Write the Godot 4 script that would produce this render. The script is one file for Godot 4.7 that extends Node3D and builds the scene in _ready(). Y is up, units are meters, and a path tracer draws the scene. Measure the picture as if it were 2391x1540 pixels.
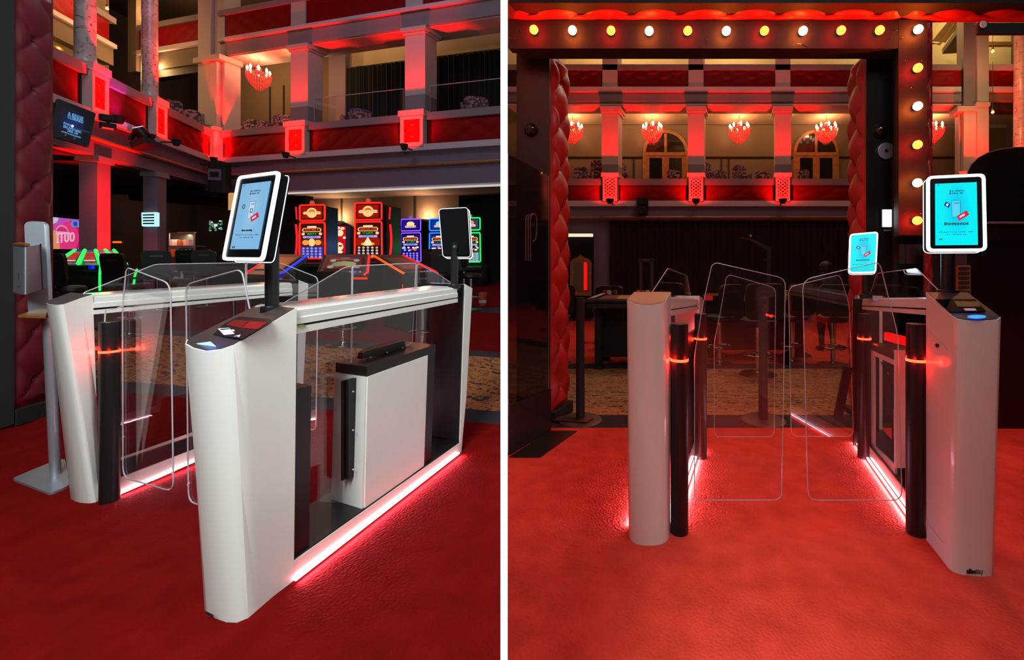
extends Node3D

const F := 1000.0      # focal length in pixels of the 2391x1540 frame
const CX := 1450.0     # where the level camera looks straight ahead
const CY := 625.0
const EYE := 1.29
const UP := Vector3.UP
const W := Color.WHITE
var M := {}
var used := {}
var rng := RandomNumberGenerator.new()

# ---------------------------------------------------------------- places
func at(x: float, y: float, d: float) -> Vector3:
	return Vector3((x - CX) / F * d, EYE - (y - CY) / F * d, -d)
func lf(x: float, y: float) -> Vector3:      # a point on the left hall's gently rising floor
	return at(x, y, 1290.0 / (y - 570.0))
func rf(x: float, y: float) -> Vector3:      # a point on the right hall's gently falling floor
	return at(x, y, 1050.0 / (y - 680.0))
func lp(x: float, d: float, h: float) -> Vector3:
	return Vector3((x - CX) / F * d, 0.055 * d + h, -d)
func rp(x: float, d: float, h: float) -> Vector3:
	return Vector3((x - CX) / F * d, 0.24 - 0.055 * d + h, -d)
func lane(k: float, x: float) -> float:      # depth along a plane that runs with the left gates' lanes
	return k / ((x - CX) / F - 0.258)
func la(k: float, x: float, y: float) -> Vector3:
	return at(x, y, lane(k, x))
func lanr(k: float, x: float) -> float:
	return k / ((x - CX) / F - 0.30)
func ra(k: float, x: float, y: float) -> Vector3:
	return at(x, y, lanr(k, x))
const AL := Vector3(-0.933, 0.02, -0.359)     # across the left gates
const UL := Vector3(0.249, 0.053, -0.967)     # along the left lanes
const UR := Vector3(0.287, -0.053, -0.957)    # along the right lanes

# ---------------------------------------------------------------- mesh building
class Mb:
	var v := PackedVector3Array()
	var uv := PackedVector2Array()
	var s := PackedVector3Array()
	func t(a: Vector3, b: Vector3, c: Vector3) -> void:
		s.append(a); s.append(b); s.append(c)
	func q(a: Vector3, b: Vector3, c: Vector3, d: Vector3) -> void:
		t(a, b, c); t(a, c, d)
	func end() -> Mb:                                # closes one solid: turns it outside out
		var m := Vector3.ZERO
		for p in s: m += p
		m /= maxf(1.0, s.size())
		var vol := 0.0
		for i in range(0, s.size(), 3):
			vol += (s[i] - m).dot((s[i + 1] - m).cross(s[i + 2] - m))
		for i in range(0, s.size(), 3):
			v.append(s[i])
			if vol < 0.0:
				v.append(s[i + 2]); v.append(s[i + 1])
			else:
				v.append(s[i + 1]); v.append(s[i + 2])
			for k in 3: uv.append(Vector2.ZERO)
		s.clear()
		return self
	func panel(a: Vector3, b: Vector3, c: Vector3, d: Vector3) -> Mb:   # lower left, lower right, upper right, upper left; carries a picture
		for p in [a, b, c, a, c, d]: v.append(p)
		for p in [Vector2(0, 1), Vector2(1, 1), Vector2(1, 0), Vector2(0, 1), Vector2(1, 0), Vector2(0, 0)]: uv.append(p)
		return self
	func prism(poly: Array, off: Vector3) -> Mb:
		var n := Vector3.ZERO
		for i in poly.size():
			var a: Vector3 = poly[i]
			var b: Vector3 = poly[(i + 1) % poly.size()]
			n += a.cross(b)
		n = n.normalized()
		var ux := (Vector3.UP if absf(n.y) < 0.9 else Vector3.RIGHT).cross(n).normalized()
		var uy := n.cross(ux)
		var flat := PackedVector2Array()
		for p in poly: flat.append(Vector2(p.dot(ux), p.dot(uy)))
		var idx := Geometry2D.triangulate_polygon(flat)
		for i in range(0, idx.size(), 3):
			t(poly[idx[i]], poly[idx[i + 1]], poly[idx[i + 2]])
			t(poly[idx[i]] + off, poly[idx[i + 2]] + off, poly[idx[i + 1]] + off)
		# side walls wind with the caps: find the way round that matches the first cap triangle
		var area := 0.0
		for i in flat.size(): area += flat[i].cross(flat[(i + 1) % flat.size()])
		var ccw := area > 0.0
		if idx.size() >= 3:
			var tri := (flat[idx[1]] - flat[idx[0]]).cross(flat[idx[2]] - flat[idx[0]]) > 0.0
			for i in poly.size():
				var a: Vector3 = poly[i]
				var b: Vector3 = poly[(i + 1) % poly.size()]
				if tri == ccw: q(b, a, a + off, b + off)
				else: q(a, b, b + off, a + off)
		return end()
	func box(c: Vector3, z: Vector3, b := Basis()) -> Mb:
		var x := b.x * z.x * 0.5
		var y := b.y * z.y * 0.5
		var w := b.z * z.z * 0.5
		return prism([c - x - y - w, c + x - y - w, c + x + y - w, c - x + y - w], w * 2.0)
	func cham(c: Vector3, z: Vector3, k: float, b := Basis()) -> Mb:    # a box with its upright edges cut
		var h := z * 0.5
		var p := []
		for e in [[-h.x + k, -h.z], [h.x - k, -h.z], [h.x, -h.z + k], [h.x, h.z - k], [h.x - k, h.z], [-h.x + k, h.z], [-h.x, h.z - k], [-h.x, -h.z + k]]:
			p.append(c + b.x * e[0] - b.y * h.y + b.z * e[1])
		return prism(p, b.y * z.y)
	func loft(rings: Array, caps := true) -> Mb:
		for k in rings.size() - 1:
			var a: Array = rings[k]
			var b: Array = rings[k + 1]
			for i in a.size():
				var j := (i + 1) % a.size()
				q(a[i], a[j], b[j], b[i])
		if caps:
			for e in [0, rings.size() - 1]:
				var r: Array = rings[e]
				var m := Vector3.ZERO
				for p in r: m += p
				m /= r.size()
				for i in r.size():
					var j := (i + 1) % r.size()
					if e == 0: t(m, r[j], r[i])
					else: t(m, r[i], r[j])
		return end()
	func tube(path: Array, r: float, n := 8, closed := false) -> Mb:
		var rings := []
		var side := Vector3.ZERO
		for i in path.size():
			var d: Vector3
			if closed: d = path[(i + 1) % path.size()] - path[(i - 1 + path.size()) % path.size()]
			else: d = path[mini(i + 1, path.size() - 1)] - path[maxi(i - 1, 0)]
			d = d.normalized()
			if side == Vector3.ZERO: side = d.cross(Vector3.UP if absf(d.y) < 0.9 else Vector3.RIGHT).normalized()
			side = (side - d * side.dot(d)).normalized()
			var o := d.cross(side)
			var ring := []
			for k in n:
				var g := TAU * k / n
				ring.append(path[i] + (side * cos(g) + o * sin(g)) * r)
			rings.append(ring)
		if closed: rings.append(rings[0])
		return loft(rings, not closed)
	func lathe(c: Vector3, prof: Array, n := 20, b := Basis()) -> Mb:
		var rings := []
		for p in prof:
			var ring := []
			for k in n:
				var g := TAU * k / n
				ring.append(c + b.y * p[1] + (b.x * cos(g) + b.z * sin(g)) * maxf(p[0], 0.0005))
			rings.append(ring)
		return loft(rings)
	func ball(c: Vector3, r: float, n := 10, squash := Vector3.ONE) -> Mb:
		var rings := []
		for j in range(1, n):
			var a := PI * j / n
			var ring := []
			for k in n + 2:
				var g := TAU * k / (n + 2)
				ring.append(c + Vector3(sin(a) * cos(g), -cos(a), sin(a) * sin(g)) * r * squash)
			rings.append(ring)
		return loft(rings)
	func mesh(crease := 0.72) -> ArrayMesh:
		var n := v.size()
		var fn := PackedVector3Array()
		fn.resize(n / 3)
		var at_ := {}
		for i in range(0, n, 3):
			fn[i / 3] = (v[i + 1] - v[i]).cross(v[i + 2] - v[i])
			for k in 3:
				var key := Vector3i((v[i + k] * 20000.0).round())
				if at_.has(key): at_[key].append(i / 3)
				else: at_[key] = PackedInt32Array([i / 3])
		var nn := PackedVector3Array()
		nn.resize(n)
		var pv := PackedVector3Array()
		pv.resize(n)
		var pu := PackedVector2Array()
		pu.resize(n)
		for i in n:
			var f := fn[i / 3]
			var fl := f.normalized()
			var sum := Vector3.ZERO
			for o in at_[Vector3i((v[i] * 20000.0).round())]:
				if fn[o].normalized().dot(fl) > crease: sum += fn[o]
			var to: int = i - i % 3 + [0, 2, 1][i % 3]        # Godot's front faces run clockwise
			pv[to] = v[i]; pu[to] = uv[i]
			nn[to] = sum.normalized() if sum.length() > 1e-12 else Vector3.UP
		var arr := []
		arr.resize(Mesh.ARRAY_MAX)
		arr[Mesh.ARRAY_VERTEX] = pv
		arr[Mesh.ARRAY_NORMAL] = nn
		arr[Mesh.ARRAY_TEX_UV] = pu
		var m := ArrayMesh.new()
		m.add_surface_from_arrays(Mesh.PRIMITIVE_TRIANGLES, arr)
		return m

func mb() -> Mb: return Mb.new()

func numbered(called: String) -> String:
	if not used.has(called):
		used[called] = 0
		return called
	used[called] += 1
	return "%s_%03d" % [called, used[called]]

func tag(o: Node3D, label: String, category: String, group := "") -> Node3D:
	if label: o.set_meta("label", label)
	if category: o.set_meta("category", category)
	if group: o.set_meta("group", group)
	return o

func thing(called: String, label: String, category: String, where := Vector3.ZERO, group := "") -> Node3D:
	var o := Node3D.new()
	o.name = numbered(called)
	add_child(o)
	o.position = where
	tag(o, label, category, group)
	return o

# one named mesh; shapes are given in the world's axes, parts hang under their thing
func obj(called: String, b: Mb, m: Material, parent: Node3D = self, crease := 0.72) -> MeshInstance3D:
	var o := MeshInstance3D.new()
	o.name = numbered(called) if parent == self else called
	o.mesh = b.mesh(crease)
	o.material_override = m
	parent.add_child(o, true)
	if parent != self:
		var off := Vector3.ZERO
		var p: Node = parent
		while p is Node3D and p != self:
			off += p.position
			p = p.get_parent()
		o.position = -off
	return o

func struct(called: String, b: Mb, m: Material, label := "", parent: Node3D = self) -> MeshInstance3D:
	var o := obj(called, b, m, parent)
	if parent == self:
		o.set_meta("kind", "structure")
		if label: o.set_meta("label", label)
	return o

func dup(r: Node3D, called: String, where: Vector3, label: String, turn := 0.0, size := 1.0) -> Node3D:
	var c: Node3D = r.duplicate()
	c.name = numbered(called)
	add_child(c)
	c.position = where
	c.rotation.y = turn
	c.scale = Vector3.ONE * size
	c.set_meta("label", label)
	return c

func words(txt: String, height: float, mid: Vector3, right: Vector3, up: Vector3, m: Material, parent: Node3D, bold := false, called := "lettering", depth := 0.0015, wide := 0.0) -> void:
	var t := TextMesh.new()
	var f := SystemFont.new()
	f.font_names = PackedStringArray(["Droid Sans"])
	if bold: f.font_weight = 700
	t.font = f
	t.text = txt
	t.font_size = 32
	t.pixel_size = height / 24.0
	t.depth = 1.0
	t.curve_step = 2.0
	var o := MeshInstance3D.new()
	o.name = called
	o.mesh = t
	o.material_override = m
	parent.add_child(o, true)
	var r := right.normalized()
	var n := r.cross(up).normalized()
	var off := Vector3.ZERO
	var p: Node = parent
	while p is Node3D and p != self:
		off += p.position
		p = p.get_parent()
	var box := t.get_aabb()
	var k := wide / box.size.x if wide > 0.0 and box.size.x > 0.0 else 1.0
	o.transform = Transform3D(Basis(r * k, up.normalized(), n * depth), mid - off)

# ---------------------------------------------------------------- materials
func mat(c: Color, rough := 0.6, metal := 0.0) -> StandardMaterial3D:
	var m := StandardMaterial3D.new()
	m.albedo_color = c
	m.roughness = rough
	m.metallic = metal
	return m
func glow(c: Color, e: float) -> StandardMaterial3D:
	var m := mat(c * 0.3, 0.5)
	m.emission_enabled = true
	m.emission = c
	m.emission_energy_multiplier = e
	return m
func screen(im: Image, e: float) -> StandardMaterial3D:
	var m := mat(Color(0.02, 0.02, 0.02), 0.3)
	m.emission_enabled = true
	m.emission_texture = ImageTexture.create_from_image(im)
	m.emission_operator = BaseMaterial3D.EMISSION_OP_MULTIPLY
	m.emission = W
	m.emission_energy_multiplier = e
	return m
func tri(m: StandardMaterial3D, scale: float) -> StandardMaterial3D:
	m.uv1_triplanar = true
	m.uv1_world_triplanar = true
	m.uv1_scale = Vector3.ONE * scale
	return m
func noise_tex(freq: float, lo: Color, hi: Color, oct := 4, seed_ := 1, size := 512) -> NoiseTexture2D:
	var t := NoiseTexture2D.new()
	t.width = size; t.height = size; t.seamless = true
	var n := FastNoiseLite.new()
	n.seed = seed_; n.frequency = freq; n.fractal_octaves = oct
	t.noise = n
	var g := Gradient.new()
	g.set_color(0, lo); g.set_color(1, hi)
	t.color_ramp = g
	return t
func pic(w: int, h: int, c: Color) -> Image:
	var im := Image.create(w, h, false, Image.FORMAT_RGB8)
	im.fill(c)
	return im
func rc(im: Image, x: float, y: float, w: float, h: float, c: Color) -> void:     # shares of the picture's size
	im.fill_rect(Rect2i(int(x * im.get_width()), int(y * im.get_height()), maxi(1, int(w * im.get_width())), maxi(1, int(h * im.get_height()))), c)
func disc(im: Image, x: float, y: float, rx: float, ry: float, c: Color) -> void:
	var w := im.get_width()
	var h := im.get_height()
	for j in range(maxi(0, int((y - ry) * h)), mini(h, int((y + ry) * h) + 1)):
		var k := 1.0 - pow((float(j) / h - y) / ry, 2.0)
		if k > 0.0:
			var half := rx * sqrt(k)
			im.fill_rect(Rect2i(int((x - half) * w), j, maxi(1, int(half * 2.0 * w)), 1), c)
func pill(im: Image, x: float, y: float, w: float, h: float, c: Color) -> void:
	var r := h * im.get_height() / im.get_width() * 0.5
	rc(im, x + r, y, w - 2.0 * r, h, c)
	disc(im, x + r, y + h * 0.5, r, h * 0.5, c)
	disc(im, x + w - r, y + h * 0.5, r, h * 0.5, c)
func scribble(im: Image, x: float, y: float, w: float, h: float, c: Color, seed_: int) -> void:   # a line of print too small to read
	var g := RandomNumberGenerator.new()
	g.seed = seed_
	var p := x
	while p < x + w:
		var k := g.randf_range(0.006, 0.02)
		if g.randf() < 0.82: rc(im, p, y + g.randf_range(0, h * 0.3), k, h * g.randf_range(0.6, 1.0), c)
		p += k + 0.005
func slanted(im: Image, x: float, y: float, w: float, h: float, turn: float, c: Color) -> void:
	var iw := im.get_width()
	var ih := im.get_height()
	var r := maxf(w * iw, h * ih)
	for j in range(maxi(0, int(y * ih - r)), mini(ih, int(y * ih + r))):
		for i in range(maxi(0, int(x * iw - r)), mini(iw, int(x * iw + r))):
			var p := Vector2(i - x * iw, j - y * ih).rotated(-turn)
			if absf(p.x) < w * iw * 0.5 and absf(p.y) < h * ih * 0.5: im.set_pixel(i, j, c)

func flatten(q: Array) -> Array:        # moves the fourth corner along its line of sight into the plane of the others
	var n: Vector3 = ((q[1] as Vector3) - q[0]).cross((q[2] as Vector3) - q[0])
	var eye := Vector3(0, EYE, 0)
	var ray: Vector3 = q[3] - eye
	return [q[0], q[1], q[2], eye + ray * (((q[0] as Vector3) - eye).dot(n) / ray.dot(n))]

# ---------------------------------------------------------------- lamps
func spot(called: String, p: Vector3, to: Vector3, c: Color, e: float, angle: float, parent: Node3D = self) -> void:
	var l := SpotLight3D.new()
	l.light_color = c; l.light_energy = e; l.spot_angle = angle; l.spot_range = 30.0
	l.spot_attenuation = 2.0; l.spot_angle_attenuation = 0.8; l.light_size = 0.04; l.shadow_enabled = true
	place_lamp(l, called, p, to, parent)
func area(called: String, p: Vector3, to: Vector3, size: Vector2, c: Color, e: float, parent: Node3D = self) -> void:
	var l := AreaLight3D.new()
	l.light_color = c; l.light_energy = e; l.area_size = size; l.area_range = 40.0; l.shadow_enabled = true
	place_lamp(l, called, p, to, parent)
func omni(called: String, p: Vector3, c: Color, e: float, size: float, parent: Node3D = self) -> void:
	var l := OmniLight3D.new()
	l.light_color = c; l.light_energy = e; l.light_size = size; l.omni_range = 30.0; l.omni_attenuation = 2.0; l.shadow_enabled = true
	place_lamp(l, called, p, p + Vector3.FORWARD, parent)
func place_lamp(l: Light3D, called: String, p: Vector3, to: Vector3, parent: Node3D) -> void:
	l.name = called
	parent.add_child(l, true)
	var off := Vector3.ZERO
	var n: Node = parent
	while n is Node3D and n != self:
		off += n.position
		n = n.get_parent()
	var d := (to - p).normalized()
	l.transform = Transform3D(Basis.looking_at(d, UP if absf(d.y) < 0.99 else Vector3.RIGHT), p - off)

func globe(label: String, p: Vector3, c: Color, e: float) -> void:  # added fill lamp in a small globe body
	var t := thing("added_globe_lamp", label, "ceiling light", p, "added globe fill lamps of the balconies")
	obj("cup", mb().lathe(p, [[0.02, 0.04], [0.035, 0.06], [0.03, 0.12], [0.0, 0.125]], 10), M.brass, t)
	obj("rod", mb().tube([p + UP * 0.1, p + UP * 1.6], 0.008, 6), M.brass, t)
	var g := obj("globe", mb().ball(p, 0.045, 8), glow(c, 1.5), t)
	omni("lamp", p, c, e, 0.04, g)

func make_view() -> void:
	var cam := Camera3D.new()
	cam.name = "camera"
	cam.projection = Camera3D.PROJECTION_FRUSTUM
	cam.near = 0.05; cam.far = 100.0
	cam.size = 0.05 * 1540.0 / F
	cam.frustum_offset = Vector2((1195.5 - CX) / F, (CY - 770.0) / F) * 0.05
	cam.position = Vector3(0, EYE, 0)
	cam.current = true
	add_child(cam)
	var we := WorldEnvironment.new()
	we.name = "surroundings"
	var e := Environment.new()
	e.background_mode = Environment.BG_COLOR
	e.background_color = Color.BLACK
	e.tonemap_mode = Environment.TONE_MAPPER_LINEAR
	e.tonemap_exposure = 1.0
	e.sdfgi_enabled = true; e.ssao_enabled = true; e.ssil_enabled = true
	we.environment = e
	add_child(we)
	# unseen panels above the camera, placed to light the two entrances
	unseen_panel(Vector3(-1.1, 3.9, 0.9), Vector3(-1.7, 0, -2.2), Vector2(2.2, 1.4), Color(0.94, 1.0, 0.98), 27.0, "unseen ceiling panel light that lights the left entrance")
	unseen_panel(Vector3(1.5, 4.4, -0.2), Vector3(1.1, 0, -1.7), Vector2(1.8, 1.2), Color(0.93, 0.96, 0.96), 4.5, "unseen ceiling panel light that lights the right entrance")
	# unseen panels under the hall ceilings, placed to light the balcony fronts
	unseen_panel(Vector3(-7.5, 11.9, -7.0), Vector3(-10.0, 3.0, -13.0), Vector2(5, 4), Color(0.84, 0.85, 1.0), 28.0, "unseen light panel under the ceiling of the left hall")
	unseen_panel(Vector3(4.5, 11.9, -8.0), Vector3(4.5, 4.0, -15.0), Vector2(5, 4), Color(1.0, 0.78, 0.76), 22.0, "unseen light panel under the ceiling of the right hall")

	unseen_panel(Vector3(2.4, 6.6, -6.2), Vector3(2.4, 0, -5.6), Vector2(2, 1.4), Color(1.0, 0.88, 0.8), 7.0, "unseen light panel above the gaming tables")  # out of view, placed to brighten the patterned carpet
	unseen_panel(Vector3(-4.2, 6.6, -5.6), Vector3(-4.2, 0, -5.2), Vector2(2, 1.4), Color(0.95, 0.9, 1.0), 4.0, "unseen light panel above the betting terminals")  # out of view, placed to brighten the left carpet bands

func unseen_panel(p: Vector3, to: Vector3, size: Vector2, c: Color, e: float, label: String) -> void:  # a light panel that stays out of view
	var t := thing("unseen_panel_light", label, "ceiling light", p)
	var b := Basis.looking_at((to - p).normalized(), Vector3.RIGHT)
	obj("housing", mb().box(p + b.z * 0.06, Vector3(size.x + 0.1, size.y + 0.1, 0.1), b), mat(Color(0.3, 0.3, 0.3)), t)
	obj("glowing_face", mb().box(p + b.z * 0.004, Vector3(size.x, size.y, 0.006), b), glow(c, 1.0), t)
	var l := AreaLight3D.new()
	l.name = "lamp"
	l.light_color = c; l.light_energy = e; l.area_size = size; l.area_range = 40.0; l.shadow_enabled = true
	t.add_child(l)
	l.transform = Transform3D(b, -b.z * 0.01)

func make_materials() -> void:
	M.white = mat(Color(0.86, 0.85, 0.84), 0.22)
	M.white.clearcoat_enabled = true; M.white.clearcoat = 0.5; M.white.clearcoat_roughness = 0.08
	M.whiteflat = mat(Color(0.85, 0.84, 0.83), 0.5)
	M.black = mat(Color(0.07, 0.07, 0.08), 0.35)
	M.satin = mat(Color(0.075, 0.07, 0.078), 0.36)
	M.matt = mat(Color(0.06, 0.055, 0.06), 0.8)
	M.plum = mat(Color(0.24, 0.19, 0.19), 0.4)
	M.tan = mat(Color(0.62, 0.47, 0.38), 0.35)
	M.glass = mat(Color(0.12, 0.13, 0.14, 0.03), 0.02)
	M.glass.transparency = BaseMaterial3D.TRANSPARENCY_ALPHA
	M.smoke = mat(Color(0.04, 0.04, 0.05, 0.55), 0.05)
	M.smoke.transparency = BaseMaterial3D.TRANSPARENCY_ALPHA
	M.edge = mat(Color(0.72, 0.68, 0.72), 0.15)
	M.steel = mat(Color(0.66, 0.68, 0.73), 0.34, 0.72)
	M.chrome = mat(Color(0.85, 0.85, 0.87), 0.1, 1.0)
	M.brass = mat(Color(0.75, 0.55, 0.28), 0.35, 0.8)
	M.gilt = mat(Color(0.62, 0.42, 0.26), 0.45, 0.3)
	M.wood = mat(Color(0.66, 0.42, 0.18), 0.45)
	M.wood.albedo_texture = noise_tex(0.02, Color(0.75, 0.75, 0.75), W, 5, 9, 256)
	tri(M.wood, 0.8)
	M.grey = mat(Color(0.50, 0.44, 0.45), 0.75)
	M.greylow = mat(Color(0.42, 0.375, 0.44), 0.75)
	M.trimpaint = mat(Color(0.74, 0.68, 0.69), 0.6)
	M.column = mat(Color(0.70, 0.64, 0.60), 0.7)
	M.cream = mat(Color(0.76, 0.70, 0.56), 0.8)
	M.taupe = mat(Color(0.42, 0.36, 0.29), 0.85)
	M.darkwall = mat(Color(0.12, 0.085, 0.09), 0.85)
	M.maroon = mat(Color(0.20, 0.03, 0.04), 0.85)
	M.curtain = mat(Color(0.030, 0.030, 0.038), 0.95)
	M.red = mat(Color(0.50, 0.012, 0.03), 0.62)
	M.red.metallic_specular = 0.25       # tufted parapet leather
	M.leather = mat(Color(0.36, 0.02, 0.075), 0.5)
	M.leatherr = mat(Color(0.66, 0.10, 0.11), 0.42)
	M.skin = mat(Color(0.72, 0.5, 0.4), 0.5)
	var c := mat(Color(0.88, 0.295, 0.235), 1.0)
	c.metallic_specular = 0.2
	c.albedo_texture = noise_tex(0.012, Color(0.84, 0.80, 0.80), W, 5, 3)
	c.heightmap_enabled = true
	c.heightmap_texture = noise_tex(0.16, Color.BLACK, W, 3, 5)
	c.heightmap_scale = 0.5
	M.carpetr = tri(c, 0.8)
	var c2: StandardMaterial3D = c.duplicate()
	c2.albedo_color = Color(0.44, 0.05, 0.05)
	c2.metallic_specular = 0.12
	M.carpet = c2
	M.navy = tri(mat(Color(0.11, 0.09, 0.12), 0.95), 1.0)
	M.pattern = tri(mat(W, 0.95), 0.9)
	M.pattern.albedo_texture = ImageTexture.create_from_image(swirl(512, 3, 1.0, Color(0.10, 0.08, 0.11), Color(0.50, 0.27, 0.13), Color(0.66, 0.40, 0.18)))
	M.patternr = tri(mat(W, 0.95), 0.7)
	M.patternr.albedo_texture = ImageTexture.create_from_image(swirl(512, 8, 2.4, Color(0.20, 0.12, 0.08), Color(0.55, 0.36, 0.22), Color(0.70, 0.46, 0.27)))
	M.marble = tri(mat(W, 0.3), 0.45)
	M.marble.albedo_texture = ImageTexture.create_from_image(veins(256))
	M.floral = tri(mat(W, 0.6), 1.6)
	M.floral.albedo_texture = ImageTexture.create_from_image(flowers(128))
	M.strip = glow(Color(1.0, 0.80, 0.84), 5.0)
	M.ring = glow(Color(1.0, 0.30, 0.16), 5.0)
	M.halo = glow(Color(0.93, 0.95, 1.0), 2.6)
	M.blue = glow(Color(0.25, 0.50, 1.0), 2.6)
	M.crystal = mat(Color(0.95, 0.35, 0.35), 0.1)
	M.crystal.emission_enabled = true; M.crystal.emission = Color(1.0, 0.16, 0.14); M.crystal.emission_energy_multiplier = 0.35  # own faint glow stands in for bulb light caught in the drops
	M.bulb = glow(Color(1.0, 0.85, 0.7), 8.0)
	M.ink = mat(Color(0.05, 0.07, 0.16), 0.6)
	M.print = mat(Color(0.08, 0.08, 0.1), 0.6)

func swirl(n: int, seed_: int, stretch: float, a: Color, b: Color, c: Color) -> Image:     # the woven figure of the patterned carpet
	var im := pic(n, n, a)
	var w := FastNoiseLite.new()
	w.seed = seed_; w.frequency = 0.012; w.fractal_octaves = 2
	var r := FastNoiseLite.new()
	r.seed = seed_ + 1; r.frequency = 0.02; r.fractal_type = FastNoiseLite.FRACTAL_RIDGED; r.fractal_octaves = 2
	for j in n:
		for i in n:
			# blended across the edges so that the repeat does not show
			var v := 0.0
			var fx := float(i) / n
			var fy := float(j) / n
			for ox in 2:
				for oy in 2:
					var px := float(i - ox * n)
					var py := float(j - oy * n)
					var k := (1.0 - fx if ox == 0 else fx) * (1.0 - fy if oy == 0 else fy)
					var bend := w.get_noise_2d(px, py) * 60.0
					v += k * r.get_noise_2d(px / stretch + bend, py * stretch + bend * 0.6)
			v = v * 1.6
			if v > 0.45: im.set_pixel(i, j, c)
			elif v > 0.12: im.set_pixel(i, j, b)
			elif v > 0.02: im.set_pixel(i, j, a.lerp(b, 0.4))
	return im
func veins(n: int) -> Image:
	var im := pic(n, n, W)
	var r := FastNoiseLite.new()
	r.seed = 21; r.frequency = 0.011; r.fractal_type = FastNoiseLite.FRACTAL_RIDGED; r.fractal_octaves = 4
	var s := FastNoiseLite.new()
	s.seed = 4; s.frequency = 0.01; s.fractal_octaves = 3
	for j in n:
		for i in n:
			var u := float(i)
			var f := absf(float(j) - n * 0.5) * 2.0
			var v := r.get_noise_2d(absf(u - n * 0.5) * 2.0 + 40.0, f)
			var t := clampf((v - 0.62) * 5.0, 0.0, 1.0)
			var base := Color(0.80, 0.72, 0.66).lerp(Color(0.70, 0.60, 0.55), clampf(s.get_noise_2d(u, f) + 0.5, 0.0, 1.0))
			im.set_pixel(i, j, base.lerp(Color(0.20, 0.14, 0.15), t * 0.85))
	return im
func flowers(n: int) -> Image:
	var im := pic(n, n, Color(0.10, 0.06, 0.09))
	var g := RandomNumberGenerator.new()
	g.seed = 12
	for k in 60:
		var x := g.randf()
		var y := g.randf()
		var c: Color = [Color(0.62, 0.32, 0.36), Color(0.45, 0.22, 0.40), Color(0.72, 0.50, 0.48), Color(0.36, 0.30, 0.42)][g.randi() % 4]
		for p in 5:
			disc(im, x + cos(p * TAU / 5) * 0.045, y + sin(p * TAU / 5) * 0.045, 0.03, 0.03, c)
		disc(im, x, y, 0.02, 0.02, Color(0.85, 0.72, 0.6))
	return im

# a quilted sheet over the four corners; rises towards n, pulled down at its buttons
func tuft(b: Mb, p00: Vector3, p10: Vector3, p11: Vector3, p01: Vector3, nu: float, nv: float, depth: float, ru: int, rv: int, n: Vector3, soft := 0.15) -> void:
	var g := []
	for j in rv + 1:
		var row := []
		for i in ru + 1:
			var u := float(i) / ru
			var v := float(j) / rv
			var a := u * nu + v * nv
			var c := u * nu - v * nv
			var h := pow(absf(sin(PI * a) * sin(PI * c)), 0.7)
			h = lerpf(h, 0.6, soft) - 0.9 * exp(-(pow(sin(PI * a), 2.0) + pow(sin(PI * c), 2.0)) * 9.0) * 0.45
			var rim := minf(minf(u, 1.0 - u) * nu, minf(v, 1.0 - v) * nv)
			h *= smoothstep(0.0, 0.22, rim)
			row.append(p00.lerp(p10, u).lerp(p01.lerp(p11, u), v) + n * (h * depth))
		g.append(row)
	for j in rv:
		for i in ru:
			b.q(g[j][i], g[j][i + 1], g[j + 1][i + 1], g[j + 1][i])
	# a flat back closes the sheet
	var back := n * -0.02
	for e in [[p00, p10], [p10, p11], [p11, p01], [p01, p00]]: b.q(e[1], e[0], e[0] + back, e[1] + back)
	b.q(p00 + back, p01 + back, p11 + back, p10 + back)
	b.end()

func buttons(b: Mb, p00: Vector3, p10: Vector3, p11: Vector3, p01: Vector3, nu: float, nv: float, r: float, n: Vector3) -> void:
	for i in range(0, int(nu * 2.0) + 1):
		for j in range(0, int(nv * 2.0) + 1):
			if (i + j) % 2: continue
			var u := i * 0.5 / nu
			var v := j * 0.5 / nv
			if u < 0.03 or u > 0.97 or v < 0.01 or v > 0.99: continue
			b.ball(p00.lerp(p10, u).lerp(p01.lerp(p11, u), v) + n * r * 0.2, r, 5)

func rounded(pts: Array, r: float, steps := 4) -> Array:      # a polygon with its corners rounded
	var out := []
	for i in pts.size():
		var p: Vector3 = pts[i]
		var a: Vector3 = pts[(i - 1 + pts.size()) % pts.size()] - p
		var b: Vector3 = pts[(i + 1) % pts.size()] - p
		var k := minf(r, minf(a.length(), b.length()) * 0.45)
		var s := p + a.normalized() * k
		var e := p + b.normalized() * k
		for j in steps + 1:
			var t := float(j) / steps
			out.append(s.lerp(p, t).lerp(p.lerp(e, t), t))
	return out

# a pane of glass with polished edges
func pane(parent: Node3D, called: String, pts: Array, off: Vector3, r := 0.05, edge := 0.0028, m: Material = null) -> void:
	var poly := rounded(pts, r) if r > 0.0 else pts
	var o := obj(called, mb().prism(poly, off), m if m else M.glass, parent)
	var mid := []
	for p in poly: mid.append(p + off * 0.5)
	obj("polished_edge", mb().tube(mid, edge, 6, true), M.edge, o)

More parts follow.
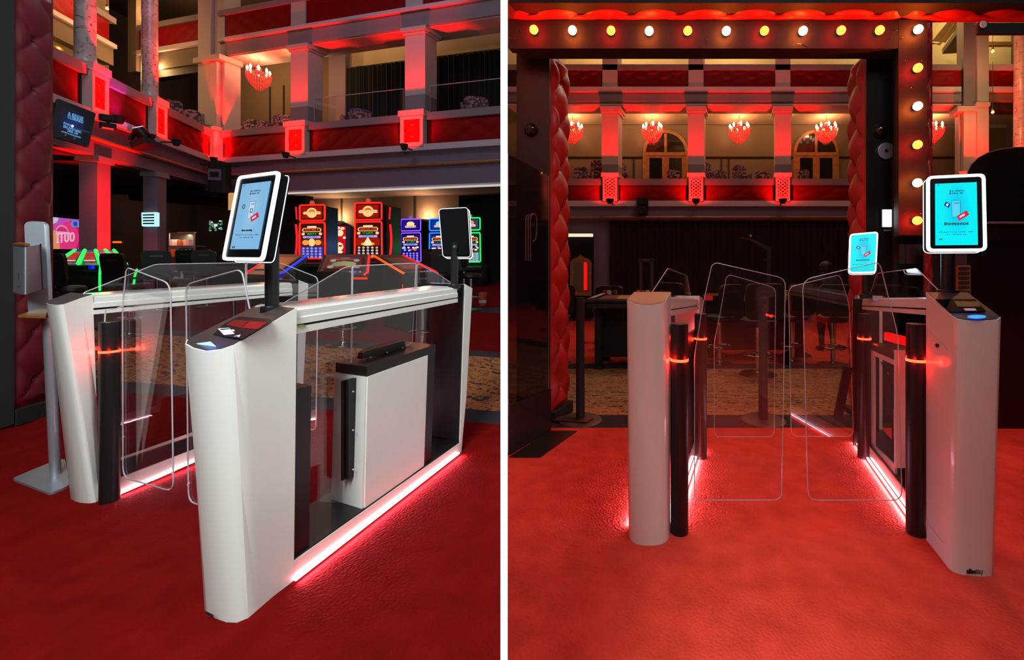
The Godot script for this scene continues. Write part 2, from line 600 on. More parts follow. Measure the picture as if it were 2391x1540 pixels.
# ================================================================ THE SHELL OF BOTH HALLS
func make_shell() -> void:
	var hull := mat(Color(0.30, 0.25, 0.24), 0.9)
	struct("ceiling", mb().box(Vector3(-3, 12.5, -9.5), Vector3(39, 0.3, 26)), hull)
	struct("wall_west", mb().box(Vector3(-22.0, 6, -9.5), Vector3(0.3, 14, 26)), hull)
	struct("wall_east", mb().box(Vector3(16.0, 6, -9.5), Vector3(0.3, 14, 26)), hull)
	struct("wall_north", mb().box(Vector3(-3, 6, -22.2), Vector3(39, 14, 0.3)), hull)
	struct("wall_south", mb().box(Vector3(-3, 6, 3.4), Vector3(39, 14, 0.3)), hull)
	# left floor: bands of carpet laid edge to edge
	var rows := []
	rows.append([Vector3(-21.8, -0.18, 3.2), Vector3(0.87, -0.18, 3.2)])
	for e in [[927, 990], [901, 960], [785, 835], [772, 822], [701, 730], [692, 718]]:
		rows.append(across(lf(430, e[0]), lf(1167, e[1])))
	rows.append([Vector3(-21.8, 1.2, -22), Vector3(-6.0, 1.2, -22)])
	var looks := [M.carpet, M.navy, M.pattern, M.navy, M.carpet, M.navy, M.carpet]
	var named := ["floor", "carpet_border", "patterned_carpet", "carpet_border", "red_carpet", "carpet_border", "red_carpet"]
	var fl: Node3D
	for i in looks.size():
		var b := mb().prism([rows[i][0], rows[i][1], rows[i + 1][1], rows[i + 1][0]], Vector3(0, -0.08, 0))
		if i == 0: fl = struct("floor", b, looks[0], "plain red carpet floor of the left hall with patterned bands")
		else: obj(named[i], b, looks[i], fl)
	# right floor
	var ds := [-3.2, 3.30, 3.646, 5.83, 6.25, 21.9]
	looks = [M.carpetr, M.navy, M.patternr, M.navy, M.carpetr]
	named = ["floor", "carpet_border", "patterned_carpet", "carpet_border", "red_carpet"]
	for i in 5:
		var a: float = ds[i]
		var c: float = ds[i + 1]
		var b := mb().prism([fr(0.008 - 0.273 * a, a), fr(15.9, a), fr(15.9, c), fr(0.008 - 0.273 * c, c)], Vector3(0, -0.08, 0))
		if i == 0: fl = struct("floor", b, looks[0], "bright red carpet floor of the right hall with brown band")
		else: obj(named[i], b, looks[i], fl)
	# added partition standing in for the white gap between the halls
	var e := Vector3(-0.2634, 0, -0.9647)
	var bas := Basis(Vector3(0.9647, 0, -0.2634), UP, -e)
	var p0 := Vector3(-0.273 * 0.6, 0, -0.6)
	var pw := struct("wall_added_partition", mb().box(p0 + e * 11.1 + UP * 6.0, Vector3(0.0106, 12.7, 22.0), bas), M.whiteflat, "thin white partition wall added in the gap between the two halls")
	obj("added_light_baffle", mb().box(p0 - e * 2.0 + UP * 7.05, Vector3(0.0106, 10.6, 4.0), bas), M.whiteflat, pw)  # added out of view to stop lamp spill between the halls
	obj("edge_glow", mb().box(p0 + e * 0.09 + UP * 6.0, Vector3(0.0109, 12.7, 0.02), bas), glow(W, 1.05), pw)  # added glow keeps the partition edge white; no lamp there

func fr(x: float, d: float) -> Vector3:
	return Vector3(x, 0.24 - 0.055 * d, -d)
func across(p: Vector3, q: Vector3) -> Array:
	var t := (-21.8 - p.x) / (q.x - p.x)
	var a := p.lerp(q, t)
	# where the line meets the partition: x = 0.273 z
	var u := (0.273 * p.z - p.x) / ((q.x - p.x) - 0.273 * (q.z - p.z))
	var b := p.lerp(q, u)
	a.y = -0.055 * a.z
	b.y = -0.055 * b.z
	return [a, b]

# ================================================================ THE LEFT HALL
const P0 := Vector3(-14.25, 0, -15.0)
const BE := Vector3(0.968, 0, 0.251)      # along the back balcony, away from the corner
const BN := Vector3(0.251, 0, -0.968)     # into it
const WE := Vector3(0.407, 0, 0.913)      # along the left balcony, towards the viewer
const WN := Vector3(-0.913, 0, 0.407)
func fb(s: float, h: float, o := 0.0) -> Vector3:
	s = minf(s, 11.26 - 0.573 * o)       # nothing passes the partition
	var p := P0 + BE * s + BN * o
	p.y = 0.055 * -p.z + h
	return p
func fw(s: float, h: float, o := 0.0) -> Vector3:
	var p := P0 + WE * s + WN * o
	p.y = 0.055 * -p.z + h
	return p
func fs(x: float) -> float:
	var r := (x - CX) / F
	return (r * 15.0 + 14.25) / (0.968 + 0.251 * r)
func fso(x: float, o: float) -> float:      # where the back balcony is seen at that column, o metres behind its front
	var r := (x - CX) / F
	return (r * (15.0 + 0.968 * o) + 14.25 - 0.251 * o) / (0.968 + 0.251 * r)
func ws(x: float) -> float:
	var r := (x - CX) / F
	return (15.0 * r + 14.25) / (0.407 + 0.913 * r)
func run(f: Callable, s0: float, s1: float, h0: float, h1: float, o0: float, o1: float) -> Mb:     # a beam along a facade
	return runs(mb(), f, s0, s1, h0, h1, o0, o1)
func runs(b: Mb, f: Callable, s0: float, s1: float, h0: float, h1: float, o0: float, o1: float) -> Mb:
	return b.prism([f.call(s0, h0, o0), f.call(s1, h0, o0), f.call(s1, h0, o1), f.call(s0, h0, o1)], UP * (h1 - h0))
func face(f: Callable, s: float) -> Vector3:      # out of the facade
	return (f.call(s, 0.0, -1.0) - f.call(s, 0.0, 0.0)).normalized()

func tufted(f: Callable, s0: float, s1: float, h0: float, h1: float, parent: Node3D, called := "tufted_panel") -> void:
	var b := mb()
	var n := face(f, s0)
	var k := roundf((s1 - s0) / 0.75)
	tuft(b, f.call(s0, h0, -0.02), f.call(s1, h0, -0.02), f.call(s1, h1, -0.02), f.call(s0, h1, -0.02), maxf(1.0, k), 1.5, 0.035, int(maxf(1.0, k) * 9), 12, n)
	obj(called, b, M.red, parent, 0.5)

func pilaster(f: Callable, s: float, w: float, label: String, lamp := true) -> void:
	var t := thing("pilaster", label, "column", f.call(s, 4.26, 0.0), "square columns of the left hall's back balcony")
	obj("shaft", runs(mb(), f, s - w, s + w, 5.78, 7.6, -0.02, 0.5), M.column, t)
	obj("collar", runs(mb(), f, s - w, s + w, 5.28, 5.78, -0.03, 0.5), M.grey, t)
	var b := runs(mb(), f, s - w * 1.1, s + w * 1.1, 7.6, 7.68, -0.06, 0.55)
	obj("capital", runs(b, f, s - w * 1.25, s + w * 1.25, 7.68, 7.8, -0.11, 0.6), M.column, t)
	pedestal(f, s, w * 1.12, t)
	if lamp: uplight(f, s, "small black uplight under the " + label.substr(0, 40).to_lower())

func pedestal(f: Callable, s: float, w: float, t: Node3D) -> void:
	obj("pedestal", runs(mb(), f, s - w, s + w, 4.2, 5.12, -0.14, 0.3), M.column, t)
	obj("pedestal_cap", runs(mb(), f, s - w * 1.12, s + w * 1.12, 5.12, 5.28, -0.2, 0.36), M.column, t)
	var b := runs(mb(), f, s - w, s + w, 4.2, 4.32, -0.17, -0.14)
	runs(b, f, s - w, s + w, 5.02, 5.12, -0.17, -0.14)
	runs(b, f, s - w, s - w * 0.72, 4.32, 5.02, -0.17, -0.14)
	runs(b, f, s + w * 0.72, s + w, 4.32, 5.02, -0.17, -0.14)
	obj("panel_frame", b, M.column, t)
	var p := mb()
	tuft(p, f.call(s - w * 0.7, 4.33, -0.142), f.call(s + w * 0.7, 4.33, -0.142), f.call(s + w * 0.7, 5.01, -0.142), f.call(s - w * 0.7, 5.01, -0.142), 1.0, 2.0, 0.02, 12, 20, face(f, s))
	obj("inset_panel", p, M.red, t, 0.5)

func uplight(f: Callable, s: float, label: String, aim := -1.0) -> void:
	var p: Vector3 = f.call(s, 4.14, -0.46)
	var t := thing("uplight", label, "spotlight", p, "uplights along the left hall's balconies")
	obj("body", mb().lathe(p, [[0.0, -0.12], [0.06, -0.11], [0.10, 0.0], [0.11, 0.06], [0.09, 0.065], [0.0, 0.03]], 14), M.matt, t)
	obj("bracket", mb().tube([p + UP * -0.02, f.call(s, 4.10, -0.1)], 0.02, 6), M.matt, t)
	obj("lens", mb().lathe(p, [[0.0, 0.045], [0.085, 0.05], [0.0, 0.06]], 12), glow(Color(1, 0.08, 0.06), 2.0), t)
	spot("lamp", p + UP * 0.09, f.call(s if aim < 0.0 else aim, 6.9, -0.02), Color(1, 0.04, 0.04), 46.0, 30.0, t)
	spot("lamp", p + UP * 0.09, f.call(s if aim < 0.0 else aim, 4.8, -0.1), Color(1, 0.05, 0.05), 2.6, 75.0, t)

func make_left_facades() -> void:
	var B: Callable = fb
	var L: Callable = fw
	var sR := 11.3
	var bay := [fs(700.0), fs(970.0)]
	var pw := 0.36
	# back balcony
	var wb := struct("wall_back", runs(mb(), B, -0.5, sR, 3.12, 4.08, 0.0, 0.5), M.greylow, "grey beam front of the left hall's back balcony")
	obj("ledge", runs(mb(), B, 0.0, sR, 4.08, 4.26, -0.14, 0.3), M.trimpaint, wb)
	obj("handrail_beam", runs(mb(), B, 0.2, sR, 4.98, 5.2, -0.1, 0.3), M.grey, wb)
	obj("parapet_core", runs(mb(), B, 0.0, sR, 4.26, 4.98, 0.0, 0.2), M.maroon, wb)
	obj("gilt_rail", mb().tube([fb(0.3, 3.66, -0.06), fb(sR, 3.66, -0.06)], 0.05, 8), M.gilt, wb)
	obj("lower_beam", runs(mb(), B, -0.5, sR, 3.05, 3.12, 0.0, 0.5), M.greylow, wb)
	obj("upper_beam", runs(mb(), B, 0.3, sR, 7.84, 8.31, 0.0, 0.6), M.grey, wb)
	obj("soffit", runs(mb(), B, 0.3, sR, 7.80, 7.86, 0.05, 0.9), M.column, wb)
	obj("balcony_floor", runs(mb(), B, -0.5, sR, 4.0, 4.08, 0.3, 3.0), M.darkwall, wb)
	obj("upper_ledge", runs(mb(), B, 0.3, sR, 8.31, 8.42, -0.1, 0.3), M.trimpaint, wb)
	obj("upper_handrail", runs(mb(), B, 0.3, sR, 9.2, 9.38, -0.08, 0.3), M.grey, wb)
	obj("upper_core", runs(mb(), B, 0.3, sR, 8.42, 9.2, 0.02, 0.2), M.maroon, wb)
	var s: float = bay[0]
	tufted(B, 0.55, s - 0.45, 4.27, 4.97, wb)
	tufted(B, s + 0.45, bay[1] - 0.45, 4.27, 4.97, wb)
	tufted(B, bay[1] + 0.45, sR, 4.27, 4.97, wb)
	tufted(B, 0.6, s - 0.3, 8.43, 9.19, wb, "upper_tufted_panel")
	tufted(B, s + 0.3, bay[1] - 0.3, 8.43, 9.19, wb, "upper_tufted_panel")
	tufted(B, bay[1] + 0.3, sR, 8.43, 9.19, wb, "upper_tufted_panel")
	for k in 2:
		pilaster(B, bay[k], pw, ["square column lit red beside the chandelier", "square column lit red by the dark stage drape"][k])
		obj("upper_pilaster", runs(mb(), B, bay[k] - 0.3, bay[k] + 0.3, 8.42, 12.3, -0.06, 0.4), M.column, wb)
	# walls behind the back balcony
	var back := struct("wall_inner", runs(mb(), B, -4.5, fso(812.0, 2.6), 4.08, 12.3, 2.6, 2.8), M.taupe, "brown wall behind the left hall's back balcony")
	obj("dado_rail", runs(mb(), B, -4.5, fso(800.0, 2.6), 5.98, 6.03, 2.56, 2.6), M.darkwall, back)
	for x in [630.0, 662.0]: obj("wall_batten", runs(mb(), B, fso(x, 2.6), fso(x, 2.6) + 0.06, 4.1, 7.8, 2.57, 2.6), M.darkwall, back)
	obj("wall_return", runs(mb(), B, fso(773.0, 2.0), fso(812.0, 2.0), 4.1, 12.0, 1.9, 2.1), M.greylow, back)
	tag(drape(fb(fso(809.0, 1.9), 4.1, 1.9), fb(sR + 0.4, 4.1, 1.9), 3.7, M.curtain, "dark_opening_sheet"), "tall black folded sheet standing for the dark opening behind the back balcony", "curtain")  # black sheet put in where the back opening is dark
	tag(obj("upper_wall_panel", runs(mb(), B, fso(812.0, 2.6), sR, 8.2, 12.3, 2.6, 2.8), M.cream), "cream wall above the upper balcony at the back", "wall")
	# corner pillar
	var t := thing("corner_pillar", "broad corner pillar lit red on its edge where the balconies meet", "column", fb(0, 4.2))
	obj("shaft", runs(runs(mb(), B, -0.62, 0.0, 4.2, 12.3, -0.1, 0.5), B, 0.0, 0.5, 4.2, 12.3, 0.0, 0.5), M.column, t)
	obj("pilaster_strip", runs(mb(), B, 0.02, 0.34, 5.3, 7.6, -0.14, 0.0), M.column, t)
	obj("capital", runs(runs(mb(), B, -0.7, 0.0, 7.62, 7.8, -0.2, 0.5), B, 0.0, 0.62, 7.62, 7.8, -0.24, 0.5), M.column, t)
	obj("pedestal", runs(mb(), B, -0.05, 0.42, 4.1, 5.2, -0.26, 0.0), M.column, t)
	obj("pedestal_cap", runs(mb(), B, -0.1, 0.46, 5.2, 5.32, -0.3, 0.0), M.column, t)
	uplight(B, 0.72, "small black uplight under the red corner pillar", 0.16)
	# left balcony
	var s0 := 0.1
	var s1 := 7.6
	var wl := struct("wall_left", runs(mb(), L, s0, s1, 3.3, 4.08, 0.0, 0.5), M.greylow, "grey beam front of the left hall's side balcony")
	obj("ledge", runs(mb(), L, s0, s1, 4.08, 4.26, -0.14, 0.3), M.trimpaint, wl)
	obj("handrail_beam", runs(mb(), L, s0, s1, 4.98, 5.2, -0.1, 0.3), M.grey, wl)
	obj("parapet_core", runs(mb(), L, s0, s1, 4.26, 4.98, 0.0, 0.2), M.maroon, wl)
	obj("gilt_rail", mb().tube([fw(0.6, 3.66, -0.06), fw(s1, 3.66, -0.06)], 0.05, 8), M.gilt, wl)
	obj("balcony_floor", runs(mb(), L, 0.0, s1, 3.95, 4.05, 0.3, 4.0), M.darkwall, wl)
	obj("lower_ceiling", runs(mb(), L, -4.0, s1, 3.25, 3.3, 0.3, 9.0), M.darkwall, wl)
	var m1 := ws(359.0)
	var m2 := ws(211.0)
	tufted(L, 0.5, m1 - 0.42, 4.27, 4.97, wl)
	tufted(L, m1 + 0.42, m2 - 0.42, 4.27, 4.97, wl)
	tufted(L, m2 + 0.42, s1, 4.27, 4.97, wl)
	for k in 2:
		var sm: float = [m1, m2][k]
		var c := thing("marble_column", ["veined marble column nearer the corner pillar", "veined marble column above the wall television"][k], "column", fw(sm, 4.2), "marble columns of the left balcony")
		var foot := fw(sm, 5.3, 0.08)
		obj("shaft", mb().lathe(foot, [[0.19, 0.0], [0.17, 0.08], [0.165, 0.2], [0.15, 7.0]], 24), M.marble, c, 0.5)
		pedestal(L, sm, 0.26, c)
		uplight(L, sm, "small black uplight below the " + ["far", "near"][k] + " marble column")
	# outer wall and upper tier of the side balcony
	var q0 := at(265, 106, 15.4)
	var q1 := at(100, 10, 12.85)
	q0.y = 0; q1.y = 0
	var ue := (q1 - q0).normalized()
	var un := Vector3(-ue.z, 0, ue.x)
	if un.x > 0: un = -un
	var U := func(sx: float, h: float, o := 0.0) -> Vector3:
		var p := q0 + ue * sx + un * o
		p.y = 0.055 * -p.z + h
		return p
	var wo := struct("wall_side", runs(mb(), U, -0.3, 6.0, 4.0, 12.3, 0.3, 0.5), M.taupe, "brown outer wall behind the marble columns")
	obj("upper_beam", runs(mb(), U, 0.0, 6.0, 7.7, 8.31, 0.0, 0.3), M.taupe, wo)
	obj("upper_ledge", runs(mb(), U, 0.0, 6.0, 8.31, 8.46, -0.1, 0.3), M.trimpaint, wo)
	obj("upper_handrail", runs(mb(), U, 0.0, 6.0, 9.2, 9.4, -0.08, 0.3), M.grey, wo)
	tufted(U, 0.25, 3.3, 8.47, 9.19, wo, "upper_tufted_panel")
	obj("wall_end", runs(mb(), U, 3.4, 6.0, 8.3, 12.3, -0.02, 0.3), M.taupe, wo)
	obj("cornice", runs(mb(), U, 2.2, 6.0, 7.0, 7.06, 0.24, 0.3), M.trimpaint, wo)
	var wx := struct("wall_corner", runs(mb(), B, -4.3, -0.5, 7.7, 8.31, 0.0, 0.4), M.taupe, "brown upper wall between the outer corner and the pillar")
	obj("upper_ledge", runs(mb(), B, -4.0, -0.6, 8.31, 8.46, -0.1, 0.3), M.trimpaint, wx)
	obj("upper_handrail", runs(mb(), B, -4.0, -0.6, 9.2, 9.4, -0.08, 0.3), M.grey, wx)
	obj("corner_post", runs(mb(), B, -4.25, -3.8, 7.7, 12.3, -0.1, 0.3), M.taupe, wx)
	obj("lower_band", runs(mb(), B, -4.0, -0.5, 7.45, 7.7, 0.1, 0.4), M.darkwall, wx)
	tufted(B, -3.8, -0.65, 8.47, 9.19, wx, "upper_tufted_panel")
	# a dark doorway in the outer wall and a sconce next to it
	var dt := thing("doorway", "dark wooden door in the outer wall behind the first marble column", "door", U.call(1.9, 4.2))
	obj("door_frame", runs(mb(), U, 1.2, 2.7, 4.1, 6.9, 0.22, 0.3), M.wood, dt)
	obj("door_leaf", runs(mb(), U, 1.35, 2.55, 4.1, 6.55, 0.2, 0.24), M.matt, dt)
	for k in 8: obj("grille_bar", runs(mb(), U, 1.4 + k * 0.14, 1.45 + k * 0.14, 6.56, 6.82, 0.17, 0.22), M.wood, dt)
	var sp := at(118, 122, 12.2)
	var sc := thing("wall_sconce", "gilded fan sconce glowing on the outer wall by the doorway", "wall lamp", sp)
	obj("shade", mb().lathe(sp, [[0.05, -0.16], [0.09, -0.06], [0.22, 0.1], [0.24, 0.16], [0.2, 0.14], [0.0, -0.05]], 14), M.brass, sc)
	obj("stem", mb().lathe(sp, [[0.0, -0.36], [0.06, -0.3], [0.04, -0.16], [0.0, -0.14]], 10), M.brass, sc)
	obj("bulb", mb().ball(sp + UP * 0.06, 0.07, 6), glow(Color(1, 0.75, 0.4), 5.0), sc)
	omni("lamp", sp + UP * 0.3, Color(1, 0.72, 0.4), 2.2, 0.08, sc)
	# glass balustrade on the right part of the back balcony
	for k in 2:
		var a := [bay[0] + 0.5, bay[1] + 0.45]
		var c := [bay[1] - 0.5, sR - 0.1]
		var g := thing("glass_balustrade", "clear glass balustrade on the back balcony " + ["between the two red columns", "right of the last red column"][k], "railing", fb(a[k], 5.2, 0.1), "glass balustrades")
		pane(g, "pane", [fb(a[k], 5.2, 0.08), fb(c[k], 5.2, 0.08), fb(c[k], 6.05, 0.08), fb(a[k], 6.05, 0.08)], BN * 0.015, 0.0, 0.012)
	for e in [[250.0, 20.0, 14.0, 1.6, "behind the near marble column's upper shaft"], [204.0, 150.0, 12.6, 1.0, "behind the near marble column's foot"], [362.0, 160.0, 15.6, 3.0, "behind the far marble column"], [360.0, 20.0, 15.8, 3.0, "above the far marble column's upper tier"], [545.0, 137.0, 15.9, 2.6, "between the corner pillar and the chandelier"], [712.0, 140.0, 14.6, 2.0, "behind the red column right of the chandelier"], [800.0, -60.0, 14.4, 4.0, "over the upper tier of the back balcony"]]:
		globe("added warm globe fill lamp " + e[4], at(e[0], e[1], e[2]), Color(1, 0.76, 0.50), e[3])  # added to warm the balcony walls
	# pillars and dark walls under the side balcony
	for k in 2:
		var sx: float = [ws(376.0), ws(240.0)][k]
		var pt := thing("pillar", ["grey square pillar carrying the white menu sign", "square pillar lit bright red beside the roulette terminals"][k], "column", fw(sx, 0.0))
		obj("shaft", runs(mb(), L, sx - 0.22, sx + 0.22, 0.0, 3.3, -0.02, 0.27), M.greylow, pt)
		obj("head_moulding", runs(mb(), L, sx - 0.27, sx + 0.27, 3.16, 3.3, -0.07, 0.32), M.grey, pt)
		if k == 1:
			spot("lamp", fw(sx + 0.1, 0.06, -0.9), fw(sx, 2.3, -0.02), Color(1, 0.035, 0.035), 110.0, 22.0, pt)  # unseen red spot, placed to light this pillar
			obj("unseen_floor_spot", mb().lathe(fw(sx + 0.1, 0.0, -0.9), [[0.1, 0.0], [0.1, 0.04], [0.0, 0.045]], 12), M.matt, pt)
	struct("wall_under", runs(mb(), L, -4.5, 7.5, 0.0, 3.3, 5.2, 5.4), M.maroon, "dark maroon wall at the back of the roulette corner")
	for k in 3:
		var p := at([273.0, 311.0, 282.0][k], [382.0, 391.0, 401.0][k], [13.3, 13.6, 14.6][k])
		var dn := thing("downlight", "small recessed white ceiling downlight, " + ["leftmost of three over the roulette corner", "rightmost of three over the roulette corner", "lowest of three over the roulette corner"][k], "ceiling light", p, "downlights")
		obj("trim_ring", mb().lathe(p, [[0.12, 0.0], [0.12, 0.05], [0.0, 0.055]], 14), M.chrome, dn)
		obj("glowing_face", mb().lathe(p, [[0.0, -0.006], [0.09, -0.004], [0.09, 0.0]], 14), glow(W, 6.0), dn)
		spot("lamp", p - UP * 0.02, p - UP, Color(1, 0.9, 0.85), 0.5, 40.0, dn)
	# the open bay under the back balcony
	var low := struct("wall_lower", runs(mb(), B, -4.4, sR + 1.2, 0.0, 3.3, 3.4, 3.6), mat(Color(0.36, 0.32, 0.31), 0.85), "grey panelled wall behind the slot machines")
	obj("panel_seam", runs(mb(), B, fso(797.0, 3.4), fso(797.0, 3.4) + 0.06, 0.0, 3.2, 3.36, 3.4), M.darkwall, low)
	obj("panel_seam", runs(mb(), B, fso(970.0, 3.4), fso(970.0, 3.4) + 0.05, 0.0, 3.2, 3.36, 3.4), M.darkwall, low)
	obj("dado", runs(mb(), B, 3.0, sR + 1.2, 0.0, 1.95, 3.3, 3.4), mat(Color(0.20, 0.18, 0.19), 0.85), low)
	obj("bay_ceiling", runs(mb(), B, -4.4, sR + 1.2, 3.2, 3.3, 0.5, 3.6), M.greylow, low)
	obj("ceiling_beam", runs(mb(), B, -4.4, 0.2, 2.95, 3.2, 0.0, 3.4), M.darkwall, low)
	var tl := thing("tube_light", "long white tube light under the edge of the back balcony", "strip light", fb(6.0, 3.0))
	obj("housing", runs(mb(), B, fs(655.0), sR, 3.0, 3.05, -0.02, 0.16), M.whiteflat, tl)
	obj("glowing_face", runs(mb(), B, fs(655.0), sR - 0.1, 2.955, 3.0, -0.02, 0.1), glow(Color(1.0, 0.97, 0.93), 0.55), tl)
	drapes(B, sR)
	tag(obj("dark_column", runs(mb(), B, 0.9, 2.6, 0.0, 3.05, 1.2, 1.5), M.darkwall), "dark wide pier behind the loudspeaker under the corner pillar", "column")
	for k in 2:
		var x: float = [785.0, 988.0][k]
		var p := fb(fso(x, 3.1), 2.16, 3.1)
		var w := thing("wall_uplighter", "small bowl uplighter on the wall " + ["behind the red slot machines", "above the blue and violet slot machines"][k], "wall lamp", p, "bowl uplighters")
		obj("bowl", mb().lathe(p, [[0.0, -0.14], [0.1, -0.1], [0.28, 0.04], [0.3, 0.07], [0.26, 0.06], [0.0, -0.06]], 16), M.trimpaint, w)
		obj("stem", mb().lathe(p, [[0.0, -0.3], [0.05, -0.24], [0.04, -0.12]], 8), M.brass, w)
		obj("bulb", mb().ball(p + UP * 0.0, 0.06, 6), glow(Color(1, 0.78, 0.5), 3.0), w)
		omni("lamp", p + UP * 0.24, Color(1, 0.74, 0.48), 2.6, 0.06, w)

func drape(a: Vector3, b: Vector3, h: float, m: Material, called: String) -> MeshInstance3D:
	var poly := []
	var n := (b - a).cross(UP).normalized()
	var k := int((b - a).length() / 0.06)
	for i in k + 1: poly.append(a.lerp(b, float(i) / k) + n * (0.05 * sin(i * 1.9) + 0.02 * sin(i * 0.7)))
	var low := poly.duplicate()
	low.reverse()
	for p in low: poly.append(p - n * 0.03)
	var o := mb()
	o.prism(poly, UP * h)
	return obj(called, o, m, self, 0.3)

func drapes(B: Callable, sR: float) -> void:
	tag(drape(fb(fso(640.0, 2.4), 0.0, 2.4), fb(fso(724.0, 2.4), 0.0, 2.4), 3.0, M.curtain, "black_drape"), "black floor-length drape left of the red slot machines", "curtain")
	tag(drape(fb(fso(1070.0, 2.2), 0.0, 2.2), fb(sR + 0.3, 0.0, 2.2), 3.0, M.curtain, "black_drape"), "black floor-length drape right of the green slot machine", "curtain")

# ================================================================ GATES AND TERMINALS OF THE LEFT HALL
func shrink(ring: Array, k: float, up: float) -> Array:
	var m := Vector3.ZERO
	for p in ring: m += p
	m /= ring.size()
	var out := []
	for p in ring: out.append(p.lerp(m, k) + UP * up)
	return out

# a pedestal that is wider at its top: white shell, inset top plate
func pedestal_shell(g: Node3D, low: Array, high: Array, plate: Material) -> Array:
	var mid := []
	for i in low.size(): mid.append(low[i].lerp(high[i], 0.5))
	obj("pedestal", mb().loft([low, mid, high]), M.white, g, 0.5)
	var r0 := shrink(high, 0.035, 0.0005)
	var r1 := shrink(high, 0.035, 0.003)
	obj("top_plate", mb().loft([r0, r1]), plate, g)
	return r1

func sensor_post(g: Node3D, foot: Vector3, r: float, h: float, ring_h: float) -> void:
	obj("sensor_post", mb().lathe(foot, [[r, 0.0], [r, ring_h - 0.007], [r * 0.96, ring_h - 0.006], [r * 0.96, ring_h + 0.006], [r, ring_h + 0.007], [r, h - 0.004], [r * 0.94, h]], 28), M.black, g, 0.5)
	var o := obj("light_ring", mb().lathe(foot + UP * ring_h, [[r * 0.96, -0.0055], [r * 1.02, -0.0055], [r * 1.02, 0.0055], [r * 0.96, 0.0055]], 28), M.ring, g, 0.5)
	for k in 4: omni("lamp", foot + UP * ring_h + Vector3(cos(k * TAU / 4 + 0.8), 0, sin(k * TAU / 4 + 0.8)) * (r + 0.02), Color(1, 0.06, 0.04), 0.012, 0.01, o)

func led_strip(g: Node3D, a: Vector3, b: Vector3, out: Vector3, e: float) -> void:      # under the edge of a base bar
	var o := obj("led_strip", mb().tube([a, b], 0.0075, 8), M.strip, g)
	var m := (a + b) * 0.5 + out * 0.02
	var l := AreaLight3D.new()
	l.name = "lamp"
	l.light_color = Color(1.0, 0.74, 0.88); l.light_energy = e; l.area_size = Vector2((b - a).length(), 0.012); l.area_range = 20.0; l.shadow_enabled = true
	var face_to := (out * 0.7 - UP * 0.7).normalized()
	var along := (b - a).normalized()
	var z := -face_to
	z = (z - along * z.dot(along)).normalized()
	o.add_child(l)
	l.transform = Transform3D(Basis(along, z.cross(along), z), m - (g.position + o.position))

func rail(g: Node3D, near: Array, far: Array, w: Vector3) -> void:       # near/far: [outer top, outer foot of the cap, top of the lower strip, foot of the lower strip]
	var rings := []
	for e in [near, far]:
		var t: Vector3 = e[0]
		var f: Vector3 = e[1]
		var d := t - f
		rings.append([f, f + d * 0.38, f + d * 0.44 + w * 0.02, f + d * 0.82 + w * 0.02, t + w * 0.09 - d * 0.04, t + w * 0.2, t + w * 0.8, t + w * 0.91 - d * 0.04, f + d * 0.8 + w, f + w])
	obj("rail_cap", mb().loft(rings), M.white, g, 0.6)
	var core := mb()
	core.loft([[near[1] + w * 0.06, near[2] + w * 0.06, near[2] + w * 0.94, near[1] + w * 0.94], [far[1] + w * 0.06, far[2] + w * 0.06, far[2] + w * 0.94, far[1] + w * 0.94]])
	obj("rail_groove", core, M.matt, g)
	obj("rail_strip", mb().loft([[near[3], near[2], near[2] + w, near[3] + w], [far[3], far[2], far[2] + w, far[3] + w]]), M.white, g)

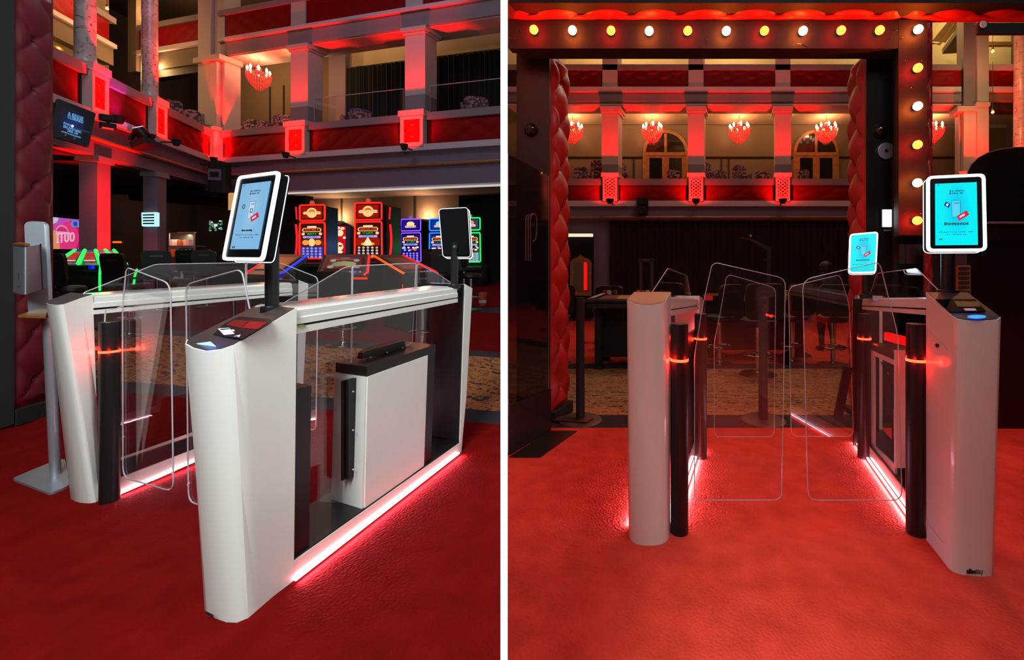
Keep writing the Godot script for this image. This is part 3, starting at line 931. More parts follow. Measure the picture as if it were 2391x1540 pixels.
func make_left_gates() -> void:
	var KO := -1.681
	var KI := -1.959
	var KM := -1.82
	# ---- the near gate cabinet
	var g := thing("gate_cabinet", "white and black gate cabinet nearest in the left hall, its lane light glowing pink", "turnstile", lf(685, 1355), "entry gates of the left hall")
	var hi := []
	for e in [[693, 718, 1.643], [640, 750, lane(KO, 640)], [575, 789, lane(KO, 575)], [545, 806, 1.452], [515, 816, 1.445], [480, 820, 1.452], [450, 813, 1.475], [432, 803, 1.52], [436, 793, lane(KI, 436)], [520, 751, lane(KI, 520)], [608, 709, 1.781]]: hi.append(at(e[0], e[1], e[2]))
	var lo := []
	for e in [[686, 1355], [640, 1390], [605, 1420], [580, 1442], [553, 1453], [528, 1452], [503, 1443], [484, 1431], [478, 1424], [500, 1362], [604, 1294]]: lo.append(lf(e[0], e[1]))
	pedestal_shell(g, lo, hi, M.plum)
	# reader on the slanted top: black glass window with red lit slots, arrow light, printed card signs
	var up: Vector3 = (hi[5] - hi[10]).cross(hi[0] - hi[10]).normalized()
	if up.y < 0.0: up = -up
	var org: Vector3 = hi[10]
	var ax: Vector3 = (hi[0] - hi[10])
	var ay: Vector3 = (hi[8] - hi[10])
	var on := func(x: float, y: float, lift: float) -> Vector3:      # a point of the top under that place of the photograph's frame
		var ray := at(x, y, 1.0) - Vector3(0, EYE, 0)
		var q: Vector3 = org + up * lift
		return Vector3(0, EYE, 0) + ray * ((q - Vector3(0, EYE, 0)).dot(up) / ray.dot(up))
	var deck := func(called: String, pts: Array, lift: float, thick: float, m: Material, parent: Node3D) -> MeshInstance3D:
		var poly := []
		for p in pts: poly.append(on.call(p[0], p[1], lift))
		return obj(called, mb().prism(poly, up * thick), m, parent)
	var rd: MeshInstance3D = deck.call("reader_window", [[478, 779], [558, 739], [634, 746], [628, 756], [565, 791]], 0.010, 0.002, M.satin, g)
	deck.call("lit_slot", [[528, 758], [545, 747], [582, 749], [562, 765]], 0.0125, 0.001, glow(Color(0.75, 0.01, 0.03), 0.28), rd)
	deck.call("lit_slot", [[564, 765], [584, 750], [624, 752], [601, 768]], 0.0125, 0.001, glow(Color(0.85, 0.01, 0.03), 0.38), rd)
	deck.call("card_sign", [[509, 767], [535, 765], [548, 779], [523, 782]], 0.0125, 0.0008, mat(Color(0.85, 0.85, 0.88), 0.5), rd)
	deck.call("card_sign", [[513, 768], [535, 766], [537, 768], [516, 770]], 0.0135, 0.0006, M.ink, rd)
	deck.call("hand_sign", [[545, 785], [562, 781], [558, 787], [553, 784.5]], 0.0125, 0.0008, mat(Color(0.85, 0.85, 0.88), 0.5), rd)
	deck.call("hand_sign", [[540, 770], [546, 769], [549, 773], [544, 773]], 0.0125, 0.0008, mat(Color(0.85, 0.85, 0.88), 0.5), rd)
	var ar: MeshInstance3D = deck.call("arrow_light", [[459.5, 802.5], [492, 798], [505, 809]], 0.012, 0.002, glow(Color(0.55, 0.80, 1.0), 2.4), g)
	omni("lamp", on.call(485, 803, 0.02), Color(0.12, 0.2, 1.0), 0.006, 0.01, ar)
	var wl: Vector3 = (lf(514, 1448) - lf(484, 1431))
	var face_n := (at(470, 1100, 1.47) - at(530, 1100, 1.445)).cross(UP).normalized()
	words("NNWMEXUEX", 0.009, lf(499, 1441.5) + UP * 0.027 + Vector3(0.004, 0, 0.019), wl + UP * 0.002, UP - wl.normalized() * 0.05, M.print, g, true, "foot_lettering", 0.0015, 0.045)
	# rail, base bar, rear post
	rail(g, [la(KO, 693, 718), la(KO, 693, 757), la(KO, 693, 763), la(KO, 693, 779)], [la(KO, 1069, 669), la(KO, 1069, 693.5), la(KO, 1069, 696), la(KO, 1069, 705)], AL * 0.27)
	obj("indicator", mb().prism([la(KO + 0.006, 697, 760), la(KO + 0.006, 714, 758), la(KO + 0.006, 714, 762), la(KO + 0.006, 697, 764)], AL * 0.02), glow(Color(0.55, 0.65, 0.3), 0.4), g)
	obj("base_bar", mb().prism([la(KO, 686, 1309), la(KO, 1073, 1034), la(KO, 1073, 1055), la(KO, 686, 1351)], AL * 0.285), M.white, g)
	obj("base_tray", mb().prism([la(KO - 0.004, 686, 1303), la(KO - 0.004, 1073, 1030), la(KO - 0.004, 1073, 1034), la(KO - 0.004, 686, 1309)], AL * 0.275), M.satin, g)
	led_strip(g, la(KO + 0.012, 689, 1352), la(KO + 0.012, 1071, 1057), -AL, 0.55)
	led_strip(g, lf(640, 1275) + AL * 0.0, lf(975, 1047), AL, 0.3)
	obj("hinge_box", mb().prism([la(KO - 0.012, 689, 909), la(KO - 0.012, 727, 899), la(KO - 0.012, 722, 1277), la(KO - 0.012, 686, 1304)], AL * 0.26), M.satin, g)
	# motor housing in the open frame
	obj("housing", mb().prism([la(KO - 0.015, 859, 878), la(KO - 0.015, 1016, 824), la(KO - 0.015, 1006, 1077), la(KO - 0.015, 852, 1187)], AL * 0.2), M.black, g)
	obj("housing_side_panel", mb().prism([la(KO - 0.006, 859, 879), la(KO - 0.006, 999, 829), la(KO - 0.006, 990, 1087), la(KO - 0.006, 852, 1187)], AL * 0.012), M.whiteflat, g)
	var fa := la(KO - 0.012, 857.5, 879)
	var fbm := la(KO - 0.012, 850.5, 1188)
	obj("housing_front_panel", mb().prism([fa, fa + AL * 0.205, fbm + AL * 0.205, fbm], -UL * 0.012), M.white, g)
	obj("housing_cap", mb().prism([la(KO - 0.01, 857, 856), la(KO - 0.01, 1017, 804), la(KO - 0.01, 1017, 825), la(KO - 0.01, 857, 879)], AL * 0.21), M.satin, g)
	var KC := KO - 0.115
	var cl := obj("glass_clamp", mb().prism([la(KC, 846, 838), la(KC, 849, 824), la(KC, 856, 819), la(KC, 940, 796), la(KC, 945, 797), la(KC, 948, 813)], AL * 0.035), M.satin, g)
	for e in [[865, 834], [904, 822.5], [940, 811.5]]: obj("bolt", mb().ball(la(KC + 0.004, e[0], e[1]), 0.005, 6), M.steel, cl)
	var bl := Basis(AL.slide(UP).normalized(), UP, AL.slide(UP).normalized().cross(UP))
	for k in 2:
		var cv := obj("glass_clamp", mb().cham(at(809.5 + k * 11.5, 1001 - k * 3, 1.985), Vector3(0.016, 0.455, 0.05), 0.004, bl), M.satin, g)
		if k == 1:
			for y in [914.0, 1004.0, 1096.0]: obj("bolt", mb().ball(at(824.5, y, 1.955), 0.005, 6), M.steel, cv)
	# rear end: cross panel and tapered white post
	var ra0 := la(KO, 1085, 664)
	var ra1 := la(KO, 1073, 1056)
	obj("rear_panel", mb().prism([la(KO - 0.006, 1082, 664), la(KO - 0.006, 1082, 664) + AL * 0.27, la(KO - 0.006, 1069, 1056) + AL * 0.27, la(KO - 0.006, 1069, 1056)], UL * 0.012), M.black, g)
	obj("rear_post", mb().prism([la(KO, 1086, 663), la(KO, 1103, 673), la(KO, 1089, 925), la(KO, 1077, 1056), la(KO, 1073, 1057)], AL * 0.28), M.white, g)
	words("ve", 0.012, la(KO, 1079, 675) + AL * 0.03, -AL, UP, M.steel, g)
	# fixed panes of its frame
	pane(g, "side_pane", [la(KM, 652, 714), la(KM, 806, 624), la(KM, 823, 621), la(KM, 816, 1172), la(KM, 640, 1300)], AL * 0.008, 0.03, 0.0024)
	pane(g, "side_pane", [la(KM, 825, 621), la(KM, 973, 614), la(KM, 964, 800), la(KM, 822, 868)], AL * 0.008, 0.01, 0.003)
	pane(g, "side_pane", [la(KM, 975, 614), la(KM, 1028, 642), la(KM, 1056, 661), la(KM, 1044, 1022), la(KM, 968, 1066)], AL * 0.008, 0.02, 0.0022)
	pane(g, "swing_pane", [at(431, 664, 1.97), at(553, 630, 1.83), at(563, 637, 1.82), at(588, 760, 1.79), at(588, 1215, 1.79), at(437, 1172, 1.965)], UL * 0.01, 0.05, 0.003)
	# ---- the far gate cabinet
	var N := -3.16
	var O := -3.45
	var h := thing("gate_cabinet", "white gate cabinet with a dark flat top, beside the steel dispenser stand", "turnstile", lf(206, 1174), "entry gates of the left hall")
	hi = []
	for e in [[217, 687, 2.119], [190, 695, lane(N, 190)], [160, 706, lane(N, 160)], [148, 710, 2.02], [135, 711.5, 2.015], [125, 711, 2.03], [115, 709.5, 2.05], [108, 707, 2.09], [110, 703.5, lane(O, 110)], [135, 694, lane(O, 135)], [165, 683, lane(O, 165)]]: hi.append(at(e[0], e[1], e[2]))
	lo = []
	for e in [[233, 1164], [230, 1168], [224, 1172], [214, 1174], [206, 1174.5], [197, 1174], [187, 1173], [176, 1170], [165, 1164], [168, 1152], [205, 1135]]: lo.append(lf(e[0], e[1]))
	pedestal_shell(h, lo, hi, M.plum)
	sensor_post(h, lf(256, 1168), 0.037, 0.90, 0.752)
	rail(h, [la(N, 217, 690), la(N, 217, 719), la(N, 217, 724), la(N, 217, 734)], [la(N, 683, 659), la(N, 683, 681), la(N, 683, 682.5), la(N, 683, 688)], AL * 0.28)
	obj("base_bar", mb().prism([la(N, 240, 1129), la(N, 700, 952), la(N, 700, 968), la(N, 240, 1164)], AL * 0.28), M.white, h)
	obj("base_tray", mb().prism([la(N, 240, 1090), la(N, 700, 935), la(N, 700, 953), la(N, 240, 1130)], AL * 0.02), M.satin, h)
	led_strip(h, la(N + 0.012, 240, 1168), la(N + 0.012, 690, 974), -AL, 0.35)
	obj("rear_post", mb().prism([la(N, 697, 653), la(N, 720, 662), la(N, 708, 900), la(N, 700, 970), la(N, 690, 972)], AL * 0.28), M.white, h)
	obj("rear_panel", mb().prism([la(N, 686, 655), la(N, 697, 653), la(N, 692, 970), la(N, 684, 974)], AL * 0.27), M.black, h)
	var KB := -3.24
	pane(h, "side_pane", [la(KB, 196, 683), la(KB, 362, 617.5), la(KB, 372, 616.5), la(KB, 574, 613), la(KB, 574, 1010), la(KB, 246, 1118)], AL * 0.008, 0.012, 0.0026)
	pane(h, "side_pane", [la(KB, 577, 613), la(KB, 654, 622), la(KB, 690, 650), la(KB, 690, 960), la(KB, 577, 1008)], AL * 0.008, 0.012, 0.0022)
	pane(h, "swing_pane", [at(283, 718, 2.17), at(291, 632, 2.158), at(296, 625, 2.15), at(395, 662, 2.016), at(402, 1149, 2.008), at(284, 1115, 2.17)], UL * 0.01, 0.06, 0.003)
	pane(h, "rear_swing_pane", [at(620, 640, 3.0), at(652, 613, 2.95), at(741, 648, 2.8), at(736, 1005, 2.8), at(625, 985, 3.0)], UL * 0.01, 0.04, 0.003)
	tag(obj("hanging_cable", mb().tube([at(285, 715, 2.15), at(268, 721, 2.14), at(246, 724, 2.13), at(245, 751, 2.13)], 0.003, 6), M.edge), "thin grey cable running into the black sensor post", "cable")
	# ---- terminals
	var dp := thing("display_terminal", "tall tilted touch screen glowing pale blue on a bent black pole, left hall front", "display", at(635, 722, 1.70), "welcome displays")
	kiosk(dp, [at(555, 411, 1.70), at(652, 398, 1.60), at(613, 608.5, 1.52), at(517, 607, 1.62)], 0.05, [0.10, 0.075, 0.115], [0.17, 0.19], screen(kiosk_picture(Color(0.52, 0.74, 0.90), Color(0.62, 0.80, 0.93), true), 0.95), true)
	screen_words(dp, "Bdau: wuasting:", 0.5, 0.665, 0.0065, true)
	screen_words(dp, "6 9", 0.245, 0.855, 0.008, false)
	pole(dp, [at(635, 722, 1.70), at(635, 600, 1.70), at(634, 575, 1.70), at(627, 553, 1.70), at(615, 540, 1.69), at(600, 528, 1.66)], 0.023)
	var dq := thing("display_terminal", "black back of a display with glowing rim above the far end of the near gate", "display", at(1061, 664, 2.64), "welcome displays")
	kiosk(dq, [at(1097, 488, 2.74), at(1029, 492, 2.74), at(1039, 604, 2.66), at(1104, 604, 2.66)], 0.045, [0.06, 0.06, 0.06], [0.17, 0.19], screen(kiosk_picture(Color(0.52, 0.74, 0.90), Color(0.62, 0.80, 0.93), false), 0.95), false)
	pole(dq, [at(1061, 668, 2.64), at(1061, 592, 2.63), at(1061.5, 580, 2.62), at(1063, 572, 2.64), at(1066, 565, 2.68)], 0.022)

func pole(t: Node3D, pts: Array, r: float) -> void:
	var path := [pts[0], pts[1]]
	for i in range(1, pts.size() - 2):
		for j in range(1, 5): path.append(pts[i].cubic_interpolate(pts[i + 1], pts[i - 1], pts[i + 2], j / 4.0))
	path.append(pts[-1])
	obj("pole", mb().tube(path, r, 18), M.satin, t, 0.5)
	obj("flange", mb().lathe(pts[0] - UP * 0.012, [[r * 1.62, 0.0], [r * 1.62, 0.022], [r * 1.55, 0.026], [r, 0.027]], 24), M.satin, t)

# corners upper left, upper right, lower right, lower left of the glowing rim; bezel shares at sides/top/bottom
func kiosk(t: Node3D, c: Array, thick: float, rim: Array, _unused: Array, scr: Material, front: bool) -> void:
	c = flatten(c)
	var n: Vector3 = (c[1] - c[0]).cross(c[3] - c[0]).normalized()      # away from who reads the screen
	var put := func(u: float, v: float, o: float) -> Vector3:
		return c[0].lerp(c[1], u).lerp(c[3].lerp(c[2], u), v) + n * o
	var quad := func(e: float, f: float, o: float) -> Array:
		return [put.call(e, f, o), put.call(1.0 - e, f, o), put.call(1.0 - e, 1.0 - f, o), put.call(e, 1.0 - f, o)]
	var casing := mat(Color(0.035, 0.035, 0.05), 0.7)
	casing.metallic_specular = 0.15
	obj("casing", mb().loft([rounded(quad.call(0.012, 0.008, 0.008), 0.022), rounded(quad.call(0.02, 0.012, thick * 0.75), 0.022), rounded(quad.call(0.06, 0.035, thick), 0.02)]), casing, t, 0.9)
	var outer := rounded(quad.call(0.0, 0.0, 0.0), 0.022)
	var inner := rounded(quad.call(0.055, 0.034, 0.0), 0.014)
	var b := mb()
	for i in outer.size():
		var j := (i + 1) % outer.size()
		b.q(outer[i], outer[j], inner[j], inner[i])
		b.q(outer[i] + n * 0.008, inner[i] + n * 0.008, inner[j] + n * 0.008, outer[j] + n * 0.008)
		b.q(outer[j], outer[i], outer[i] + n * 0.008, outer[j] + n * 0.008)
		b.q(inner[i], inner[j], inner[j] + n * 0.008, inner[i] + n * 0.008)
	var halo := obj("light_rim", b.end(), M.halo, t, 0.5)
	obj("rear_light_line", mb().tube(rounded(quad.call(0.008, 0.005, thick * 0.75), 0.022), 0.0014, 6, true), M.halo, t)
	obj("bezel", mb().prism(rounded(quad.call(0.055, 0.034, 0.003), 0.014), n * 0.005), mat(Color(0.015, 0.02, 0.035), 0.3), t)
	var u0 := 0.16
	var v0 := 0.115
	if front:
		u0 = rim[0] + 0.055; v0 = rim[1] + 0.034
	var v1: float = 1.0 - rim[2] - (0.0 if not front else 0.01)
	obj("screen", mb().panel(put.call(u0, v1, 0.001), put.call(1.0 - u0, v1, 0.001), put.call(1.0 - u0, v0, 0.001), put.call(u0, v0, 0.001)), scr, t)
	var m: Vector3 = put.call(0.5, 0.5, -0.03)
	area("lamp", m, m - n, Vector2((c[1] - c[0]).length(), (c[3] - c[0]).length()), Color(0.70, 0.82, 1.0), 0.085, halo)
	if front: t.set_meta("put", put)

func kiosk_picture(a: Color, core: Color, old: bool) -> Image:
	var im := pic(240, 420 if old else 340, a)
	var w := im.get_width()
	var h := im.get_height()
	for j in h:
		for i in w:
			var d := Vector2((float(i) / w - 0.52) * 1.4, float(j) / h - 0.42).length()
			im.set_pixel(i, j, core.lerp(a, clampf(d * 2.2, 0.0, 1.0)))
	var ink := Color(0.08, 0.20, 0.34)
	scribble(im, 0.42, 0.115, 0.28, 0.03, ink, 1)
	scribble(im, 0.42, 0.155, 0.24, 0.03, ink, 2)
	rc(im, 0.355, 0.115, 0.03, 0.03, ink); rc(im, 0.345, 0.155, 0.05, 0.03, Color(0.4, 0.3, 0.6))
	# phone, ticket and card
	if old:
		disc(im, 0.21, 0.36, 0.055, 0.032, ink); disc(im, 0.21, 0.36, 0.034, 0.02, a)
	else:
		slanted(im, 0.29, 0.35, 0.13, 0.07, 0.5, Color(0.05, 0.2, 0.55)); slanted(im, 0.29, 0.35, 0.05, 0.04, 0.5, W)
	rc(im, 0.40, 0.29, 0.21, 0.27, ink.lerp(a, 0.45)); rc(im, 0.41, 0.296, 0.19, 0.258, core.lerp(W, 0.35))
	scribble(im, 0.43, 0.32, 0.14, 0.02, ink, 5)
	if old:
		rc(im, 0.46, 0.40, 0.09, 0.065, Color(0.05, 0.3, 0.4)); rc(im, 0.485, 0.41, 0.04, 0.045, W)
	slanted(im, 0.66, 0.53, 0.27, 0.085, -0.5, Color(0.82, 0.16, 0.28)); slanted(im, 0.64, 0.535, 0.14, 0.03, -0.5, Color(1, 0.85, 0.88))
	scribble(im, 0.10, 0.785, 0.80, 0.016, ink, 7)
	scribble(im, 0.26, 0.825, 0.48, 0.016, ink, 8)
	scribble(im, 0.05, 0.02, 0.10, 0.016, ink, 9)
	return im

# ================================================================ THE RIGHT HALL: FACADE
var back := Vector3(0, 0, -1)
func rb(b: Mb, x0: float, x1: float, y0: float, y1: float, d: float, thick: float) -> Mb:     # a block whose front fills that part of the view at depth d
	return b.prism([at(x0, y1, d), at(x1, y1, d), at(x1, y0, d), at(x0, y0, d)], back * thick)
func rt(x0: float, x1: float, y0: float, y1: float, d: float, nu: float, nv: float, m: Material, parent: Node3D, called := "tufted_panel") -> void:
	var b := mb()
	tuft(b, at(x0, y1, d), at(x1, y1, d), at(x1, y0, d), at(x0, y0, d), nu, nv, 0.05, int(nu * 9), 12, Vector3.BACK)
	obj(called, b, m, parent, 0.5)

func make_right_facade() -> void:
	var D := 15.0
	var wb := struct("wall_back", rb(mb(), 1181, 2505, 480, 506, D, 0.5), M.greylow, "grey beam front of the right hall's balcony")
	obj("ledge", rb(mb(), 1181, 2505, 468, 481, D - 0.14, 0.5), M.trimpaint, wb)
	obj("handrail_beam", rb(mb(), 1181, 2300, 417, 432, D - 0.1, 0.4), M.grey, wb)
	obj("parapet_core", rb(mb(), 1181, 2300, 430, 470, D, 0.2), M.maroon, wb)
	obj("gilt_rail", mb().tube([at(1181, 507, D - 0.1), at(2505, 507, D - 0.1)], 0.05, 8), M.gilt, wb)
	obj("lower_beam", rb(mb(), 1181, 2505, 506, 514, D, 0.5), M.greylow, wb)
	obj("upper_beam", rb(mb(), 1181, 2245, 212, 237, D, 0.5), M.grey, wb)
	obj("soffit", rb(mb(), 1181, 2245, 242, 246, D + 0.05, 0.7), M.column, wb)
	obj("upper_ledge", rb(mb(), 1181, 2245, 202, 213, D - 0.1, 0.4), M.trimpaint, wb)
	obj("upper_handrail", rb(mb(), 1181, 2245, 150, 163, D - 0.08, 0.4), M.grey, wb)
	obj("upper_core", rb(mb(), 1181, 2245, 160, 206, D + 0.02, 0.2), M.maroon, wb)
	obj("balcony_floor", mb().prism([at(1181, 452, D + 0.2), at(2505, 452, D + 0.2), at(2505, 452, D + 0.2) + Vector3(0, 0, -3), at(1181, 452, D + 0.2) + Vector3(0, 0, -3)], Vector3(0, -0.1, 0)), M.darkwall, wb)
	for e in [[1330, 1402], [1444, 1604], [1645, 1807], [1848, 2080], [2110, 2236]]: rt(e[0], e[1], 433, 467, D - 0.02, maxf(1.0, roundf((e[1] - e[0]) / 52.0)), 1.0, M.red, wb)
	for e in [[1320, 1404], [1439, 1608], [1641, 1811], [1845, 1990], [2170, 2244]]: rt(e[0], e[1], 164, 201, D - 0.02, maxf(1.0, roundf((e[1] - e[0]) / 52.0)), 1.0, M.red, wb, "upper_tufted_panel")
	var inner := struct("wall_inner", rb(mb(), 1181, 2600, 150, 470, D + 2.6, 0.2), M.taupe, "brown wall behind the right hall's balcony")
	obj("dado_rail", rb(mb(), 1181, 2600, 365, 368, D + 2.55, 0.06), M.darkwall, inner)
	for x in [1478.0, 1683.0, 1700.0]: obj("wall_batten", rb(mb(), x, x + 3, 370, 440, D + 2.56, 0.05), M.darkwall, inner)
	obj("upper_wall", rb(mb(), 1181, 2600, -150, 232, D + 2.4, 0.2), M.cream, inner)
	obj("upper_floor", rb(mb(), 1181, 2600, 232, 240, D + 0.5, 2.0), M.cream, inner)
	var k := 0
	for x in [1424.0, 1625.0, 1828.0]:
		var nm: String = ["leftmost of three", "middle of three", "rightmost of three"][k]
		rcol(x, 19.0, D, "square column glowing red, " + nm + " through the marquee frame")
		obj("upper_pilaster", rb(mb(), x - 17.5, x + 17.5, -120, 212, D - 0.08, 0.5), M.column, wb)
		k += 1
	# corner pillar and what stands right of it
	var t := thing("corner_pillar", "beige corner pillar with a red lit inner face, right of the marquee bulbs", "column", at(2280, 470, D))
	obj("shaft", rb(mb(), 2282, 2309, -100, 470, D - 0.2, 0.6), M.column, t)
	obj("capital", rb(mb(), 2280, 2313, 238, 246, D - 0.28, 0.7), M.column, t)
	obj("pilaster_strip", rb(mb(), 2250, 2282, 258, 404, D - 0.1, 0.5), M.column, t)
	obj("strip_capital", rb(mb(), 2236, 2284, 247, 258, D - 0.2, 0.6), M.column, t)
	obj("upper_strip", rb(mb(), 2250, 2282, -100, 247, D - 0.06, 0.5), M.grey, t)
	obj("side_cheek", rb(mb(), 2239, 2250, 258, 404, D + 0.1, 0.3), M.column, t)
	obj("pedestal", rb(mb(), 2240, 2284, 400, 470, D - 0.3, 0.5), M.column, t)
	rlight(2266.0, D, "small black uplight under the beige corner pillar")
	globe("added warm globe fill lamp in front of the beige corner pillar's capital", at(2318, 262, 13.6), Color(1, 0.80, 0.55), 1.2)  # this and the next are added to light the beige pillar
	globe("added warm globe fill lamp in front of the beige corner pillar's upper shaft", at(2318, 120, 13.6), Color(1, 0.80, 0.55), 1.2)
	var side := struct("wall_side", rb(mb(), 2309, 2460, 212, 236, D, 0.4), M.taupe, "brown beam right of the right hall's corner pillar")
	obj("upper_ledge", rb(mb(), 2309, 2460, 202, 213, D - 0.1, 0.3), M.trimpaint, side)
	obj("upper_handrail", rb(mb(), 2309, 2460, 150, 163, D - 0.08, 0.4), M.trimpaint, side)
	rt(2310, 2372, 164, 201, D - 0.02, 1.0, 1.0, M.red, side)
	obj("lower_band", rb(mb(), 2309, 2460, 240, 256, D + 0.1, 0.4), M.darkwall, side)
	obj("gold_moulding", rb(mb(), 2309, 2400, 97, 104, D + 2.3, 0.1), M.brass, side)
	var slope := struct("ceiling_recess", mb().prism([at(2176, 96, 17.0), at(2208, 100, 17.0), at(2256, 40, 15.4), at(2230, 30, 15.4)], Vector3(0, 0.3, 0)), M.cream, "cream stepped ceiling with a gold line right of the marquee")
	obj("gold_moulding", mb().tube([at(2176, 102, 16.9), at(2194, 103, 16.9), at(2232, 52, 15.6)], 0.045, 6), M.brass, slope)
	obj("ceiling_slope", mb().prism([at(2200, 126, 16.6), at(2240, 124, 16.6), at(2240, 72, 15.5)], Vector3(0, 0.2, 0)), M.taupe, slope)
	var mc := thing("marble_column", "pink veined marble column cut by the right edge above the black booth", "column", at(2384, 470, D - 0.4))
	obj("shaft", mb().lathe(Vector3(at(2386, 470, D - 0.4).x, at(2386, 470, D).y, -(D - 0.4)), [[0.26, 0.0], [0.24, 0.3], [0.2, 6.5]], 24), M.marble, mc, 0.5)
	spot("lamp", at(2372, 480, D - 1.0), at(2384, 250, D - 0.4), Color(1, 0.05, 0.04), 18.0, 16.0, mc)  # unseen spot, placed to light the shaft red
	# chandeliers
	var lowc := make_chandelier("red crystal chandelier with lit candle bulbs, left of the first red column", M.crystal)
	lowc.position = at(1337, 252, 16.6)
	var names := ["red crystal chandelier hanging before the left arched door", "red crystal chandelier between the two arched doors", "red crystal chandelier hanging before the right arched door", "red crystal chandelier peeping out right of the marquee bulb column"]
	k = 0
	for x in [1523.0, 1726.0, 1929.0, 2176.0]:
		dup(lowc, "chandelier", at(x, 252, 16.6), names[k], 0.7 * k)
		k += 1
	var clear := mat(Color(0.9, 0.86, 0.72), 0.08)
	var hic := make_chandelier("clear crystal chandelier, leftmost of the upper row under the marquee beam", clear)
	hic.position = at(1350, 46, 16.2)
	k = 0
	for x in [1543.0, 1727.0, 1915.0]:
		dup(hic, "chandelier", at(x, 46, 16.2), "clear crystal chandelier, " + ["second", "third", "rightmost"][k] + " of the upper row under the marquee beam", 0.5 * k)
		k += 1
	arched_door(1554.0, "wood framed arched glass door behind the left chandelier")
	arched_door(1906.0, "wood framed arched glass door behind the right chandelier")
	# added globe lamps that warm the balcony walls
	k = 0
	for x in [1432.0, 1634.0, 1836.0]:
		globe("added warm globe fill lamp behind the %s red column" % ["leftmost", "middle", "rightmost"][k], at(x, 264, 16.2), Color(1, 0.76, 0.48), 1.1)
		k += 1
	k = 0
	for x in [1450.0, 1730.0, 2100.0, 2330.0]:
		globe("added warm globe fill lamp over the upper tier, %s along the right hall" % ["first", "second", "third", "last"][k], at(x, 20, 16.0), Color(1, 0.84, 0.55), 4.5)
		k += 1
	# lower wall
	var low := struct("wall_lower", rb(mb(), 1181, 2505, 513, 760, D + 0.3, 0.2), M.greylow, "grey wall under the right hall's balcony")
	tag(drape(at(1424, 700, D + 0.1), at(2010, 700, D + 0.1), 2.78, mat(Color(0.12, 0.045, 0.045), 0.95), "velvet_drape"), "wide dark maroon drape under the balcony behind the tables", "curtain")
	var dw := thing("doorway", "dark doorway with a bright strip at its head, left behind the gaming table", "door", at(1350, 740, D))
	obj("dark_recess_sheet", rb(mb(), 1320, 1383, 545, 740, D + 0.1, 0.15), M.curtain, dw)  # black sheet gives the doorway recess its shade
	obj("head_light", rb(mb(), 1320, 1383, 545, 552, D + 0.02, 0.08), glow(Color(1, 0.95, 0.8), 0.9), dw)
	var mi := thing("mirror", "gilt framed standing mirror with a shaped crest in the doorway", "mirror", at(1356, 690, D - 0.3))
	obj("frame", mb().prism([at(1331, 690, D - 0.3), at(1381, 690, D - 0.3), at(1381, 612, D - 0.3), at(1374, 604, D - 0.3), at(1363, 600, D - 0.3), at(1356, 594, D - 0.3), at(1349, 600, D - 0.3), at(1338, 604, D - 0.3), at(1331, 612, D - 0.3)], Vector3(0, 0, -0.08)), M.wood, mi)
	obj("mirror_glass", rb(mb(), 1338, 1374, 612, 680, D - 0.31, 0.01), mat(Color(0.36, 0.36, 0.30), 0.3), mi)
	obj("glowing_red_strip", rb(mb(), 1363, 1371, 612, 677, D - 0.33, 0.01), glow(Color(1, 0.08, 0.06), 0.8), mi)  # red strip that glows on the mirror glass

func rcol(x: float, w: float, D: float, label: String) -> void:
	var t := thing("red_column", label, "column", at(x, 470, D), "red lit columns of the right hall")
	obj("shaft", rb(mb(), x - w, x + w, 262, 384, D - 0.06, 0.5), M.column, t)
	obj("collar", rb(mb(), x - w, x + w, 384, 402, D - 0.07, 0.5), M.grey, t)
	obj("capital", rb(rb(mb(), x - w * 1.1, x + w * 1.1, 254, 262, D - 0.12, 0.6), x - w * 1.25, x + w * 1.25, 247, 254, D - 0.18, 0.66), M.column, t)
	obj("pedestal", rb(mb(), x - w * 0.88, x + w * 0.88, 410, 470, D - 0.22, 0.5), M.column, t)
	obj("pedestal_cap", rb(mb(), x - w * 1.08, x + w * 1.08, 403, 411, D - 0.3, 0.6), M.column, t)
	obj("inset_panel", rb(mb(), x - w * 0.6, x + w * 0.6, 418, 459, D - 0.225, 0.01), M.maroon, t)
	var b := mb()
	for i in 5:
		var y := 418.0 + i * 8.2
		b.tube([at(x - w * 0.58, y, D - 0.24), at(x, y + 8.2, D - 0.24), at(x + w * 0.58, y, D - 0.24)], 0.022, 5)
		b.tube([at(x - w * 0.58, y + 8.2, D - 0.24), at(x, y, D - 0.24), at(x + w * 0.58, y + 8.2, D - 0.24)], 0.022, 5)
	obj("fretwork", b, M.column, t)
	rlight(x, D, "small black uplight under the column, " + label.split(", ")[1])

func rlight(x: float, D: float, label: String) -> void:
	var p := at(x, 469, D - 0.62)
	var t := thing("uplight", label, "spotlight", p, "uplights along the right hall's balcony")
	obj("body", mb().lathe(p, [[0.0, -0.1], [0.07, -0.09], [0.13, 0.0], [0.14, 0.07], [0.11, 0.075], [0.0, 0.03]], 14), M.matt, t)
	obj("bracket", mb().tube([p, p + Vector3(0.1, -0.04, -0.5)], 0.025, 6), M.matt, t)
	obj("lens", mb().lathe(p, [[0.0, 0.05], [0.1, 0.055], [0.0, 0.065]], 12), glow(Color(1, 0.08, 0.06), 2.0), t)
	spot("lamp", p + UP * 0.1, at(x, 290, D - 0.04), Color(1, 0.04, 0.045), 40.0, 27.0, t)
	spot("lamp", p + UP * 0.1, at(x, 440, D - 0.2), Color(1, 0.05, 0.055), 2.6, 75.0, t)

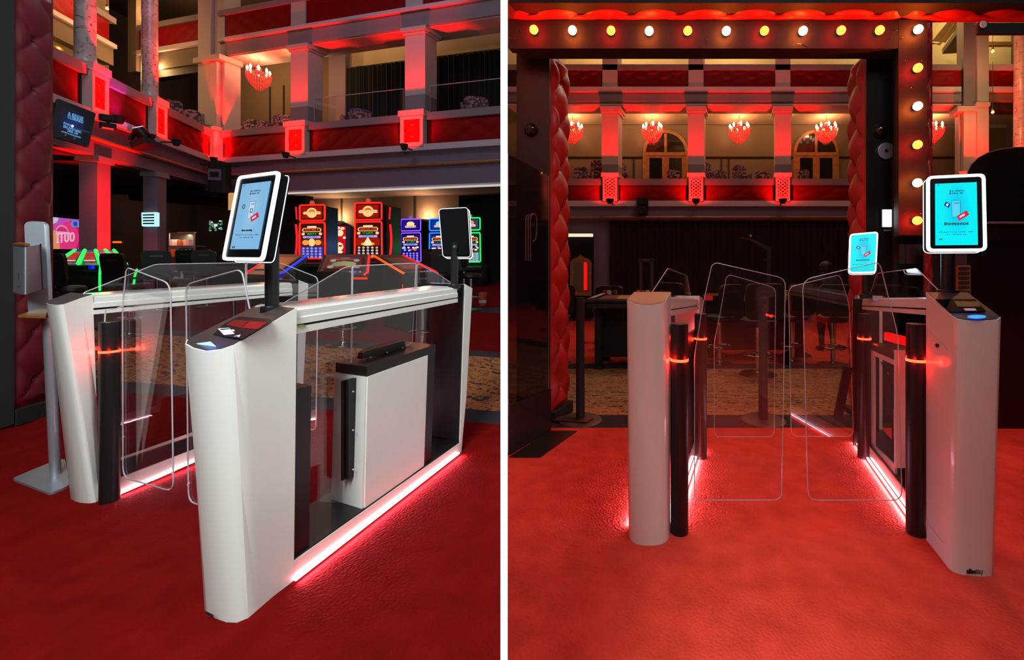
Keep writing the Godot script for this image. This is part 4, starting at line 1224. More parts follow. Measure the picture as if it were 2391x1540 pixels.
func make_chandelier(label: String, drops: Material) -> Node3D:
	var t := thing("chandelier", label, "chandelier")
	obj("canopy", mb().lathe(Vector3.ZERO, [[0.0, -0.06], [0.03, -0.05], [0.08, 0.0], [0.0, 0.01]], 12), M.brass, t)
	obj("chain", mb().tube([Vector3(0, -0.04, 0), Vector3(0, -0.62, 0)], 0.012, 6), M.brass, t)
	obj("crown", mb().lathe(Vector3(0, -0.72, 0), [[0.02, 0.16], [0.10, 0.10], [0.08, 0.04], [0.13, -0.02], [0.04, -0.1]], 12), drops, t)
	var arms := mb()
	for i in 8:
		var g := TAU * i / 8
		var o := Vector3(cos(g), 0, sin(g))
		var path := []
		for j in 6: path.append(Vector3(0, -0.86, 0) + o * (0.05 + 0.06 * j) + UP * (-0.07 * sin(PI * j / 5.0) + 0.02 * j))
		arms.tube(path, 0.012, 5)
	obj("arms", arms, M.brass, t)
	for i in 8:
		var g := TAU * i / 8
		var p := Vector3(cos(g) * 0.35, -0.74, sin(g) * 0.35)
		obj("candle_bulb", mb().lathe(p, [[0.02, -0.06], [0.035, -0.01], [0.045, 0.05], [0.02, 0.11], [0.0, 0.13]], 8), M.bulb, t)
	var c := mb()
	for j in 9:
		var r := 0.40 * sin(PI * (0.50 + 0.055 * j))
		var n := int(maxf(5.0, r * 78.0))
		for i in n:
			var g := TAU * (i + 0.5 * (j % 2)) / n
			var p := Vector3(cos(g) * r, -0.86 - j * 0.062, sin(g) * r)
			c.loft([[p + Vector3(-0.02, 0, 0), p + Vector3(0, 0, -0.02), p + Vector3(0.02, 0, 0), p + Vector3(0, 0, 0.02)], [p + Vector3(-0.004, -0.06, 0), p + Vector3(0, -0.06, -0.004), p + Vector3(0.004, -0.06, 0), p + Vector3(0, -0.06, 0.004)]])
			c.ball(p + UP * 0.03, 0.022, 4)
	var o := obj("crystal_drops", c, drops, t)
	o.set_meta("kind", "stuff")
	omni("lamp", Vector3(0, -0.58, 0), Color(1, 0.66, 0.46), 1.5, 0.1, t)
	return t

func arched_door(x: float, label: String) -> void:
	var D := 17.5
	var t := thing("arched_door", label, "door", at(x, 450, D), "arched doors on the right hall's balcony")
	var arc := func(r: float, y0: float) -> Array:
		var p := [at(x + r, y0, D)]
		for i in 17:
			var g := PI * i / 16.0
			p.append(at(x + cos(g) * r, 356 - sin(g) * r, D))
		p.append(at(x - r, y0, D))
		return p
	var o: Array = arc.call(53.0, 450.0)
	var i2: Array = arc.call(46.0, 450.0)
	var b := mb()
	for i in o.size() - 1: b.loft([[o[i], i2[i], i2[i] + Vector3(0, 0, -0.12), o[i] + Vector3(0, 0, -0.12)], [o[i + 1], i2[i + 1], i2[i + 1] + Vector3(0, 0, -0.12), o[i + 1] + Vector3(0, 0, -0.12)]])
	obj("arched_frame", b, M.wood, t)
	obj("fanlight", mb().prism(arc.call(46.0, 358.0), Vector3(0, 0, -0.02)), mat(Color(0.13, 0.12, 0.09), 0.1), t)
	obj("mullion", rb(mb(), x - 3, x + 3, 312, 358, D - 0.02, 0.08), M.wood, t)
	obj("transom", rb(mb(), x - 47, x + 47, 355, 363, D - 0.03, 0.1), M.wood, t)
	for s in [-1.0, 1.0]:
		var c: float = x + s * 23.0
		var leaf := obj("door_leaf", rb(rb(rb(mb(), c - 23, c - 15, 363, 450, D - 0.01, 0.08), c + 15, c + 23, 363, 450, D - 0.01, 0.08), c - 15, c + 15, 363, 368, D - 0.01, 0.08), M.wood, t)
		obj("pane", rb(mb(), c - 15, c + 15, 368, 450, D + 0.01, 0.02), mat(Color(0.09, 0.10, 0.08), 0.08), leaf)

# ================================================================ THE RIGHT HALL: ENTRANCE AND GATES
func make_marquee() -> void:
	var t := thing("marquee", "dark marquee frame over the right entrance carrying a row of warm bulbs", "frame", at(1640, 1000, 3.4))
	var panel := mat(Color(0.07, 0.032, 0.024), 0.75)
	obj("head_board", rb(mb(), 1186.5, 2097, 47, 113, 3.2, 0.065), panel, t)
	obj("side_board", rb(mb(), 2098, 2165, 46, 549, 3.2, 0.10), panel, t)
	obj("head_soffit", rb(mb(), 1206, 2097, 106, 121, 3.262, 0.10), M.matt, t)
	obj("left_jamb", rb(mb(), 1206, 1283, 112, 1001, 3.42, 0.015), M.satin, t)
	obj("right_jamb", rb(mb(), 2023, 2098, 112, 1001, 3.42, 0.015), M.satin, t)
	obj("jamb_moulding", rb(mb(), 2086, 2097, 116, 700, 3.38, 0.04), M.matt, t)
	for e in [[1190, 89], [1202, 90], [1217, 72], [1652, 91], [1652, 98], [2094, 71], [2081, 89], [2107, 88], [2114, 141], [2152, 142], [2128, 205], [2113, 498], [2150, 498]]: obj("screw", mb().ball(at(e[0], e[1], 3.198), 0.004, 5), M.chrome, t)
	obj("handle", mb().tube([at(1852, 107, 3.19), at(1862, 103, 3.17), at(1874, 104, 3.17), at(1884, 109, 3.19)], 0.004, 6), M.chrome, t)
	var spots := []
	for i in 11: spots.append([[1249, 76], [1338, 77.5], [1427, 78], [1515, 79], [1604, 78.5], [1693, 79], [1781, 78.5], [1870, 78.5], [1958, 77.5], [2047, 77], [2136, 75]][i])
	for i in 6: spots.append([2135.0 - i * 0.4, [164, 252, 341, 429, 516, 516][i]])
	spots.pop_back()
	var warm := [0, 1, 0, 1, 0, 1, 0, 1, 0, 0, 1, 0, 1, 0, 1, 0]
	for i in spots.size():
		var p := at(spots[i][0], spots[i][1], 3.2)
		var o: bool = warm[i] == 1
		var lab := ""
		if i < 11: lab = "round marquee bulb, %s from the left in the top row, with %s halo" % [["first", "second", "third", "fourth", "fifth", "sixth", "seventh", "eighth", "ninth", "tenth", "last"][i], "an orange" if o else "a red"]
		else: lab = "round marquee bulb, %s below the corner in the right column, with %s halo" % [["first", "second", "third", "fourth", "fifth"][i - 11], "an orange" if o else "a red"]
		var b := thing("marquee_bulb", lab, "bulb", p, "bulbs of the marquee")
		var axis := Basis(Vector3.RIGHT, Vector3.BACK, Vector3.DOWN)
		obj("socket", mb().lathe(p, [[0.02, 0.0], [0.02, 0.008], [0.017, 0.014]], 16, axis), M.matt, b)
		var bs := obj("glass_bulb", mb().lathe(p, [[0.018, 0.012], [0.028, 0.022], [0.033, 0.036], [0.030, 0.052], [0.018, 0.063], [0.0, 0.067]], 16, axis), glow(Color(1.0, 0.72, 0.30) if not o else Color(1.0, 0.90, 0.66), 1.9 if not o else 3.0), b, 0.3)
		omni("lamp", p + Vector3(0, 0, 0.027), Color(1.0, 0.40, 0.08) if o else Color(1.0, 0.06, 0.03), 0.16 if o else 0.14, 0.012, bs)
	# padded valance over it
	var v := thing("padded_valance", "red padded leather valance running along the top of the marquee", "valance", at(1700, 50, 3.1))
	for k in 2:
		var a := [1187.0, 2104.0]
		var c := [2103.0, 2460.0]
		var b := mb()
		var n := Vector3(0, -0.45, 0.9).normalized()
		var q := [at(a[k], 52, 3.24), at(c[k], 52, 3.24), at(c[k] + (6.0 if k == 0 else 0.0), 6, 3.12), at(a[k] + (6.0 if k == 1 else 0.0), 6, 3.12)]
		tuft(b, q[0], q[1], q[2], q[3], 8.0 if k == 0 else 3.0, 1.0, 0.07, 100 if k == 0 else 40, 16, n, 0.62)
		obj("cushion", b, M.leatherr, v, 0.4)
		var bb := mb()
		buttons(bb, q[0], q[1], q[2], q[3], 8.0 if k == 0 else 3.0, 1.0, 0.006, n)
		obj("buttons", bb, M.leatherr, v)
	struct("ceiling_board", rb(mb(), 1187, 2480, -40, 7, 3.05, 0.15), M.matt, "black board above the padded valance")
	# quilted reveals of the opening
	for k in 2:
		var near := [[1284, 3.44], [2022, 3.44]]
		var far := [[1326, 3.76], [1986, 3.76]]
		var lab: String = ["tall red quilted reveal left of the right hall's entrance", "tall red quilted reveal behind the small glowing display"][k]
		var w := thing("quilted_reveal", lab, "padded panel", at(near[k][0], 985, 3.44), "quilted reveals")
		var yb := 962.0 if k == 0 else 975.0
		var q := [at(near[k][0], yb, near[k][1]), at(far[k][0], yb - 22, far[k][1]), at(far[k][0], 118, far[k][1]), at(near[k][0], 118, near[k][1])]
		q[2].y = q[3].y
		q[1].y = q[0].y
		var n: Vector3 = (q[1] - q[0]).cross(UP).normalized()
		if (k == 0 and n.x < 0) or (k == 1 and n.x > 0): n = -n
		var b := mb()
		tuft(b, q[0], q[1], q[2], q[3], 1.0, 8.0, 0.075, 20, 200, n, 0.3)
		obj("quilting", b, M.leatherr, w, 0.4)
		var bb := mb()
		buttons(bb, q[0], q[1], q[2], q[3], 1.0, 8.0, 0.007, n)
		obj("buttons", bb, M.leatherr, w)
		obj("plinth", mb().prism([q[0] + Vector3(0, -0.12, 0), q[1] + Vector3(0, -0.12, 0), q[1], q[0]], n * 0.05), M.matt, w)
	var tb := mb()
	tuft(tb, at(2160, 690, 3.6), at(2177, 690, 3.6), at(2177, 40, 3.6), at(2160, 40, 3.6), 1.0, 7.0, 0.03, 10, 120, Vector3.BACK)
	tag(obj("quilted_reveal", tb, M.leatherr, self, 0.4), "narrow red quilted strip peeping out right of the bulb column", "padded panel", "quilted reveals")
	# domes and speaker on the jambs
	for k in 2:
		var p := at([1241.0, 2053.0][k], [304.0, 306.0][k], 3.42)
		var axis := Basis(Vector3.RIGHT, Vector3.BACK, Vector3.DOWN)
		var dm := thing("camera_dome", "smoked camera dome on the " + ["black jamb left of the quilted reveal", "black jamb above the round speaker"][k], "camera", p, "camera domes")
		obj("mount_ring", mb().lathe(p, [[0.056, 0.0], [0.056, 0.008], [0.05, 0.012]], 20, axis), M.matt, dm)
		obj("dome", mb().lathe(p, [[0.052, 0.008], [0.05, 0.024], [0.04, 0.042], [0.024, 0.053], [0.0, 0.057]], 20, axis), mat(Color(0.10, 0.05, 0.04), 0.06), dm, 0.3)
	var sp := at(2067, 353, 3.42)
	var ax := Basis(Vector3.RIGHT, Vector3.BACK, Vector3.DOWN)
	var rs := thing("round_speaker", "round black speaker with a bright ring below the right camera dome", "speaker", sp)
	obj("grille", mb().lathe(sp, [[0.06, 0.0], [0.06, 0.012], [0.0, 0.02]], 20, ax), M.satin, rs)
	obj("ring", mb().lathe(sp, [[0.060, 0.0], [0.066, 0.006], [0.066, 0.016], [0.060, 0.018]], 24, ax), M.steel, rs)
	var wp := at(2071, 508, 3.42)
	var lw := thing("wall_light", "small rectangular white light in a black housing right of the quilted reveal", "wall lamp", wp)
	obj("housing", rb(mb(), 2058, 2086, 481, 533, 3.40, 0.03), M.satin, lw)
	obj("glowing_face", rb(mb(), 2061, 2082, 489, 529, 3.392, 0.01), glow(W, 2.2), lw)
	obj("lettering_strip", rb(mb(), 2063, 2081, 536, 538.5, 3.41, 0.01), M.edge, lw)
	area("lamp", at(2071, 508, 3.37), at(2071, 508, 2.0), Vector2(0.08, 0.14), W, 0.012, lw)
	# mirror panels behind the small display; reflected columns put in as coloured bars
	var cab := thing("mirror_cabinet", "dark cabinet of mirror panels with painted reflections between the small display and the bulb column", "cabinet", at(2100, 690, 3.9))
	obj("back_board", rb(mb(), 2036, 2166, 545, 900, 4.0, 0.1), M.satin, cab)
	obj("mirror_panel", rb(mb(), 2046, 2075, 570, 640, 3.97, 0.02), mat(Color(0.25, 0.22, 0.22), 0.15, 0.6), cab)
	obj("mirror_panel", rb(mb(), 2100, 2117, 570, 616, 3.97, 0.02), mat(Color(0.36, 0.30, 0.28), 0.3), cab)
	obj("mirror_panel", rb(mb(), 2127, 2160, 570, 616, 3.97, 0.02), mat(Color(0.38, 0.33, 0.33), 0.3), cab)
	obj("pink_reflection_bar", rb(mb(), 2088, 2099, 570, 630, 3.95, 0.03), M.leatherr, cab)
	obj("lilac_reflection_bar", rb(mb(), 2116, 2127, 570, 616, 3.95, 0.03), mat(Color(0.45, 0.28, 0.36), 0.4), cab)
	obj("counter_edge", rb(mb(), 2088, 2162, 617, 622, 3.9, 0.1), M.matt, cab)
	tag(obj("brown_panel", rb(mb(), 2167, 2226, 545, 900, 3.7, 0.1), mat(Color(0.22, 0.12, 0.09), 0.6)), "brown wall panel behind the pole of the large display", "panel")
	# the black booth on the right
	var bt := thing("booth", "large black booth with a rounded upper corner at the right edge", "booth", at(2330, 1000, 3.28))
	var poly := [at(2258, 1000, 3.28), at(2258, 440, 3.28), at(2259, 400, 3.28), at(2268, 383, 3.28), at(2284, 368, 3.28), at(2305, 357, 3.28), at(2335, 348, 3.28), at(2370, 344, 3.28), at(2420, 343, 3.28), at(2700, 343, 3.28), at(2700, 1000, 3.28)]
	obj("shell", mb().prism(poly, Vector3(0.95, -0.05, -0.9)), mat(Color(0.035, 0.035, 0.045), 0.4), bt)
	obj("edge_highlight", mb().tube(poly.slice(1, 10), 0.004, 6), M.greylow, bt)  # grey line stands in for the highlight along the booth edge
	obj("shelf", rb(mb(), 2310, 2700, 519, 561, 3.24, 0.04), M.black, bt)
	obj("shelf_lip", rb(mb(), 2308, 2700, 517, 521, 3.2, 0.08), M.greylow, bt)
	obj("vent_panel", rb(mb(), 2237, 2266, 619, 689, 3.26, 0.03), M.wood, bt)
	for i in 6: obj("vent_slat", rb(mb(), 2239, 2264, 623 + i * 11, 629 + i * 11, 3.25, 0.01), M.darkwall, bt)
	var br := thing("ceiling_fixture", "black box fixture hanging below the valance at the upper right", "fixture", at(2330, 60, 3.0))
	obj("box", rb(mb(), 2283, 2480, 53, 77, 3.0, 0.03), M.matt, br)
	obj("lens_ring", mb().lathe(at(2296, 57, 2.99), [[0.022, -0.004], [0.026, 0.0], [0.022, 0.004]], 16, ax), M.edge, br)

func make_right_gates() -> void:
	var N := 0.749
	var O := 0.915
	var R := Vector3.RIGHT
	var g := thing("gate_cabinet", "large white gate cabinet with a blue lit reader at the right of the lane", "turnstile", rf(2163, 1262), "entry gates of the right hall")
	var hi := []
	for e in [[2162, 682, 1.817], [2195, 712, lanr(N, 2195)], [2222, 737, lanr(N, 2222)], [2235, 744, 1.56], [2255, 748, 1.55], [2285, 749, 1.548], [2312, 748, 1.55], [2330, 746, 1.56], [2337, 741, 1.565], [2320, 728, lanr(O, 2320)], [2258, 682, 1.80]]: hi.append(at(e[0], e[1], e[2]))
	var lo := []
	for e in [[2163, 1260], [2190, 1294], [2214, 1325], [2226, 1335], [2245, 1341], [2270, 1344], [2297, 1345], [2313, 1344], [2320, 1337], [2310, 1322], [2258, 1263]]: lo.append(rf(e[0], e[1]))
	pedestal_shell(g, lo, hi, M.plum)
	var up: Vector3 = (hi[2] - hi[10]).cross(hi[0] - hi[10]).normalized()
	if up.y < 0.0: up = -up
	var eye := Vector3(0, EYE, 0)
	var deck := func(called: String, pts: Array, lift: float, thick: float, m: Material, parent: Node3D) -> MeshInstance3D:
		var poly := []
		for p in pts:
			var ray := at(p[0], p[1], 1.0) - eye
			poly.append(eye + ray * ((hi[2] + up * lift - eye).dot(up) / ray.dot(up)))
		return obj(called, mb().prism(poly, up * thick), m, parent)
	var rd: MeshInstance3D = deck.call("reader_window", [[2184, 699], [2276, 699], [2303, 727], [2218, 728]], 0.006, 0.002, mat(Color(0.02, 0.02, 0.03), 0.08), g)
	deck.call("lit_slot", [[2228, 703], [2284, 704], [2290, 716], [2236, 716]], 0.0085, 0.001, mat(Color(0.32, 0.22, 0.12), 0.4), rd)
	deck.call("card_sign", [[2250, 720], [2276, 720], [2281, 725], [2254, 725]], 0.0085, 0.001, mat(Color(0.75, 0.72, 0.7), 0.4), rd)
	var oval := []
	for i in 20: oval.append([2280.5 + cos(TAU * i / 20) * 22.0, 739.5 + sin(TAU * i / 20) * 4.0])
	var ol: MeshInstance3D = deck.call("oval_light", oval, 0.007, 0.002, glow(Color(0.12, 0.50, 1.0), 1.6), g)
	omni("lamp", at(2280, 734, 1.55), Color(0.1, 0.25, 1.0), 0.004, 0.01, ol)
	obj("lock", mb().lathe(ra(N - 0.001, 2190, 806), [[0.0, 0.0], [0.008, 0.001], [0.008, 0.006], [0.0, 0.008]], 14, Basis(UP, Vector3.LEFT, Vector3.BACK)), M.satin, g)
	obj("panel_seam", mb().tube([ra(N - 0.001, 2163, 760), ra(N - 0.001, 2212, 815)], 0.0014, 5), M.edge, g)
	obj("panel_seam", mb().tube([ra(N - 0.001, 2165, 1220), ra(N - 0.001, 2202, 1266)], 0.0014, 5), M.edge, g)
	words("ollantixp", 0.0165, at(2276, 1333.5, 1.5805), R, UP, M.print, g, true, "foot_lettering", 0.004, 0.058)
	rail(g, [ra(N, 2160, 693), ra(N, 2160, 719), ra(N, 2160, 723), ra(N, 2160, 735)], [ra(N, 2013, 695.5), ra(N, 2013, 712.5), ra(N, 2013, 715), ra(N, 2013, 722)], R * 0.17)
	var nb := func(x: float, h: float) -> Vector3: return rp(x, lanr(N, x), h)
	obj("base_bar", mb().prism([nb.call(2135, 0.015), nb.call(2000, 0.015), nb.call(2000, 0.085), nb.call(2135, 0.085)], R * 0.17), M.white, g)
	obj("base_tray", mb().prism([nb.call(2135, 0.085), nb.call(2000, 0.085), nb.call(2000, 0.095), nb.call(2135, 0.095)], R * 0.17), M.satin, g)
	led_strip(g, rp(2135, lanr(N - 0.012, 2135), 0.01), rp(1998, lanr(N - 0.012, 1998), 0.01), -R, 0.30)
	led_strip(g, rp(2200, 1.85, 0.012), rp(2110, 2.6, 0.012), R, 0.2)
	sensor_post(g, rp(2139, 1.86, 0), 0.0386, 0.91, 0.753)
	sensor_post(g, rp(2018, 2.71, 0), 0.0386, 0.91, 0.753)
	# glazed motor housing showing its works
	var H := N + 0.012
	var hb := func(x: float, y: float) -> Vector3: return at(x, y, lanr(H, x))
	var fr := mb()
	fr.prism([hb.call(2033, 816), hb.call(2090, 841), hb.call(2090, 853), hb.call(2034, 827)], R * 0.012)
	fr.prism([hb.call(2033, 816), hb.call(2040, 820), hb.call(2041, 1052), hb.call(2034, 1045)], R * 0.012)
	fr.prism([hb.call(2034, 1034), hb.call(2090, 1087), hb.call(2090, 1112), hb.call(2034, 1050)], R * 0.012)
	obj("window_frame", fr, M.white, g)
	obj("housing_back", mb().prism([hb.call(2033, 816) + R * 0.13, hb.call(2090, 841) + R * 0.13, hb.call(2090, 1112) + R * 0.13, hb.call(2034, 1050) + R * 0.13], R * 0.02), M.matt, g)
	obj("housing_cap", mb().prism([hb.call(2032, 800), hb.call(2091, 826), hb.call(2091, 841), hb.call(2032, 815)], R * 0.15), M.satin, g)
	obj("front_panel", mb().box(rp(2103, 2.19, 0.45), Vector3(0.06, 0.60, 0.012)).end(), M.white, g)
	obj("motor", mb().lathe(hb.call(2074, 985) + R * 0.07 - UP * 0.1, [[0.03, 0.0], [0.035, 0.02], [0.035, 0.16], [0.02, 0.18]], 14), M.steel, g)
	obj("gearbox", mb().box(hb.call(2062, 950) + R * 0.07, Vector3(0.06, 0.10, 0.1)), M.satin, g)
	obj("control_board", mb().box(hb.call(2066, 880) + R * 0.08, Vector3(0.02, 0.08, 0.16)), M.black, g)
	for i in 4: obj("terminal_block", mb().box(hb.call(2050 + i * 9, 872) + R * 0.066, Vector3(0.008, 0.012, 0.02)), M.trimpaint, g)
	var loopy := []
	for i in 16: loopy.append(hb.call(2084 + cos(TAU * i / 16) * 12.0, 868 + sin(TAU * i / 16) * 20.0) + R * 0.05)
	obj("cable", mb().tube(loopy, 0.003, 6, true), M.edge, g)
	obj("cable", mb().tube([hb.call(2038, 845) + R * 0.05, hb.call(2050, 862) + R * 0.05, hb.call(2062, 850) + R * 0.06, hb.call(2078, 856) + R * 0.05], 0.003, 6), M.matt, g)
	obj("red_indicator", mb().box(hb.call(2085, 792) + R * 0.03, Vector3(0.02, 0.045, 0.22)), glow(Color(1, 0.02, 0.02), 0.9), g)
	obj("rear_post", mb().prism([ra(N, 2003, 690), ra(N, 1990, 700), ra(N, 1995, 1000), ra(N, 1998, 1024), ra(N, 2003, 1024)], R * 0.17), M.white, g)
	obj("rear_panel", mb().box(rp(2022, 2.93, 0.5), Vector3(0.17, 1.0, 0.02)), M.black, g)
	pane(g, "side_pane", [ra(N + 0.08, 2030, 688), ra(N + 0.08, 2046, 638), ra(N + 0.08, 2138, 626), ra(N + 0.08, 2198, 686), ra(N + 0.08, 2190, 730), ra(N + 0.08, 2028, 712)], R * 0.008, 0.02, 0.0024)
	pane(g, "rear_pane", [at(1998, 690, 3.0), at(2026, 689, 3.0), at(2034, 736, 3.0), at(1999, 736, 3.0)], Vector3(0, 0, -0.006), 0.0, 0.002)
	pane(g, "swing_pane", [at(1875, 653, 1.85), at(2050, 612, 1.85), at(2058, 622, 1.85), at(2098, 780, 1.85), at(2108, 1169, 1.85), at(1888, 1169, 1.85)], Vector3(0, 0, -0.01), 0.045, 0.002)
	pane(g, "rear_swing_pane", [at(1842, 670, 2.72), at(1958, 642, 2.72), at(1964, 648, 2.72), at(1984, 710, 2.72), at(1994, 1019, 2.72), at(1848, 1019, 2.72)], Vector3(0, 0, -0.01), 0.045, 0.002)
	var ck := mb().box(at(1968, 916, 2.70), Vector3(0.05, 0.33, 0.02), Basis(Vector3.BACK, -0.2))
	obj("glass_clamp", ck, M.satin, g)
	# ---- left side of the lane
	N = -0.348
	O = -0.508
	var h := thing("gate_cabinet", "slender white gate cabinet with a tan flat top at the left of the lane", "turnstile", rf(1515, 1272), "entry gates of the right hall")
	hi = []
	for e in [[1567, 682, 1.902], [1560, 692, lanr(N, 1560)], [1553, 704, 1.765], [1540, 709, 1.745], [1520, 712, 1.74], [1500, 711.5, 1.74], [1485, 709, 1.745], [1472, 704, 1.755], [1464, 700, 1.775], [1470, 693, lanr(O, 1470)], [1480, 682, 1.88]]: hi.append(at(e[0], e[1], e[2]))
	lo = []
	for e in [[1566, 1236], [1563, 1254], [1556, 1264], [1545, 1270], [1528, 1273], [1505, 1273], [1487, 1270], [1475, 1263], [1468, 1253], [1471, 1246], [1480, 1238]]: lo.append(rf(e[0], e[1]))
	pedestal_shell(h, lo, hi, M.tan)
	rail(h, [ra(N, 1568, 691), ra(N, 1568, 721.5), ra(N, 1568, 724), ra(N, 1568, 737)], [ra(N, 1632, 696.5), ra(N, 1632, 712), ra(N, 1632, 714), ra(N, 1632, 722)], R * -0.17)
	nb = func(x: float, hh: float) -> Vector3: return rp(x, lanr(N, x), hh)
	obj("base_bar", mb().prism([nb.call(1578, 0.015), nb.call(1632, 0.015), nb.call(1632, 0.085), nb.call(1578, 0.085)], R * -0.17), M.white, h)
	obj("frame_panel", mb().prism([nb.call(1572, 0.1), nb.call(1628, 0.1), nb.call(1628, 0.8), nb.call(1572, 0.8)], R * -0.02), M.black, h)
	led_strip(h, rp(1576, lanr(N + 0.012, 1576), 0.01), rp(1632, lanr(N + 0.012, 1632), 0.01), R, 0.30)
	led_strip(h, rp(1478, 1.92, 0.012), rp(1560, 2.8, 0.012), -R, 0.34)
	sensor_post(h, rp(1586.5, 1.87, 0), 0.0386, 0.91, 0.753)
	sensor_post(h, rp(1636, 2.71, 0), 0.0386, 0.91, 0.753)
	obj("rear_post", mb().prism([nb.call(1633, 0.05), nb.call(1640, 0.05), nb.call(1641, 1.0), nb.call(1633, 1.02)], R * -0.17), M.white, h)
	pane(h, "side_pane", [ra(N - 0.08, 1522, 686), ra(N - 0.08, 1561, 626), ra(N - 0.08, 1605, 643), ra(N - 0.08, 1616, 700), ra(N - 0.08, 1520, 730)], R * -0.008, 0.012, 0.002)
	pane(h, "swing_pane", [at(1622, 1169, 1.85), at(1622, 830, 1.85), at(1640, 720, 1.85), at(1662, 620, 1.85), at(1672, 613, 1.85), at(1835, 650, 1.85), at(1826, 1168, 1.85)], Vector3(0, 0, -0.01), 0.035, 0.002)
	pane(h, "rear_swing_pane", [at(1668, 1020, 2.72), at(1668, 800, 2.72), at(1684, 720, 2.72), at(1696, 648, 2.72), at(1704, 641, 2.72), at(1812, 672, 2.72), at(1808, 1020, 2.72)], Vector3(0, 0, -0.01), 0.04, 0.002)
	# terminals
	var dp := thing("display_terminal", "large cyan welcome display on a black pole at the right", "display", at(2213, 684, 1.80), "welcome displays")
	kiosk(dp, [at(2164, 411, 1.76), at(2301, 404.5, 1.71), at(2305, 586, 1.66), at(2164.5, 587, 1.71)], 0.05, [0.09, 0.075, 0.07], [], screen(kiosk_picture(Color(0.0, 0.94, 0.98), Color(0.0, 0.76, 0.94), false), 1.0), true)
	pole(dp, [at(2213, 684, 1.83), at(2213, 590, 1.83), at(2213, 570, 1.83), at(2217, 548, 1.83), at(2226, 532, 1.82), at(2234, 522, 1.80)], 0.025)
	screen_words(dp, "Bienvenue", 0.5, 0.645, 0.0125, true)
	screen_words(dp, "SEI", 0.235, 0.845, 0.006, true)
	var dq := thing("display_terminal", "small cyan welcome display at the far end of the right gate", "display", at(2022, 690, 2.62), "welcome displays")
	kiosk(dq, [at(1984, 546, 2.64), at(2051, 540, 2.58), at(2046, 637, 2.52), at(1981, 638, 2.58)], 0.045, [0.0, 0.0, 0.01], [], screen(kiosk_picture(Color(0.0, 0.94, 0.98), Color(0.0, 0.76, 0.94), false), 1.0), true)
	pole(dq, [at(2022, 692, 2.66), at(2022, 640, 2.66), at(2022, 628, 2.66), at(2022, 615, 2.66), at(2020, 606, 2.64), at(2018, 602, 2.62)], 0.022)
	screen_words(dq, "Bienvenue", 0.5, 0.68, 0.0105, true)

func screen_words(t: Node3D, txt: String, u: float, v: float, size: float, bold: bool) -> void:
	var put: Callable = t.get_meta("put")
	words(txt, size, put.call(u, v, -0.0003), put.call(1.0, 0.5, 0.0) - put.call(0.0, 0.5, 0.0), put.call(0.5, 0.0, 0.0) - put.call(0.5, 1.0, 0.0), M.ink, t, bold, "screen_lettering", 0.0015)

# ================================================================ FURNISHINGS OF THE LEFT HALL
func quadpt(q: Array, u: float, v: float, o := Vector3.ZERO) -> Vector3:      # q: upper left, upper right, lower right, lower left
	return (q[0] as Vector3).lerp(q[1], u).lerp((q[3] as Vector3).lerp(q[2], u), v) + o
func quadn(q: Array) -> Vector3:
	return ((q[3] as Vector3) - q[0]).cross((q[1] as Vector3) - q[0]).normalized()     # towards who looks at it
func sub(q: Array, u0: float, v0: float, u1: float, v1: float, o := Vector3.ZERO) -> Array:
	return [quadpt(q, u0, v0, o), quadpt(q, u1, v0, o), quadpt(q, u1, v1, o), quadpt(q, u0, v1, o)]
func scr_panel(q: Array) -> Mb: return mb().panel(q[3], q[2], q[1], q[0])
func rim_tube(q: Array, r: float, round_ := 0.04) -> Mb: return mb().tube(rounded(q, round_), r, 8, true)

func flat_screen(called: String, label: String, cat: String, q: Array, thick: float, im: Image, e: float) -> Node3D:
	q = flatten(q)
	var n := quadn(q)
	var t := thing(called, label, cat, (q[2] + q[3]) * 0.5)
	obj("casing", mb().prism(rounded(q, 0.03), n * -thick), M.satin, t)
	obj("screen", scr_panel(sub(q, 0.03, 0.04, 0.97, 0.96, n * 0.003)), screen(im, e), t)
	return t

